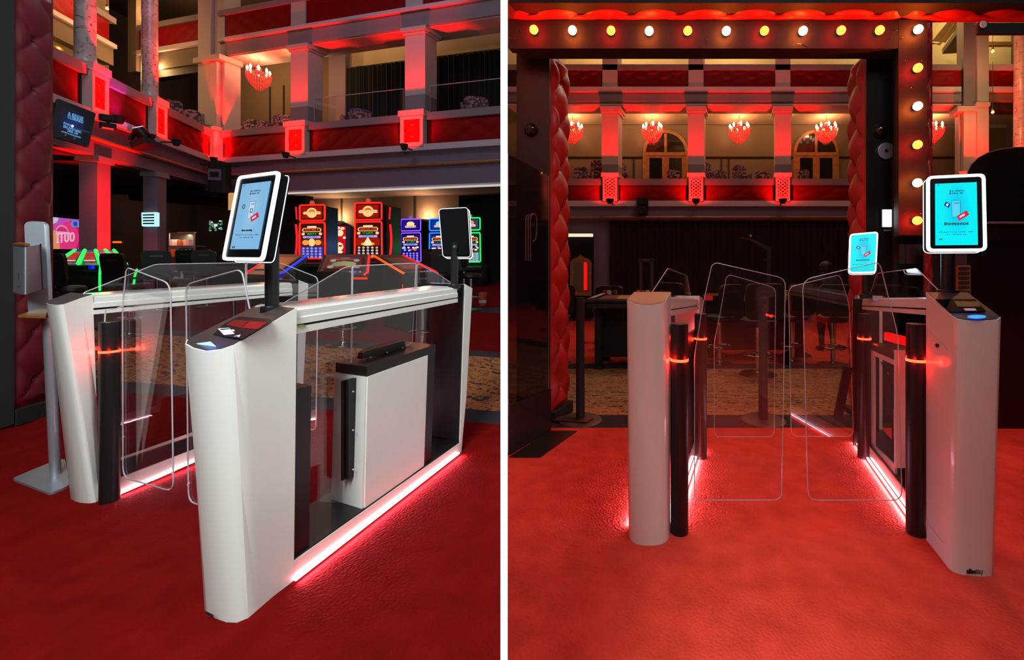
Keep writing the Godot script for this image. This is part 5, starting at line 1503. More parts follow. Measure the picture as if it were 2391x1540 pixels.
func make_left_things() -> void:
	# quilted reveal at the left edge
	var w := thing("quilted_reveal", "dark red quilted reveal filling the left edge, behind the steel dispenser stand", "padded panel", at(80, 975, 3.2), "quilted reveals")
	var q := [at(24, 958, 3.02), at(124, 945, 3.30), at(124, -60, 3.30), at(24, -60, 3.02)]
	q[1].y = q[0].y; q[2].y = q[3].y
	var n: Vector3 = (q[1] - q[0]).cross(UP).normalized()
	if n.x < 0: n = -n
	var b := mb()
	tuft(b, q[0], q[1], q[2], q[3], 1.0, 8.6, 0.05, 22, 220, n, 0.45)
	obj("quilting", b, M.leather, w, 0.4)
	b = mb()
	buttons(b, q[0], q[1], q[2], q[3], 1.0, 8.6, 0.007, n)
	obj("buttons", b, M.leather, w)
	obj("plinth", mb().prism([q[0] + UP * -0.11, q[1] + UP * -0.11, q[1], q[0]], n * 0.04), M.matt, w)
	obj("edge_board", mb().prism([at(-40, 1010, 2.92), at(20, 990, 3.01), at(20, -60, 3.01), at(-40, -60, 2.92)], n * 0.03), mat(Color(0.02, 0.02, 0.025), 0.8), w)
	dispenser()
	# television hung on the balcony front
	var im := pic(200, 200, Color(0.004, 0.03, 0.10))
	for j in 200:
		for i in 200:
			var d := Vector2(i - 95, j - 100).length() / 90.0
			im.set_pixel(i, j, Color(0.0, 0.22, 0.50).lerp(Color(0.002, 0.012, 0.055), clampf(d, 0.0, 1.0)))
	var pale := Color(0.45, 0.72, 0.95)
	slanted(im, 0.80, 0.60, 0.34, 0.035, 0.0, Color(0.12, 0.26, 0.30))
	disc(im, 0.48, 0.575, 0.045, 0.045, W)
	disc(im, 0.36, 0.90, 0.018, 0.018, Color(0.9, 0.45, 0.3))
	slanted(im, 0.60, 0.90, 0.05, 0.11, 0.1, Color(0.2, 0.27, 0.34))
	q = [at(133, 229, 8.3), at(224, 264, 8.75), at(207, 344, 8.65), at(117, 316, 8.15)]
	q = flatten(q)
	var tv := flat_screen("television", "tilted television showing pale lettering on dark blue, hung on the side balcony", "television", q, 0.07, im, 0.75)
	var tn := quadn(q)
	var tm := glow(pale, 0.8)
	for e in [["A REGIE", 0.52, 0.29, 0.12, 0.20], ["CLIMAKO", 0.53, 0.375, 0.10, 0.20], ["Entre", 0.36, 0.57, 0.08, 0.10], ["BIG.EVECHNIC", 0.50, 0.66, 0.085, 0.23], ["DREI. AN", 0.52, 0.735, 0.075, 0.13], ["enioi.a.tumentir", 0.50, 0.805, 0.05, 0.25]]:
		words(e[0], e[3] * 0.62, quadpt(q, e[1], e[2], tn * 0.006), q[1] - q[0], q[0] - q[3], tm, tv, true, "screen_lettering", 0.004, e[4])
	obj("hanger", mb().tube([quadpt(q, 0.5, 0.3, tn * -0.07), quadpt(q, 0.5, 0.1, tn * -0.6)], 0.03, 8), M.matt, tv)
	# stage lights on the side balcony
	moving_head()
	var fp := at(252, 283, 9.2)
	var fl := thing("flood_light", "black flood light clamped under the near marble column's pedestal", "spotlight", fp)
	var fbz := Basis(UP, 0.9)
	obj("housing", mb().cham(fp + UP * 0.06, Vector3(0.26, 0.12, 0.2), 0.05, fbz), M.matt, fl)
	obj("lamp_head", mb().cham(fp + UP * -0.10, Vector3(0.24, 0.10, 0.18), 0.03, fbz), M.matt, fl)
	obj("yoke", mb().tube([fp + UP * 0.05, fp + UP * -0.1], 0.03, 6), M.matt, fl)
	obj("glowing_face", mb().box(fp + UP * -0.155, Vector3(0.16, 0.012, 0.12), fbz), glow(Color(1, 0.12, 0.06), 2.5), fl)
	spot("lamp", fp + UP * -0.19, fp + Vector3(-0.25, -1.0, -0.55), Color(1, 0.03, 0.03), 7.0, 34.0, fl)
	# chandelier over the back balcony
	var ch := make_chandelier("red crystal chandelier hanging over the left hall's back balcony", M.crystal)
	ch.position = at(604, 118, 15.0)
	ch.scale = Vector3(0.80, 1.0, 0.95)
	# patterned armchairs up there
	var first := make_armchair()
	first.position = fb(fso(575.0, 1.0), 4.96, 1.0)
	first.scale = Vector3(0.85, 1, 0.8)
	tag(first, "patterned armchair standing left of the chandelier on the back balcony", "armchair", "patterned armchairs")
	for e in [[655.0, 0.9, "patterned armchair right of the chandelier on the back balcony"], [833.0, 1.0, "patterned armchair behind the balustrade between the two red columns"], [1110.0, 0.9, "patterned armchair behind the balustrade at the far right"], [528.0, 0.9, "patterned armchair just right of the corner pillar"]]:
		var a := dup(first, "armchair", fb(fso(e[0], e[1]), 4.96, e[1]), e[2], 0.25)
		a.scale = Vector3(0.85, 1, 0.8)
	for e in [[402.0, 13.6, "patterned armchair beside the far marble column"], [447.0, 14.6, "patterned armchair half hidden left of the corner pillar"]]:
		var a := dup(first, "armchair", lp(e[0], e[1], 4.96), e[2], 0.7)
		a.scale = Vector3(0.5, 0.9, 0.6)
	obj("platform", runs(mb(), fb, 0.6, 11.2, 4.1, 4.95, 0.55, 2.4), M.darkwall, get_node("wall_back"))
	obj("platform", runs(mb(), fw, 0.4, 7.4, 4.06, 4.95, 0.6, 3.6), M.darkwall, get_node("wall_left"))
	# loudspeaker at the corner, little wall screens, the menu sign
	var lp0 := at(514, 415, 13.9)
	var ls := thing("loudspeaker", "black loudspeaker with a grey badge hung at the corner pillar", "speaker", lp0)
	obj("cabinet", mb().cham(lp0, Vector3(0.46, 0.98, 0.4), 0.06, Basis(UP, 0.25)), M.matt, ls)
	obj("badge", mb().box(lp0 + Vector3(0.03, 0.06, 0.215), Vector3(0.34, 0.36, 0.02), Basis(UP, 0.25)), M.greylow, ls)
	obj("badge_window", mb().box(lp0 + Vector3(0.03, 0.06, 0.23), Vector3(0.24, 0.16, 0.02), Basis(UP, 0.25)), M.matt, ls)
	obj("bracket", mb().tube([lp0 + Vector3(-0.55, 0.42, 0.1), lp0 + Vector3(0.7, 0.36, 0.1)], 0.025, 6), M.matt, ls)
	im = pic(128, 112, Color(0.02, 0.05, 0.05))
	for k in 30: disc(im, rng.randf(), rng.randf(), 0.09, 0.08, [Color(0.35, 0.65, 0.65), Color(0.2, 0.45, 0.25), Color(0.8, 0.9, 0.85), Color(0.45, 0.5, 0.2)][k % 4])
	disc(im, 0.5, 0.45, 0.14, 0.12, Color(0.9, 0.95, 0.95))
	var d0 := 14.2
	flat_screen("wall_screen", "small green and white screen on the dark pier under the loudspeaker", "television", [at(487, 514, d0), at(521, 513, d0), at(520, 540, d0), at(487, 540, d0)], 0.1, im, 0.9)
	var lb := thing("light_box", "warm beige light box half hidden behind the tilted display", "wall lamp", at(538, 492, 14.0))
	obj("housing", rb(mb(), 531, 552, 447, 492, 14.0, 0.1), M.brass, lb)
	obj("glowing_face", rb(mb(), 533, 552, 450, 490, 13.98, 0.02), glow(Color(0.9, 0.66, 0.40), 0.75), lb)
	q = [at(330, 496, 11.66), at(365, 495, 11.66), at(365, 528, 11.66), at(331, 528, 11.66)]
	var ms := thing("menu_sign", "glowing white sign with four dark bars on the grey pillar", "sign", at(348, 528, 11.0))
	obj("light_panel", mb().prism(rounded(q, 0.02), Vector3(0, 0, -0.08)), glow(Color(0.72, 0.93, 0.95), 1.1), ms)
	for k in 4: obj("dark_bar", mb().prism(sub(q, 0.13, 0.14 + k * 0.205, 0.87, 0.23 + k * 0.205, Vector3(0, 0, 0.004)), Vector3(0, 0, 0.012)), M.satin, ms)
	make_shelf()
	make_roulette()
	make_slots()
	make_terminals()
	make_left_chairs()

func dispenser() -> void:
	var t := thing("dispenser_stand", "brushed steel hand sanitiser stand with a square foot plate at the left", "dispenser", lf(130, 1113))
	obj("foot_plate", mb().prism(rounded([lf(27, 1121), lf(117, 1157), lf(163, 1137), lf(152, 1076), lf(136, 1076)], 0.03), UP * 0.012), M.steel, t)
	obj("pole", mb().tube([lf(130, 1113), at(112, 742, 2.36)], 0.021, 16), M.steel, t)
	obj("back_plate", mb().prism(rounded([at(56, 516, 2.36), at(106, 517, 2.40), at(116, 737, 2.40), at(66, 737, 2.36)], 0.03), Vector3(0.004, 0, -0.012)), M.steel, t)
	var top := [at(27, 575, 2.30), at(58, 577, 2.20), at(101, 569, 2.33), at(72, 566, 2.41)]
	var box := rounded(top, 0.035, 5)
	var ds := obj("dispenser", mb().prism(box, UP * -0.245), M.steel, t)
	obj("lid", mb().prism(rounded([at(27, 573, 2.30), at(58, 575, 2.20), at(72, 573, 2.25), at(45, 570, 2.34)], 0.02), UP * 0.012), M.brass, ds)
	obj("sight_slot", mb().box(at(44.5, 644, 2.243), Vector3(0.005, 0.035, 0.006), Basis(UP, -0.6)), M.matt, ds)
	obj("keyhole", mb().ball(at(46, 669, 2.243), 0.005, 6), M.chrome, ds)
	obj("seam", mb().prism([at(94, 569, 2.305), at(96, 569, 2.31), at(101, 676, 2.31), at(99, 676, 2.305)], Vector3(0.002, 0, 0.004)), M.matt, ds)
	obj("drip_tray", mb().prism([at(42, 741, 2.20), at(106, 743, 2.30), at(110, 733, 2.40), at(68, 732, 2.36)], UP * 0.012), M.brass, t)

func moving_head() -> void:
	var p := at(333, 318, 10.6)
	var t := thing("stage_light", "moving head stage light with a violet lens on the side balcony's ledge", "spotlight", p)
	var lean := Basis(Vector3(0, 0, 1), -0.45) * Basis(UP, 0.5)
	obj("base", mb().cham(p + Vector3(0.02, -0.2, 0), Vector3(0.42, 0.16, 0.3), 0.04, Basis(Vector3(0, 0, 1), 0.35)), M.matt, t)
	for s in [-1.0, 1.0]: obj("yoke_arm", mb().cham(p + lean * Vector3(0.16 * s, -0.02, 0), Vector3(0.06, 0.34, 0.14), 0.02, lean), M.matt, t)
	obj("head", mb().lathe(p + UP * 0.06, [[0.09, -0.18], [0.13, -0.1], [0.13, 0.1], [0.11, 0.16]], 16, Basis(Vector3(0, 0, 1), 0.2) * Basis(Vector3(1, 0, 0), 0.5)), M.satin, t)
	var h := Basis(Vector3(0, 0, 1), 0.2) * Basis(Vector3(1, 0, 0), 0.5)
	obj("lens", mb().lathe(p + UP * 0.06, [[0.10, 0.161], [0.09, 0.17], [0.0, 0.172]], 16, h), glow(Color(0.75, 0.6, 1.0), 5.0), t)
	spot("lamp", p + UP * 0.06 + h.y * 0.2, p + UP * 0.06 + h.y * 2.0, Color(0.5, 0.25, 1.0), 2.0, 40.0, t)

func make_armchair() -> Node3D:
	var t := thing("armchair", "", "armchair")
	obj("seat", mb().cham(Vector3(0, 0.33, 0.0), Vector3(0.74, 0.24, 0.66), 0.06), M.floral, t)
	obj("backrest", mb().prism(rounded([Vector3(-0.42, 0.25, -0.30), Vector3(0.42, 0.25, -0.30), Vector3(0.44, 1.0, -0.36), Vector3(0.25, 1.08, -0.36), Vector3(-0.25, 1.08, -0.36), Vector3(-0.44, 1.0, -0.36)], 0.1), Vector3(0, 0, -0.14)), M.floral, t)
	for s in [-1.0, 1.0]: obj("armrest", mb().cham(Vector3(0.42 * s, 0.42, 0.0), Vector3(0.14, 0.46, 0.68), 0.04), M.floral, t)
	for x in [-1.0, 1.0]:
		for z in [-1.0, 1.0]: obj("leg", mb().lathe(Vector3(0.34 * x, 0, 0.28 * z), [[0.02, 0.0], [0.035, 0.22]], 8), M.wood, t)
	obj("back_stripe", mb().box(Vector3(0, 0.66, -0.52), Vector3(0.05, 0.7, 0.02)), M.brass, t)
	return t

func make_shelf() -> void:
	var D := 11.5
	var t := thing("display_shelf", "tall glazed display shelf with pale goods, right of the menu sign", "shelf", lp(422, D, 0))
	for x in [393.0, 452.0]:
		for k in 2: obj("upright", rb(mb(), x, x + 2.2, 543, 682, D + k * 0.3, 0.02), M.steel, t)
	var ys := [573.0, 598.0, 623.0, 650.0]
	for y in ys: obj("shelf_board", rb(mb(), 393, 454, y, y + 1.6, D, 0.32), M.greylow, t)
	obj("top_frame", rb(mb(), 413, 454, 541, 543.5, D, 0.05), M.steel, t)
	obj("back_panel", rb(mb(), 393, 454, 543, 680, D + 0.34, 0.02), mat(Color(0.30, 0.30, 0.26), 0.8), t)
	area("unseen_shelf_lamp", at(424, 546, D + 0.12), at(424, 700, D + 0.14), Vector2(0.5, 0.1), Color(1, 0.97, 0.85), 0.5, t)  # unseen lamp, placed to whiten the goods
	var goods := [[404.0, 4.5, 559.0, 573.0, 0, "first white box"], [412.5, 3.5, 559.0, 573.0, 0, "second white box"], [423.0, 6.0, 560.0, 573.0, 1, "orange gift box"], [435.0, 3.5, 559.0, 573.0, 0, "third white box"], [442.0, 3.0, 559.0, 573.0, 0, "fourth white box"], [405.0, 3.5, 581.0, 598.0, 1, "tall orange carton"], [411.5, 2.0, 581.0, 598.0, 1, "narrow orange carton"], [425.0, 2.0, 582.0, 598.0, 2, "first pale tube"], [434.0, 2.2, 582.0, 598.0, 2, "second pale tube"], [443.0, 2.0, 582.0, 598.0, 2, "third pale tube"], [429.0, 2.0, 607.0, 623.0, 2, "first white bottle"], [440.0, 2.4, 607.0, 623.0, 2, "second white bottle"], [411.0, 5.0, 632.0, 650.0, 3, "mint green jar"], [424.0, 3.0, 634.0, 650.0, 3, "small mint green jar"]]
	var mats := [mat(Color(0.9, 0.88, 0.78)), mat(Color(0.75, 0.42, 0.12)), mat(Color(0.85, 0.85, 0.85)), mat(Color(0.55, 0.8, 0.7))]
	var row := ["on the top shelf", "on the second shelf", "on the third shelf", "on the bottom shelf"]
	for e in goods:
		var k := 0
		for i in 4:
			if e[3] >= ys[i] - 1.0: k = i
		var name_: String = "jar" if e[4] == 3 else "bottle" if e[4] == 2 else "box"
		var foot := at(e[0], e[3], D + 0.06)
		var hgt: float = (e[3] - e[2]) * D / 1000.0
		var r: float = e[1] * D / 1000.0
		var m := mb()
		if e[4] >= 2: m.lathe(foot, [[r, 0.0], [r, hgt * 0.75], [r * 0.6, hgt * 0.85], [r * 0.6, hgt], [0.0, hgt]], 10)
		else: m.cham(foot + UP * hgt * 0.5, Vector3(r * 2, hgt, 0.1), 0.008)
		tag(obj(name_, m, mats[e[4]]), "%s counted from the left %s of the display shelf" % [e[5], row[k]], name_, "goods on the display shelf")

func make_roulette() -> void:
	var im := pic(256, 160, Color(0.05, 0.12, 0.3))
	for j in 160:
		for i in 256: im.set_pixel(i, j, Color(0.95, 0.25, 0.55).lerp(Color(0.75, 0.35, 0.85), clampf(1.0 - j / 90.0, 0.0, 1.0)))
	disc(im, 1.05, 1.1, 0.55, 0.62, Color(0.35, 0.62, 0.82)); disc(im, 0.72, 0.55, 0.33, 0.5, Color(0.80, 0.10, 0.40)); disc(im, 0.55, 0.6, 0.38, 0.5, Color(0.95, 0.22, 0.52))
	disc(im, 0.02, 0.9, 0.2, 0.5, Color(0.9, 0.6, 0.4)); disc(im, 0.0, 0.0, 0.2, 0.2, Color(0.85, 0.8, 0.95))
	disc(im, 0.32, 0.42, 0.22, 0.2, Color(0.95, 0.55, 0.75)); disc(im, 0.32, 0.44, 0.19, 0.16, Color(0.88, 0.2, 0.45)); pill(im, 0.1, 0.44, 0.5, 0.07, Color(0.95, 0.7, 0.85))
	pill(im, 0.64, 0.06, 0.34, 0.2, Color(0.4, 0.6, 0.9)); disc(im, 0.8, 0.15, 0.08, 0.08, Color(0.15, 0.3, 0.75))
	var q := [at(120, 503, 11.8), at(190, 510, 12.6), at(191, 585, 12.6), at(122, 584, 11.8)]
	var tv := flat_screen("video_wall", "large pink and blue video screen behind the roulette terminals", "television", q, 0.1, im, 0.8)
	words("ITUO", 0.28, quadpt(q, 0.42, 0.62, quadn(q) * 0.02), (q[1] - q[0]) + UP * 0.12, UP, glow(Color(1, 0.75, 0.85), 0.8), tv, true, "screen_lettering", 0.01, 0.5)
	var t := thing("roulette_terminals", "bank of slanted roulette terminals outlined by green light lines", "gaming machine", lp(212, 7.2, 0))
	var lines := [[175.0, 128.0], [198.0, 183.0], [223.0, 234.0], [246.0, 276.0], [266.0, 293.0]]
	var yb := 585.0
	var yf := 617.0
	var deck := []
	for e in lines: deck.append([at(e[0], yb, 8.4), at(e[1], yf, 6.7)])
	var body := [at(165, 586, 8.4), at(272, 586, 8.4), at(302, 619, 6.7), at(124, 619, 6.7)]
	obj("deck", mb().prism(body, UP * -0.10), M.satin, t)
	obj("cabinet", mb().prism([body[3] + Vector3(0.1, -0.1, -0.15), body[2] + Vector3(-0.1, -0.1, -0.15), body[1] + Vector3(0, -0.12, 0), body[0] + Vector3(0, -0.12, 0)], UP * -0.62), M.matt, t)
	var green := glow(Color(0.10, 1.0, 0.35), 1.6)
	for e in deck: obj("green_light_line", mb().tube([e[0] + UP * 0.015, e[1] + UP * 0.015], 0.026, 6), green, t)
	var sc := pic(96, 160, Color(0.75, 0.16, 0.12))
	for k in 9: scribble(sc, 0.08, 0.04 + k * 0.09, 0.84, 0.05, Color(0.95, 0.55, 0.45) if k % 2 else Color(0.45, 0.06, 0.05), k + 3)
	rc(sc, 0.0, 0.0, 1.0, 0.03, W); rc(sc, 0.0, 0.88, 1.0, 0.12, Color(0.9, 0.8, 0.9))
	var sm := screen(sc, 0.85)
	for k in 4:
		var c := [deck[k][0], deck[k + 1][0], deck[k + 1][1], deck[k][1]]
		var s := obj("terminal_screen", scr_panel(sub(c, 0.22, 0.22, 0.80, 0.88, UP * 0.02)), sm, t)
		obj("cyan_header", mb().prism(sub(c, 0.25, 0.08, 0.75, 0.16, UP * 0.02), UP * 0.004), glow(Color(0.05, 0.4, 0.75), 0.7), s)
	for e in [[[235, 618], [233, 640]], [[233, 641], [233, 678]], [[142, 634], [139, 650]], [[128, 656], [134, 673]], [[320, 628], [314, 646]], [[314, 652], [308, 684]]]:
		obj("green_light_line", mb().tube([at(e[0][0], e[0][1], 6.62), at(e[1][0], e[1][1], 6.55)], 0.014, 6), green, t)
	for x in [214.0, 265.0]: obj("blue_button_light", mb().cham(at(x, 624, 6.6), Vector3(0.07, 0.05, 0.04), 0.01), glow(Color(0.02, 0.06, 1.0), 0.9), t)
	obj("amber_light", mb().tube([at(265, 565, 12.5), at(282, 565, 12.5)], 0.03, 6), glow(Color(1, 0.35, 0.05), 2.0), t)
	omni("lamp", at(212, 590, 7.3) + UP * 0.5, Color(0.35, 1.0, 0.5), 0.25, 0.2, t)

func slot_picture(kind: int) -> Image:
	var g := RandomNumberGenerator.new()
	g.seed = 30 + kind
	var base: Color = [Color(0.28, 0.02, 0.02), Color(0.30, 0.03, 0.02), Color(0.06, 0.04, 0.45), Color(0.02, 0.16, 0.55), Color(0.10, 0.12, 0.10)][kind]
	var im := pic(128, 200, base)
	var gold := Color(1.0, 0.82, 0.5)
	pill(im, 0.28, 0.03, 0.44, 0.05, Color(1, 0.9, 0.75))
	pill(im, 0.05, 0.085, 0.9, 0.13, gold); pill(im, 0.10, 0.105, 0.8, 0.09, Color(0.35, 0.05, 0.02))
	scribble(im, 0.16, 0.115, 0.68, 0.07, Color(1, 0.35, 0.12), kind + 40)
	rc(im, 0.2, 0.235, 0.6, 0.075, Color(0.02, 0.1, 0.02)); scribble(im, 0.28, 0.245, 0.44, 0.055, Color(0.25, 1.0, 0.1), kind + 50)
	disc(im, 0.1, 0.27, 0.08, 0.045, gold); disc(im, 0.9, 0.27, 0.08, 0.045, gold)
	pill(im, 0.08, 0.335, 0.84, 0.07, Color(0.7, 0.65, 0.95)); scribble(im, 0.26, 0.345, 0.48, 0.05, Color(0.15, 0.3, 0.75), kind + 60)
	if kind == 0:
		rc(im, 0.0, 0.44, 1, 0.2, Color(0.5, 0.08, 0.02)); disc(im, 0.5, 0.53, 0.16, 0.12, Color(1, 0.85, 0.55)); disc(im, 0.22, 0.53, 0.16, 0.08, Color(0.95, 0.65, 0.3)); disc(im, 0.78, 0.53, 0.16, 0.08, Color(0.95, 0.65, 0.3))
	elif kind == 1:
		rc(im, 0.0, 0.42, 1, 0.23, Color(0.62, 0.10, 0.02)); disc(im, 0.5, 0.6, 0.3, 0.06, Color(1, 0.6, 0.15))
		for k in 6: disc(im, 0.5, 0.60 - k * 0.03, 0.2 - k * 0.03, 0.05, Color(1, 0.92, 0.7))
	else:
		for k in 14: disc(im, g.randf(), 0.44 + g.randf() * 0.18, 0.07, 0.035, [gold, Color(0.95, 0.4, 0.3), Color(0.6, 0.8, 1.0), W][k % 4])
	rc(im, 0.0, 0.66, 1, 0.34, [Color(0.2, 0.2, 0.65), Color(0.10, 0.03, 0.03), Color(0.06, 0.06, 0.6), Color(0.75, 0.75, 0.85), Color(0.35, 0.6, 0.7)][kind])
	for r in 4:
		for c in 5: disc(im, 0.12 + c * 0.19, 0.71 + r * 0.085, 0.06, 0.034, [Color(0.75, 0.75, 1.0), Color(1, 0.88, 0.75), Color(0.7, 0.7, 1.0), Color(0.95, 0.7, 0.55), Color(0.9, 0.8, 0.7)][kind].lerp(Color(g.randf(), g.randf() * 0.6, g.randf()), 0.3))
	return im
func topper_picture(kind: int) -> Image:
	var im := pic(128, 80, [Color(0.62, 0.06, 0.03), Color(0.62, 0.06, 0.03), Color(0.14, 0.06, 0.5), Color(0.02, 0.2, 0.6), Color(0.25, 0.2, 0.4)][kind])
	if kind < 2:
		disc(im, 0.5, 0.5, 0.27, 0.43, Color(1, 0.82, 0.5)); disc(im, 0.5, 0.42, 0.16, 0.2, Color(0.9, 0.4, 0.15))
		for e in [[0.06, 0.3], [0.36, 0.28], [0.66, 0.3]]:
			pill(im, e[0], 0.4, e[1], 0.24, Color(1, 0.85, 0.6)); scribble(im, e[0] + 0.03, 0.45, e[1] - 0.06, 0.14, Color(0.9, 0.55, 0.3), int(e[0] * 99))
	else:
		disc(im, 0.5, 0.4, 0.25, 0.3, [W, W, Color(1, 0.9, 0.6), Color(0.5, 0.85, 1.0), Color(0.9, 0.6, 0.4)][kind]); pill(im, 0.15, 0.55, 0.7, 0.25, Color(1, 0.88, 0.75))
		scribble(im, 0.2, 0.6, 0.6, 0.15, Color(0.6, 0.3, 0.3), kind)
	return im

func slot(label: String, kind: int, led: Color, d: float, x0: float, x1: float, ty0: float, ty1: float, my0: float, my1: float) -> void:
	var c := (x0 + x1) * 0.5
	var t := thing("slot_machine", label, "slot machine", lp(c, d, 0), "slot machines")
	var lm := glow(led, 2.0)
	var base := 570.0 + 1290.0 / d
	obj("cabinet", rb(rb(mb(), x0 + 1, x1 - 1, ty0 + 1, my1 + 4, d + 0.04, 0.5), x0 - 2, x1 + 2, my1 + 4, base, d + 0.02, 0.7), M.satin, t)
	obj("button_deck", mb().prism([at(x0 - 3, my1 + 12, d - 0.3), at(x1 + 3, my1 + 12, d - 0.3), at(x1 + 2, my1 + 2, d + 0.04), at(x0 - 2, my1 + 2, d + 0.04)], UP * -0.08), M.black, t)
	var q := [at(x0, ty0, d), at(x1, ty0 - 1, d), at(x1, ty1 - 1, d), at(x0, ty1, d)]
	obj("topper_screen", scr_panel(sub(q, 0.1, 0.12, 0.9, 0.88, Vector3(0, 0, 0.01))), screen(topper_picture(kind), 1.0), t)
	obj("light_rim", rim_tube(q, 0.019), lm, t)
	q = [at(x0, my0, d), at(x1, my0 - 1, d), at(x1 + 1, my1, d - 0.15), at(x0 - 1, my1, d - 0.15)]
	obj("main_screen", scr_panel(sub(q, 0.07, 0.07, 0.93, 0.99, Vector3(0, 0, 0.01))), screen(slot_picture(kind), 1.0), t)
	obj("light_rim", rim_tube(q, 0.019), lm, t)
	obj("beacon", mb().lathe(at(c, ty0 - 1, d + 0.1), [[0.05, 0.0], [0.05, 0.06], [0.03, 0.1]], 10), glow(led.lerp(W, 0.3), 0.5), t)
	omni("lamp", at(c, (my0 + my1) * 0.5, d - 0.6), led.lerp(W, 0.25), 0.10, 0.2, t)

func make_slots() -> void:
	slot("red lit slot machine left of the upright picture panel", 0, Color(1.0, 0.10, 0.05), 10.2, 700, 758, 479, 515, 520, 603)
	slot("red lit slot machine right of the upright picture panel", 1, Color(1.0, 0.10, 0.05), 10.0, 829, 891, 474, 513, 518, 601)
	slot("violet lit slot machine near the right wall lamp", 2, Color(0.45, 0.25, 1.0), 13.6, 936, 982, 512, 539, 544, 610)
	slot("blue lit slot machine half hidden by the far display", 3, Color(0.10, 0.45, 1.0), 13.4, 1003, 1052, 511, 538, 544, 612)
	slot("green lit slot machine right of the far display", 4, Color(0.05, 0.9, 0.35), 13.2, 1076, 1121, 509, 537, 544, 611)
	slot("narrow blue lit slot machine peeping out behind the right red one", 3, Color(0.3, 0.55, 1.0), 12.2, 899, 917, 520, 540, 545, 606)
	for e in [[691.0, 10.25, "left"], [911.0, 9.95, "right"]]:
		var x: float = e[0]
		var s: float = -1.0 if e[2] == "left" else 1.0
		var p := thing("side_cabinet", "dark machine cabinet edge with a curved red light on the %s of the red pair" % e[2], "slot machine", lp(x, e[1], 0), "slot machines")
		obj("cabinet", rb(mb(), minf(x, x - s * 9), maxf(x, x - s * 9), 480, 694, e[1] + 0.2, 0.5), M.satin, p)
		obj("red_light_line", mb().tube([at(x, 524, e[1] + 0.1), at(x + 2.5, 550, e[1] + 0.05), at(x + 2, 575, e[1]), at(x - 1, 603, e[1])], 0.024, 6), glow(Color(1, 0.04, 0.08), 1.2), p)
		obj("red_light_line", mb().tube([at(x, 483, e[1] + 0.1), at(x + 2 * -s, 512, e[1] + 0.1)], 0.02, 6), glow(Color(1, 0.04, 0.12), 0.7), p)
	var im := pic(80, 180, Color(0.75, 0.05, 0.10))
	for e in [[0.5, 0.25, 0.3, 0.12], [0.3, 0.06, 0.2, 0.06], [0.7, 0.08, 0.2, 0.05], [0.88, 0.42, 0.14, 0.05], [0.45, 0.75, 0.36, 0.16], [0.15, 0.6, 0.12, 0.04], [0.35, 0.95, 0.4, 0.08]]: disc(im, e[0], e[1], e[2], e[3], Color(1.0, 0.86, 0.66))
	disc(im, 0.55, 0.72, 0.16, 0.035, Color(0.7, 0.08, 0.06)); rc(im, 0.08, 0.3, 0.06, 0.3, Color(0.95, 0.6, 0.4))
	flat_screen("picture_panel", "upright bright red and cream picture panel between the red slot machines", "sign", [at(780, 525, 11.2), at(809, 525, 11.2), at(808, 594, 11.2), at(779, 594, 11.2)], 0.15, im, 1.1)

func terminal(label: String, q: Array, led: Material, led2: Material, im: Image, e: float, foot: float) -> void:
	var n := quadn(q)
	var c: Vector3 = (q[2] + q[3]) * 0.5
	var t := thing("betting_terminal", label, "gaming machine", Vector3(c.x, 0.055 * -c.z, c.z), "slanted betting terminals")
	obj("deck", mb().prism(rounded(q, 0.08), -n * 0.07), M.plum, t)
	var low := []
	for k in [[0.1, 0.25], [0.9, 0.25], [0.88, 0.97], [0.12, 0.97]]: low.append(quadpt(q, k[0], k[1], -n * 0.08))
	var bot := []
	for p in low: bot.append(Vector3(p.x, 0.055 * -p.z + 0.02, p.z))
	obj("pedestal", mb().loft([bot, low]), M.matt, t)
	obj("bezel", mb().prism(sub(q, 0.10, 0.16, 0.90, 0.80, n * 0.001), n * 0.012), M.satin, t)
	obj("screen", scr_panel(sub(q, 0.14, 0.20, 0.86, 0.76, n * 0.016)), screen(im, e), t)
	var r := rounded(q, 0.10)
	obj("edge_glow", mb().tube([quadpt(q, 0.0, 0.05), quadpt(q, 0.0, 0.9), quadpt(q, 0.06, 1.0)], 0.016, 6), led, t)
	obj("edge_glow", mb().tube([quadpt(q, 1.0, 0.05), quadpt(q, 1.0, 0.9), quadpt(q, 0.94, 1.0)], 0.016, 6), led2, t)
	obj("front_light", mb().tube([quadpt(q, 0.62, 1.0, -n * 0.06), quadpt(q, 0.97, 1.0, -n * 0.06)], 0.016, 6), led2, t)
	for k in 4: obj("button", mb().ball(quadpt(q, 0.55 + k * 0.1, 0.89, n * 0.005), 0.018, 6), [glow(Color(1, 0.25, 0.1), 1.2), M.trimpaint, glow(Color(0.3, 0.4, 1.0), 1.0), M.trimpaint][k], t)
	omni("lamp", quadpt(q, 0.5, 0.5, n * 0.4), Color(1, 0.5, 0.4), 0.035, 0.1, t)

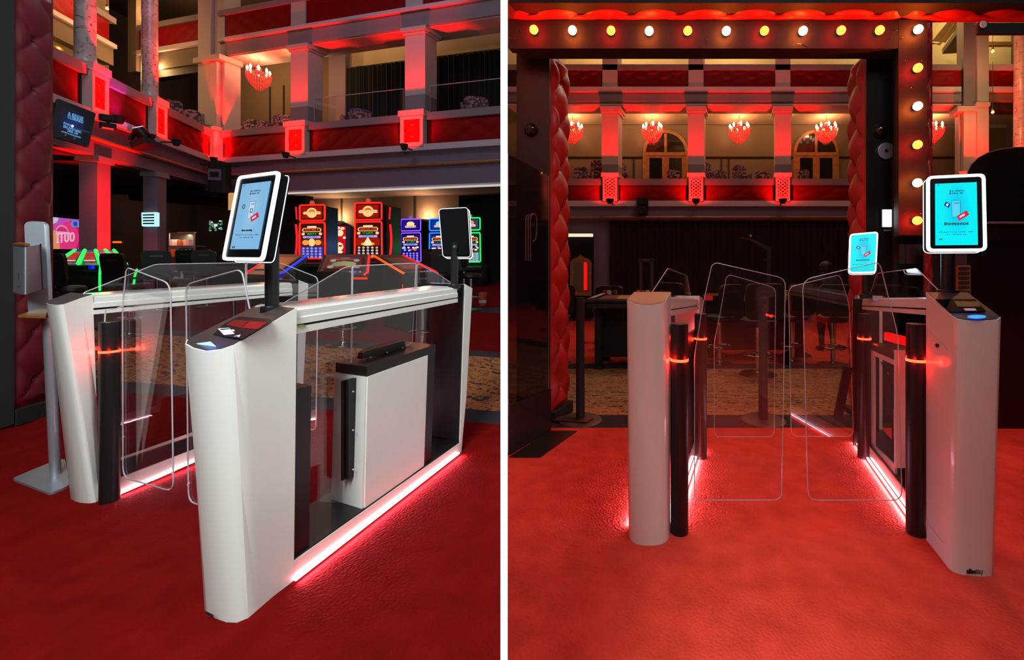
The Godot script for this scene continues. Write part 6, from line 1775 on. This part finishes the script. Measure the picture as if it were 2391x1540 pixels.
func make_terminals() -> void:
	var im := pic(160, 96, Color(0.42, 0.14, 0.12))
	for k in 9: disc(im, 0.5 + (k - 4) * 0.05, 0.55 + absf(k - 4) * 0.02, 0.16, 0.2, Color(0.45, 0.62, 0.45).lerp(Color(0.7, 0.75, 0.5), k / 9.0))
	for e in [[0.15, 0.3], [0.85, 0.3], [0.12, 0.85], [0.88, 0.85]]: disc(im, e[0], e[1], 0.09, 0.12, Color(0.55, 0.75, 0.75))
	scribble(im, 0.36, 0.03, 0.28, 0.1, Color(0.7, 0.8, 0.9), 3)
	rc(im, 0.2, 0.18, 0.6, 0.04, Color(0.5, 0.7, 0.7))
	var red := glow(Color(1.0, 0.12, 0.04), 1.4)
	var blue := glow(Color(0.12, 0.2, 1.0), 1.4)
	terminal("slanted betting terminal facing the viewer with a green pictured screen", [at(759, 594, 7.0), at(862, 593, 7.0), at(858, 641, 6.3), at(740, 641, 6.3)], mat(Color(0.2, 0.1, 0.1)), red, im, 0.6, 770)
	var im2 := pic(96, 64, Color(0.22, 0.24, 0.16))
	for k in 6: scribble(im2, 0.05, 0.08 + k * 0.15, 0.9, 0.07, Color(0.45, 0.42, 0.26), k)
	terminal("slanted betting terminal edged in orange light right of the central one", [at(868, 594, 6.9), at(937, 594, 7.1), at(1027, 639, 6.3), at(953, 644, 6.1)], glow(Color(1.0, 0.30, 0.05), 1.7), glow(Color(1.0, 0.10, 0.10), 1.4), im2, 0.5, 750)
	var im3 := pic(96, 64, Color(0.45, 0.24, 0.10))
	for k in 6: scribble(im3, 0.05, 0.08 + k * 0.15, 0.9, 0.07, Color(0.7, 0.4, 0.15), k + 9)
	terminal("slanted betting terminal edged in red and blue behind the tilted display", [at(645, 593, 7.1), at(720, 594, 6.9), at(655, 641, 6.1), at(570, 640, 6.3)], glow(Color(1.0, 0.06, 0.10), 1.3), blue, im3, 0.6, 760)
	var lampy := glow(Color(1.0, 0.28, 0.04), 2.2)
	tag(obj("orange_lamp", mb().ball(at(948, 667, 6.0), 0.05, 10, Vector3(0.9, 1.9, 0.9)), lampy), "upright glowing orange lamp on the side of the right betting terminal", "lamp")

func make_chair() -> Node3D:
	var t := thing("casino_chair", "", "chair")
	var black := mat(Color(0.035, 0.03, 0.035), 0.5)
	obj("seat", mb().lathe(Vector3(0, 0.62, 0), [[0.0, 0.0], [0.2, 0.0], [0.235, 0.03], [0.235, 0.07], [0.2, 0.1], [0.0, 0.11]], 18), black, t)
	var back := rounded([Vector3(-0.23, 0.72, 0.2), Vector3(0.23, 0.72, 0.2), Vector3(0.25, 1.16, 0.27), Vector3(-0.25, 1.16, 0.27)], 0.09)
	obj("backrest", mb().prism(back, Vector3(0, -0.005, 0.06)), black, t)
	obj("back_slot", mb().box(Vector3(0, 1.06, 0.322), Vector3(0.2, 0.03, 0.012)), mat(Color(0.25, 0.06, 0.06), 0.4), t)
	obj("column", mb().lathe(Vector3.ZERO, [[0.05, 0.03], [0.035, 0.06], [0.035, 0.62]], 12), M.chrome, t)
	var ring := []
	for i in 20: ring.append(Vector3(cos(TAU * i / 20) * 0.19, 0.26, sin(TAU * i / 20) * 0.19))
	obj("foot_ring", mb().tube(ring, 0.012, 6, true), M.chrome, t)
	for k in 3: obj("ring_spoke", mb().tube([Vector3(0, 0.26, 0), Vector3(cos(TAU * k / 3) * 0.19, 0.26, sin(TAU * k / 3) * 0.19)], 0.008, 5), M.chrome, t)
	obj("foot", mb().lathe(Vector3.ZERO, [[0.24, 0.0], [0.235, 0.015], [0.06, 0.035], [0.0, 0.036]], 22), M.satin, t)
	return t

var chair0: Node3D
func chair(where: Vector3, turn: float, label: String, group: String, wide := 1.0, tall := 1.0) -> void:
	var c: Node3D
	if chair0 == null:
		chair0 = make_chair()
		c = chair0
		c.position = where
		c.rotation.y = turn
		c.set_meta("label", label)
	else: c = dup(chair0, "casino_chair", where, label, turn)
	c.set_meta("group", group)
	c.scale = Vector3(wide, tall, wide)

func make_left_chairs() -> void:
	var g := "high chairs at the gaming machines"
	for e in [[166.0, 5.9, 0.0, 0.62, "high black chair at the left roulette terminal"], [301.0, 6.0, 0.0, 0.66, "high black chair at the right roulette terminal"], [366.0, 8.2, 0.8, 0.8, "high black chair turned sideways left of the display shelf"], [396.0, 8.8, -0.9, 0.7, "high black chair leaning towards the display shelf"], [452.0, 9.4, 0.2, 0.75, "high black chair right of the display shelf"], [482.0, 8.8, 0.6, 0.75, "high black chair under the small wall screen"], [508.0, 9.6, -0.3, 0.75, "high black chair left of the tilted display's foot"], [800.0, 5.5, 0.15, 0.8, "high black chair before the central betting terminal"], [985.0, 5.3, 0.4, 0.8, "high black chair behind the far end of the near gate"], [1022.0, 10.8, 0.1, 1.05, "high black chair at the blue slot machine"], [1082.0, 10.6, -0.1, 1.05, "high black chair at the green slot machine"], [1033.0, 8.8, 0.5, 0.95, "high black chair just left of the far display's pole"], [1098.0, 8.4, -1.0, 0.95, "high black chair seen edge on right of the far display's pole"], [545.0, 6.3, 0.5, 0.75, "high black chair between the two gates' far ends"]]:
		chair(lp(e[0], e[1], 0.0), e[2], e[4], g, e[3], 0.82 if e[0] in [800.0, 985.0, 545.0] else 1.0)
	var bx := lp(1127, 9.0, 0.0)
	var bin_ := thing("paper_bin", "small orange and white bin by the black drape at the right", "bin", bx)
	obj("bin_body", mb().lathe(bx, [[0.07, 0.0], [0.09, 0.28], [0.08, 0.27], [0.0, 0.02]], 14), mat(Color(0.6, 0.2, 0.1), 0.6), bin_)
	obj("bin_band", mb().lathe(bx + UP * 0.06, [[0.077, 0.0], [0.082, 0.06]], 14), M.trimpaint, bin_)

# ================================================================ FURNISHINGS OF THE RIGHT HALL
func make_right_things() -> void:
	# glass barrier with the house letter
	var bd := func(x: float) -> float: return lerpf(2.75, 3.23, (x - 1188.0) / 95.0)
	var br := thing("glass_barrier", "dark glass barrier bearing a pink letter p at the left edge of the right hall", "barrier", at(1240, 1040, 2.95))
	var gp := func(x: float, y: float, o := 0.0) -> Vector3: return at(x, y, bd.call(x)) + Vector3(o, 0, -o * 0.3)
	pane(br, "pane", [gp.call(1188, 359), gp.call(1283, 411), gp.call(1283, 1000), gp.call(1188, 1055)], Vector3(-0.012, 0, 0.003), 0.0, 0.004, M.smoke)
	obj("kick_board", mb().prism([gp.call(1188, 947, 0.012), gp.call(1283, 908, 0.012), gp.call(1283, 1005, 0.012), gp.call(1188, 1062, 0.012)], Vector3(-0.012, 0, 0.003)), M.satin, br)
	for e in [[1203, 1000], [1233, 982], [1271, 962]]: obj("screw", mb().ball(gp.call(e[0], e[1], 0.014), 0.004, 6), M.chrome, br)
	obj("clip", mb().ball(gp.call(1262, 405, 0.006), 0.012, 6), M.brass, br)
	var pink := mat(Color(0.80, 0.60, 0.64), 0.4)
	for k in 3:
		var x := 1226.0 + k * 5.6
		obj("letter_stroke", mb().tube([gp.call(x, 608, 0.004), gp.call(x, 514 - k * 2.0, 0.004), gp.call(x + 1.4, 506 - k * 2.0, 0.004), gp.call(x + 3.6, 502 - k * 2.0, 0.004)], 0.0042, 6), pink, br)
	obj("letter_bowl", mb().tube([gp.call(1237.5, 510, 0.004), gp.call(1240, 501, 0.004), gp.call(1245, 498.5, 0.004), gp.call(1250, 503, 0.004), gp.call(1252, 514, 0.004), gp.call(1251.5, 545, 0.004), gp.call(1249, 558, 0.004), gp.call(1243, 564, 0.004)], 0.0042, 6), pink, br)
	tag(obj("floor_plate", mb().prism([rf(1189, 1068), rf(1262, 1068), rf(1347, 1007), rf(1286, 1007)], UP * 0.008), M.satin), "flat dark plate on the carpet at the foot of the glass barrier", "floor plate")
	# two black posts on round feet, a leaflet
	for k in 2:
		var x: float = [1355.0, 1782.0][k]
		var f := rp(x, 3.47, 0.0)
		var t := thing("post", ["black round post on a disc foot left of the gates", "black round post on a disc foot seen through the glass doors"][k], "post", f, "black posts on disc feet")
		obj("foot_disc", mb().lathe(f, [[0.175, 0.0], [0.175, 0.012], [0.16, 0.02], [0.0, 0.022]], 32), M.plum, t)
		obj("pole", mb().lathe(f, [[0.036, 0.015], [0.034, 0.95], [0.036, 1.0], [0.0, 1.0]], 20), M.matt, t)
	var lfp := [rp(1288, 3.42, 0.022), rp(1370, 3.36, 0.022), rp(1386, 3.46, 0.024), rp(1312, 3.52, 0.024)]
	var lt := thing("leaflet", "red and dark printed sheet lying over the left post's foot", "sheet", lfp[0])
	obj("sheet", mb().prism(lfp, UP * 0.004), mat(Color(0.35, 0.04, 0.05), 0.5), lt)
	obj("printed_field", mb().prism(sub([lfp[3], lfp[2], lfp[1], lfp[0]], 0.1, 0.15, 0.72, 0.85, UP * 0.0045), UP * 0.001), M.matt, lt)
	# projector on the balcony beam
	var pj := thing("projector", "black stacked projector fixed to the balcony between two red columns", "projector", at(1497, 500, 14.6))
	obj("upper_box", rb(mb(), 1486, 1510, 461, 477, 14.6, 0.5), M.matt, pj)
	obj("lower_box", rb(mb(), 1487, 1507, 480, 498, 14.6, 0.4), M.matt, pj)
	obj("bracket", mb().tube([at(1504, 484, 14.55), at(1512, 503, 14.55)], 0.03, 6), M.matt, pj)
	# angled lamp arm
	var ga := thing("lamp_arm", "brown cranked lamp arm standing behind the gaming tables", "lamp", at(1796, 690, 8.0))
	var gy := at(1795, 578, 8.0).y
	var gf := 0.24 - 0.055 * 8.0
	obj("stem", mb().box(Vector3(at(1795, 600, 8.0).x, (gy + gf) * 0.5, -8.0), Vector3(0.06, gy - gf, 0.06)), M.plum, ga)
	obj("foot", mb().lathe(Vector3(at(1795, 600, 8.0).x, gf, -8.0), [[0.2, 0.0], [0.2, 0.015], [0.0, 0.02]], 18), M.matt, ga)
	obj("arm", mb().prism([at(1800, 577, 8.0), at(1791, 583, 8.0), at(1752, 559, 8.0), at(1731, 556, 8.0), at(1731, 554, 8.0), at(1755, 556, 8.0)], Vector3(0, 0, -0.06)), M.plum, ga)
	obj("joint", mb().ball(at(1753, 551, 7.98), 0.026, 8), M.brass, ga)
	obj("clamp", mb().tube([at(1784, 606, 7.97), at(1798, 607, 7.97)], 0.012, 6), M.chrome, ga)
	var st := thing("glass_stele", "faint brown framed glass column left of the slanted side pane", "display case", at(1508, 690, 8.4))
	for x in [1493.0, 1519.0]: obj("frame_side", rb(mb(), x, x + 5, 606, 690, 8.4, 0.1), M.plum, st)
	obj("frame_head", rb(mb(), 1490, 1526, 604, 609, 8.4, 0.1), M.plum, st)
	make_tables()
	# patterned armchairs on the balcony
	var a0: Node3D = get_node("armchair")
	var fy := at(1400, 448, 15.3).y
	for e in [[1358.0, 0.0, 0.62, "small patterned armchair, first from the left on the balcony"], [1398.0, 0.24, 0.62, "small patterned armchair close to the first red column's left side"], [1450.0, 0.12, 0.55, "small patterned armchair close to the first red column's right side"], [1579.0, -0.1, 0.62, "small pale patterned armchair in the left arched door"], [1650.0, 0.16, 0.6, "small patterned armchair just right of the middle red column"], [1687.0, -0.14, 0.66, "low patterned armchair left of the red patterned one"], [1733.0, 0.06, 0.62, "red patterned armchair under the middle chandelier"], [1788.0, -0.14, 0.62, "low patterned armchair left of the last red column"], [1885.0, -0.1, 0.55, "small patterned armchair in the right arched door"]]:
		var c := dup(a0, "armchair", Vector3(at(e[0], 400, 15.6).x, fy + e[1], -15.6), e[3], 0.2)
		c.scale = Vector3(e[2] * 0.95, 0.95, e[2])
		c.set_meta("group", "patterned armchairs on the right hall's balcony")
	var g := "high chairs at the gaming tables"
	for e in [[1408.0, 8.6, 0.3, 0.9, "high black chair behind the felt topped gaming table"], [1440.0, 7.6, -0.4, 0.9, "high black chair half hidden by the slender gate cabinet"], [1680.0, 6.2, 0.5, 0.9, "high black chair behind the left glass door"], [1770.0, 5.4, 0.0, 0.95, "high black chair straight behind the post in the lane"], [1850.0, 6.3, 0.2, 0.9, "high black chair in the gap between the glass doors"], [1945.0, 6.1, -0.3, 0.9, "high black chair behind the right glass door"], [1300.0, 6.4, 0.3, 0.9, "high black chair seen through the dark glass barrier"]]:
		chair(rp(e[0], e[1], 0.0), e[2], e[4], g, e[3])

func make_tables() -> void:
	var felt := mat(Color(0.48, 0.24, 0.20), 0.9)
	var gold := mat(Color(0.75, 0.52, 0.18), 0.8)
	var q := [at(1408, 688, 6.9), at(1530, 688, 6.9), at(1545, 703, 5.6), at(1370, 703, 5.6)]
	var t := thing("gaming_table", "gaming table with a felt top and gold field left of the slender gate cabinet", "table", rp(1450, 6.2, 0.0), "gaming tables")
	obj("table_top", mb().prism(q, UP * -0.09), M.satin, t)
	obj("felt", mb().prism(sub(q, 0.08, 0.12, 0.96, 0.9, UP * 0.002), UP * 0.004), felt, t)
	obj("gold_field", mb().prism(sub(q, 0.36, 0.22, 0.75, 0.8, UP * 0.008), UP * 0.002), gold, t)
	obj("padded_edge", mb().tube([q[0], q[3], q[2]], 0.035, 8), M.satin, t)
	obj("white_rule", mb().prism(sub(q, 0.0, 0.1, 0.07, 0.85, UP * 0.03), UP * 0.004), M.trimpaint, t)
	for e in [[0.12, 0.3], [0.88, 0.3], [0.12, 0.8], [0.88, 0.8]]:
		var p := quadpt(q, e[0], e[1], UP * -0.09)
		obj("leg", mb().lathe(Vector3(p.x, 0.24 + 0.055 * p.z, p.z), [[0.09, 0.0], [0.06, 0.05], [0.06, p.y - 0.24 - 0.055 * p.z]], 10), M.matt, t)
	obj("table_body", mb().prism(sub(q, 0.14, 0.2, 0.92, 0.7, UP * -0.09), UP * -0.72), M.matt, t)
	q = [at(1650, 684, 7.6), at(1872, 684, 7.6), at(1885, 690, 6.4), at(1640, 690, 6.4)]
	t = thing("gaming_table", "long gaming table with a gold apron seen through the glass doors", "table", rp(1760, 7.0, 0.0), "gaming tables")
	obj("table_top", mb().prism(q, UP * -0.03), M.satin, t)
	obj("gold_apron", rb(rb(mb(), 1688, 1757, 690.5, 702, 6.38, 0.04), 1785, 1852, 690.5, 700, 6.38, 0.04), gold, t)
	obj("apron_drop", mb().prism([at(1785, 692, 6.4), at(1850, 692, 6.4), at(1812, 709, 6.4)], Vector3(0, 0, -0.05)), M.gilt, t)
	obj("red_badge", rb(mb(), 1646, 1664, 689, 701, 6.37, 0.04), glow(Color(0.9, 0.12, 0.06), 0.35), t)
	for e in [[0.08, 0.5], [0.92, 0.5]]:
		var p := quadpt(q, e[0], e[1], UP * -0.03)
		obj("leg", mb().lathe(Vector3(p.x, 0.24 + 0.055 * p.z, p.z), [[0.25, 0.0], [0.12, 0.08], [0.12, p.y - 0.24 - 0.055 * p.z]], 14), M.matt, t)
	obj("body", mb().prism(sub(q, 0.05, 0.2, 0.95, 0.8, UP * -0.03), UP * -0.82), M.matt, t)
	# stacks of chips and small things on the tables
	var cols := [mat(Color(0.7, 0.1, 0.1), 0.5), mat(Color(0.85, 0.8, 0.75), 0.5), mat(Color(0.5, 0.2, 0.25), 0.5), mat(Color(0.75, 0.45, 0.2), 0.5)]
	var spots := [[1413.0, 684.0, 6.9, "left corner of the felt topped table"], [1422.0, 684.0, 6.9, "back edge of the felt topped table"], [1436.0, 684.0, 6.9, "middle of the felt topped table's back edge"], [1491.0, 683.0, 7.0, "back edge behind the tan gate top"], [1500.0, 683.0, 7.0, "back edge left of the slanted side pane"], [1512.0, 683.0, 7.0, "back edge under the slanted side pane"], [1752.0, 683.0, 7.2, "long table's left part"], [1768.0, 682.0, 7.2, "long table left of the black post"], [1790.0, 682.0, 7.2, "long table right of the black post"], [1805.0, 683.0, 7.2, "long table's middle right"], [1822.0, 683.0, 7.2, "long table behind the glass door's edge"], [1838.0, 683.0, 7.2, "long table in the gap between the doors"], [1856.0, 683.0, 7.2, "long table's right end"]]
	for k in spots.size():
		var e: Array = spots[k]
		var p := at(e[0], e[1] + 3.0, e[2])
		var s := mb()
		for j in 4: s.lathe(p + UP * j * 0.016, [[0.034, 0.0], [0.036, 0.002], [0.036, 0.012], [0.034, 0.014]], 12)
		tag(obj("chip_stack", s, cols[k % 4]), "small stack of %s chips on the %s" % [["red", "white", "mauve", "orange"][k % 4], e[3]], "chips", "stacks of chips")

# ================================================================ THE CROUPIER
# a smooth skin over tapered bones [from, to, radius, radius], meshed cell by cell
func skin(bones: Array, cell: float, k: float) -> Mb:
	var lo := Vector3.INF
	var hi := -Vector3.INF
	for b in bones:
		var r := maxf(b[2], b[3]) + cell * 2.0 + k
		for e in 2:
			lo = lo.min(b[e] - Vector3.ONE * r)
			hi = hi.max(b[e] + Vector3.ONE * r)
	var n := Vector3i(((hi - lo) / cell).ceil()) + Vector3i.ONE
	var field := PackedFloat32Array()
	field.resize(n.x * n.y * n.z)
	field.fill(1.0)
	for b in bones:
		var a: Vector3 = b[0]
		var ab: Vector3 = b[1] - a
		var ll := maxf(ab.length_squared(), 1e-9)
		var r := maxf(b[2], b[3]) + cell * 2.0 + k
		var i0 := Vector3i(((a.min(b[1]) - Vector3.ONE * r - lo) / cell).floor()).max(Vector3i.ZERO)
		var i1 := Vector3i(((a.max(b[1]) + Vector3.ONE * r - lo) / cell).ceil()).min(n - Vector3i.ONE)
		for z in range(i0.z, i1.z + 1):
			for y in range(i0.y, i1.y + 1):
				for x in range(i0.x, i1.x + 1):
					var p := lo + Vector3(x, y, z) * cell
					var t := clampf((p - a).dot(ab) / ll, 0.0, 1.0)
					var d: float = (p - a - ab * t).length() - lerpf(b[2], b[3], t)
					var at_ := x + n.x * (y + n.y * z)
					var o := field[at_]
					var h := maxf(k - absf(o - d), 0.0) / k
					field[at_] = minf(o, d) - h * h * k * 0.25
	var verts := {}
	var out := mb()
	var corner := [Vector3i(0, 0, 0), Vector3i(1, 0, 0), Vector3i(0, 1, 0), Vector3i(1, 1, 0), Vector3i(0, 0, 1), Vector3i(1, 0, 1), Vector3i(0, 1, 1), Vector3i(1, 1, 1)]
	var edges := [[0, 1], [2, 3], [4, 5], [6, 7], [0, 2], [1, 3], [4, 6], [5, 7], [0, 4], [1, 5], [2, 6], [3, 7]]
	var sx := n.x
	var sy := n.x * n.y
	for z in n.z - 1:
		for y in n.y - 1:
			for x in n.x - 1:
				var base := x + sx * y + sy * z
				var v := [field[base], field[base + 1], field[base + sx], field[base + sx + 1], field[base + sy], field[base + sy + 1], field[base + sy + sx], field[base + sy + sx + 1]]
				var inside := 0
				for q in v: if q < 0.0: inside += 1
				if inside == 0 or inside == 8: continue
				var sum := Vector3.ZERO
				var c := 0
				for e in edges:
					var f0: float = v[e[0]]
					var f1: float = v[e[1]]
					if (f0 < 0.0) != (f1 < 0.0):
						sum += Vector3(corner[e[0]]).lerp(Vector3(corner[e[1]]), f0 / (f0 - f1))
						c += 1
				verts[base] = lo + (Vector3(x, y, z) + sum / c) * cell
	for base in verts:
		var f0 := field[base]
		for e in [[1, sx, sy], [sx, sy, 1], [sy, 1, sx]]:
			if (f0 < 0.0) != (field[base + e[0]] < 0.0):
				var a: int = base - e[1] - e[2]
				if verts.has(a) and verts.has(base - e[1]) and verts.has(base - e[2]):
					var q := [verts[a], verts[base - e[2]], verts[base], verts[base - e[1]]]
					if f0 < 0.0: out.q(q[0], q[3], q[2], q[1])
					else: out.q(q[0], q[1], q[2], q[3])
	return out.end()

func make_croupier() -> void:
	var f := rp(1930, 7.6, 0.0)
	var t := thing("person", "person in black clothes standing at the gaming table behind the right glass door", "person", f)
	var V := func(x: float, y: float, z: float) -> Vector3: return f + Vector3(x, y, z) * 0.93
	var body := [
		[V.call(-0.09, 0.86, 0.0), V.call(0.09, 0.86, 0.0), 0.115, 0.115], [V.call(0, 0.9, 0), V.call(0, 1.08, -0.02), 0.125, 0.115], [V.call(0, 1.08, -0.02), V.call(0, 1.28, -0.05), 0.12, 0.125],
		[V.call(-0.13, 1.34, -0.05), V.call(0.13, 1.34, -0.05), 0.07, 0.07], [V.call(0, 1.32, -0.05), V.call(0, 1.44, -0.06), 0.06, 0.055],
		[V.call(-0.09, 0.82, 0.0), V.call(-0.1, 0.46, -0.01), 0.10, 0.065], [V.call(-0.1, 0.46, -0.01), V.call(-0.1, 0.1, 0.02), 0.062, 0.042],
		[V.call(0.09, 0.82, 0.0), V.call(0.11, 0.46, -0.02), 0.10, 0.065], [V.call(0.11, 0.46, -0.02), V.call(0.12, 0.1, 0.02), 0.062, 0.042],
		[V.call(-0.1, 0.06, 0.03), V.call(-0.11, 0.035, -0.14), 0.045, 0.035], [V.call(0.12, 0.06, 0.03), V.call(0.14, 0.035, -0.14), 0.045, 0.035],
		[V.call(-0.18, 1.33, -0.05), V.call(-0.25, 1.06, -0.06), 0.058, 0.045], [V.call(-0.25, 1.06, -0.06), V.call(-0.20, 0.95, -0.27), 0.043, 0.03],
		[V.call(0.18, 1.33, -0.05), V.call(0.27, 1.08, -0.02), 0.058, 0.045], [V.call(0.27, 1.08, -0.02), V.call(0.30, 1.00, -0.25), 0.043, 0.03]]
	obj("body", skin(body, 0.018, 0.04), mat(Color(0.10, 0.10, 0.13), 0.8), t, -0.5)
	var hd: Vector3 = V.call(0.01, 1.565, -0.085)
	var S := func(x: float, y: float, z: float) -> Vector3: return hd + Vector3(x, y, z)
	var head := [[S.call(0, -0.13, 0.03), S.call(0, -0.05, 0.02), 0.045, 0.05], [S.call(0, 0.02, 0.01), S.call(0, 0.03, 0.03), 0.082, 0.085], [S.call(0, -0.04, -0.02), S.call(0, -0.075, -0.045), 0.06, 0.032], [S.call(0, 0.0, -0.075), S.call(0, -0.025, -0.095), 0.010, 0.014],
		[S.call(-0.08, 0.015, 0.015), S.call(-0.083, -0.02, 0.012), 0.015, 0.010], [S.call(0.08, 0.015, 0.015), S.call(0.083, -0.02, 0.012), 0.015, 0.010], [S.call(-0.02, -0.055, -0.072), S.call(0.02, -0.055, -0.072), 0.008, 0.008], [S.call(-0.035, 0.025, -0.068), S.call(0.035, 0.025, -0.068), 0.012, 0.012]]
	var h := obj("head", skin(head, 0.006, 0.018), M.skin, t, -0.5)
	var hair := [[S.call(0, 0.05, 0.02), S.call(0, 0.045, 0.05), 0.088, 0.085], [S.call(0, -0.02, 0.075), S.call(0, -0.10, 0.075), 0.06, 0.045], [S.call(-0.06, 0.05, 0.0), S.call(-0.07, -0.03, 0.035), 0.04, 0.03], [S.call(0.06, 0.05, 0.0), S.call(0.07, -0.03, 0.035), 0.04, 0.03]]
	obj("hair", skin(hair, 0.009, 0.03), mat(Color(0.09, 0.06, 0.05), 0.6), h, -0.5)
	for s in [-1.0, 1.0]:
		obj("eye", mb().ball(S.call(0.032 * s, 0.012, -0.070), 0.010, 7), M.trimpaint, h)
		var w: Vector3 = V.call(-0.20, 0.95, -0.27) if s < 0 else V.call(0.30, 1.00, -0.25)
		var H := func(x: float, y: float, z: float) -> Vector3: return w + Vector3(x * s, y, z)
		var hand := [[w + Vector3(0, 0.005, 0.02), H.call(0, 0, -0.03), 0.024, 0.022], [H.call(-0.022, 0, -0.04), H.call(0.022, 0, -0.045), 0.019, 0.019], [H.call(-0.024, 0, -0.08), H.call(0.024, 0, -0.085), 0.014, 0.014]]
		for i in 4:
			var x := -0.027 + i * 0.018
			var l: float = [0.034, 0.040, 0.042, 0.032][i]
			hand.append([H.call(x, 0.0, -0.088), H.call(x * 1.12, 0.002, -0.088 - l), 0.0085, 0.008])
			hand.append([H.call(x * 1.12, 0.002, -0.088 - l), H.call(x * 1.1, -0.022, -0.092 - l * 1.45), 0.008, 0.0065])
		hand.append([H.call(-0.028, -0.002, -0.035), H.call(-0.052, -0.008, -0.075), 0.012, 0.010])
		hand.append([H.call(-0.052, -0.008, -0.075), H.call(-0.046, -0.018, -0.105), 0.010, 0.008])
		obj("hand", skin(hand, 0.004, 0.008), M.skin, t, -0.5)
	var cd := mb().box(V.call(0.30, 0.985, -0.40), Vector3(0.09, 0.004, 0.06), Basis(UP, 0.3))
	tag(obj("card_pack", cd, M.whiteflat), "small white pack of cards held by the person in black", "cards")

func _ready() -> void:
	rng.seed = 7
	make_materials()
	make_view()
	make_shell()
	make_left_facades()
	make_left_gates()
	back = Vector3(0.30, -0.055, -1.0)
	make_right_facade()
	make_marquee()
	make_right_gates()
	back = Vector3(0, 0, -1)
	make_left_things()
	back = Vector3(0.30, -0.055, -1.0)
	make_right_things()
	make_croupier()
	for n in get_children():
		if n.has_meta("put"): n.remove_meta("put")
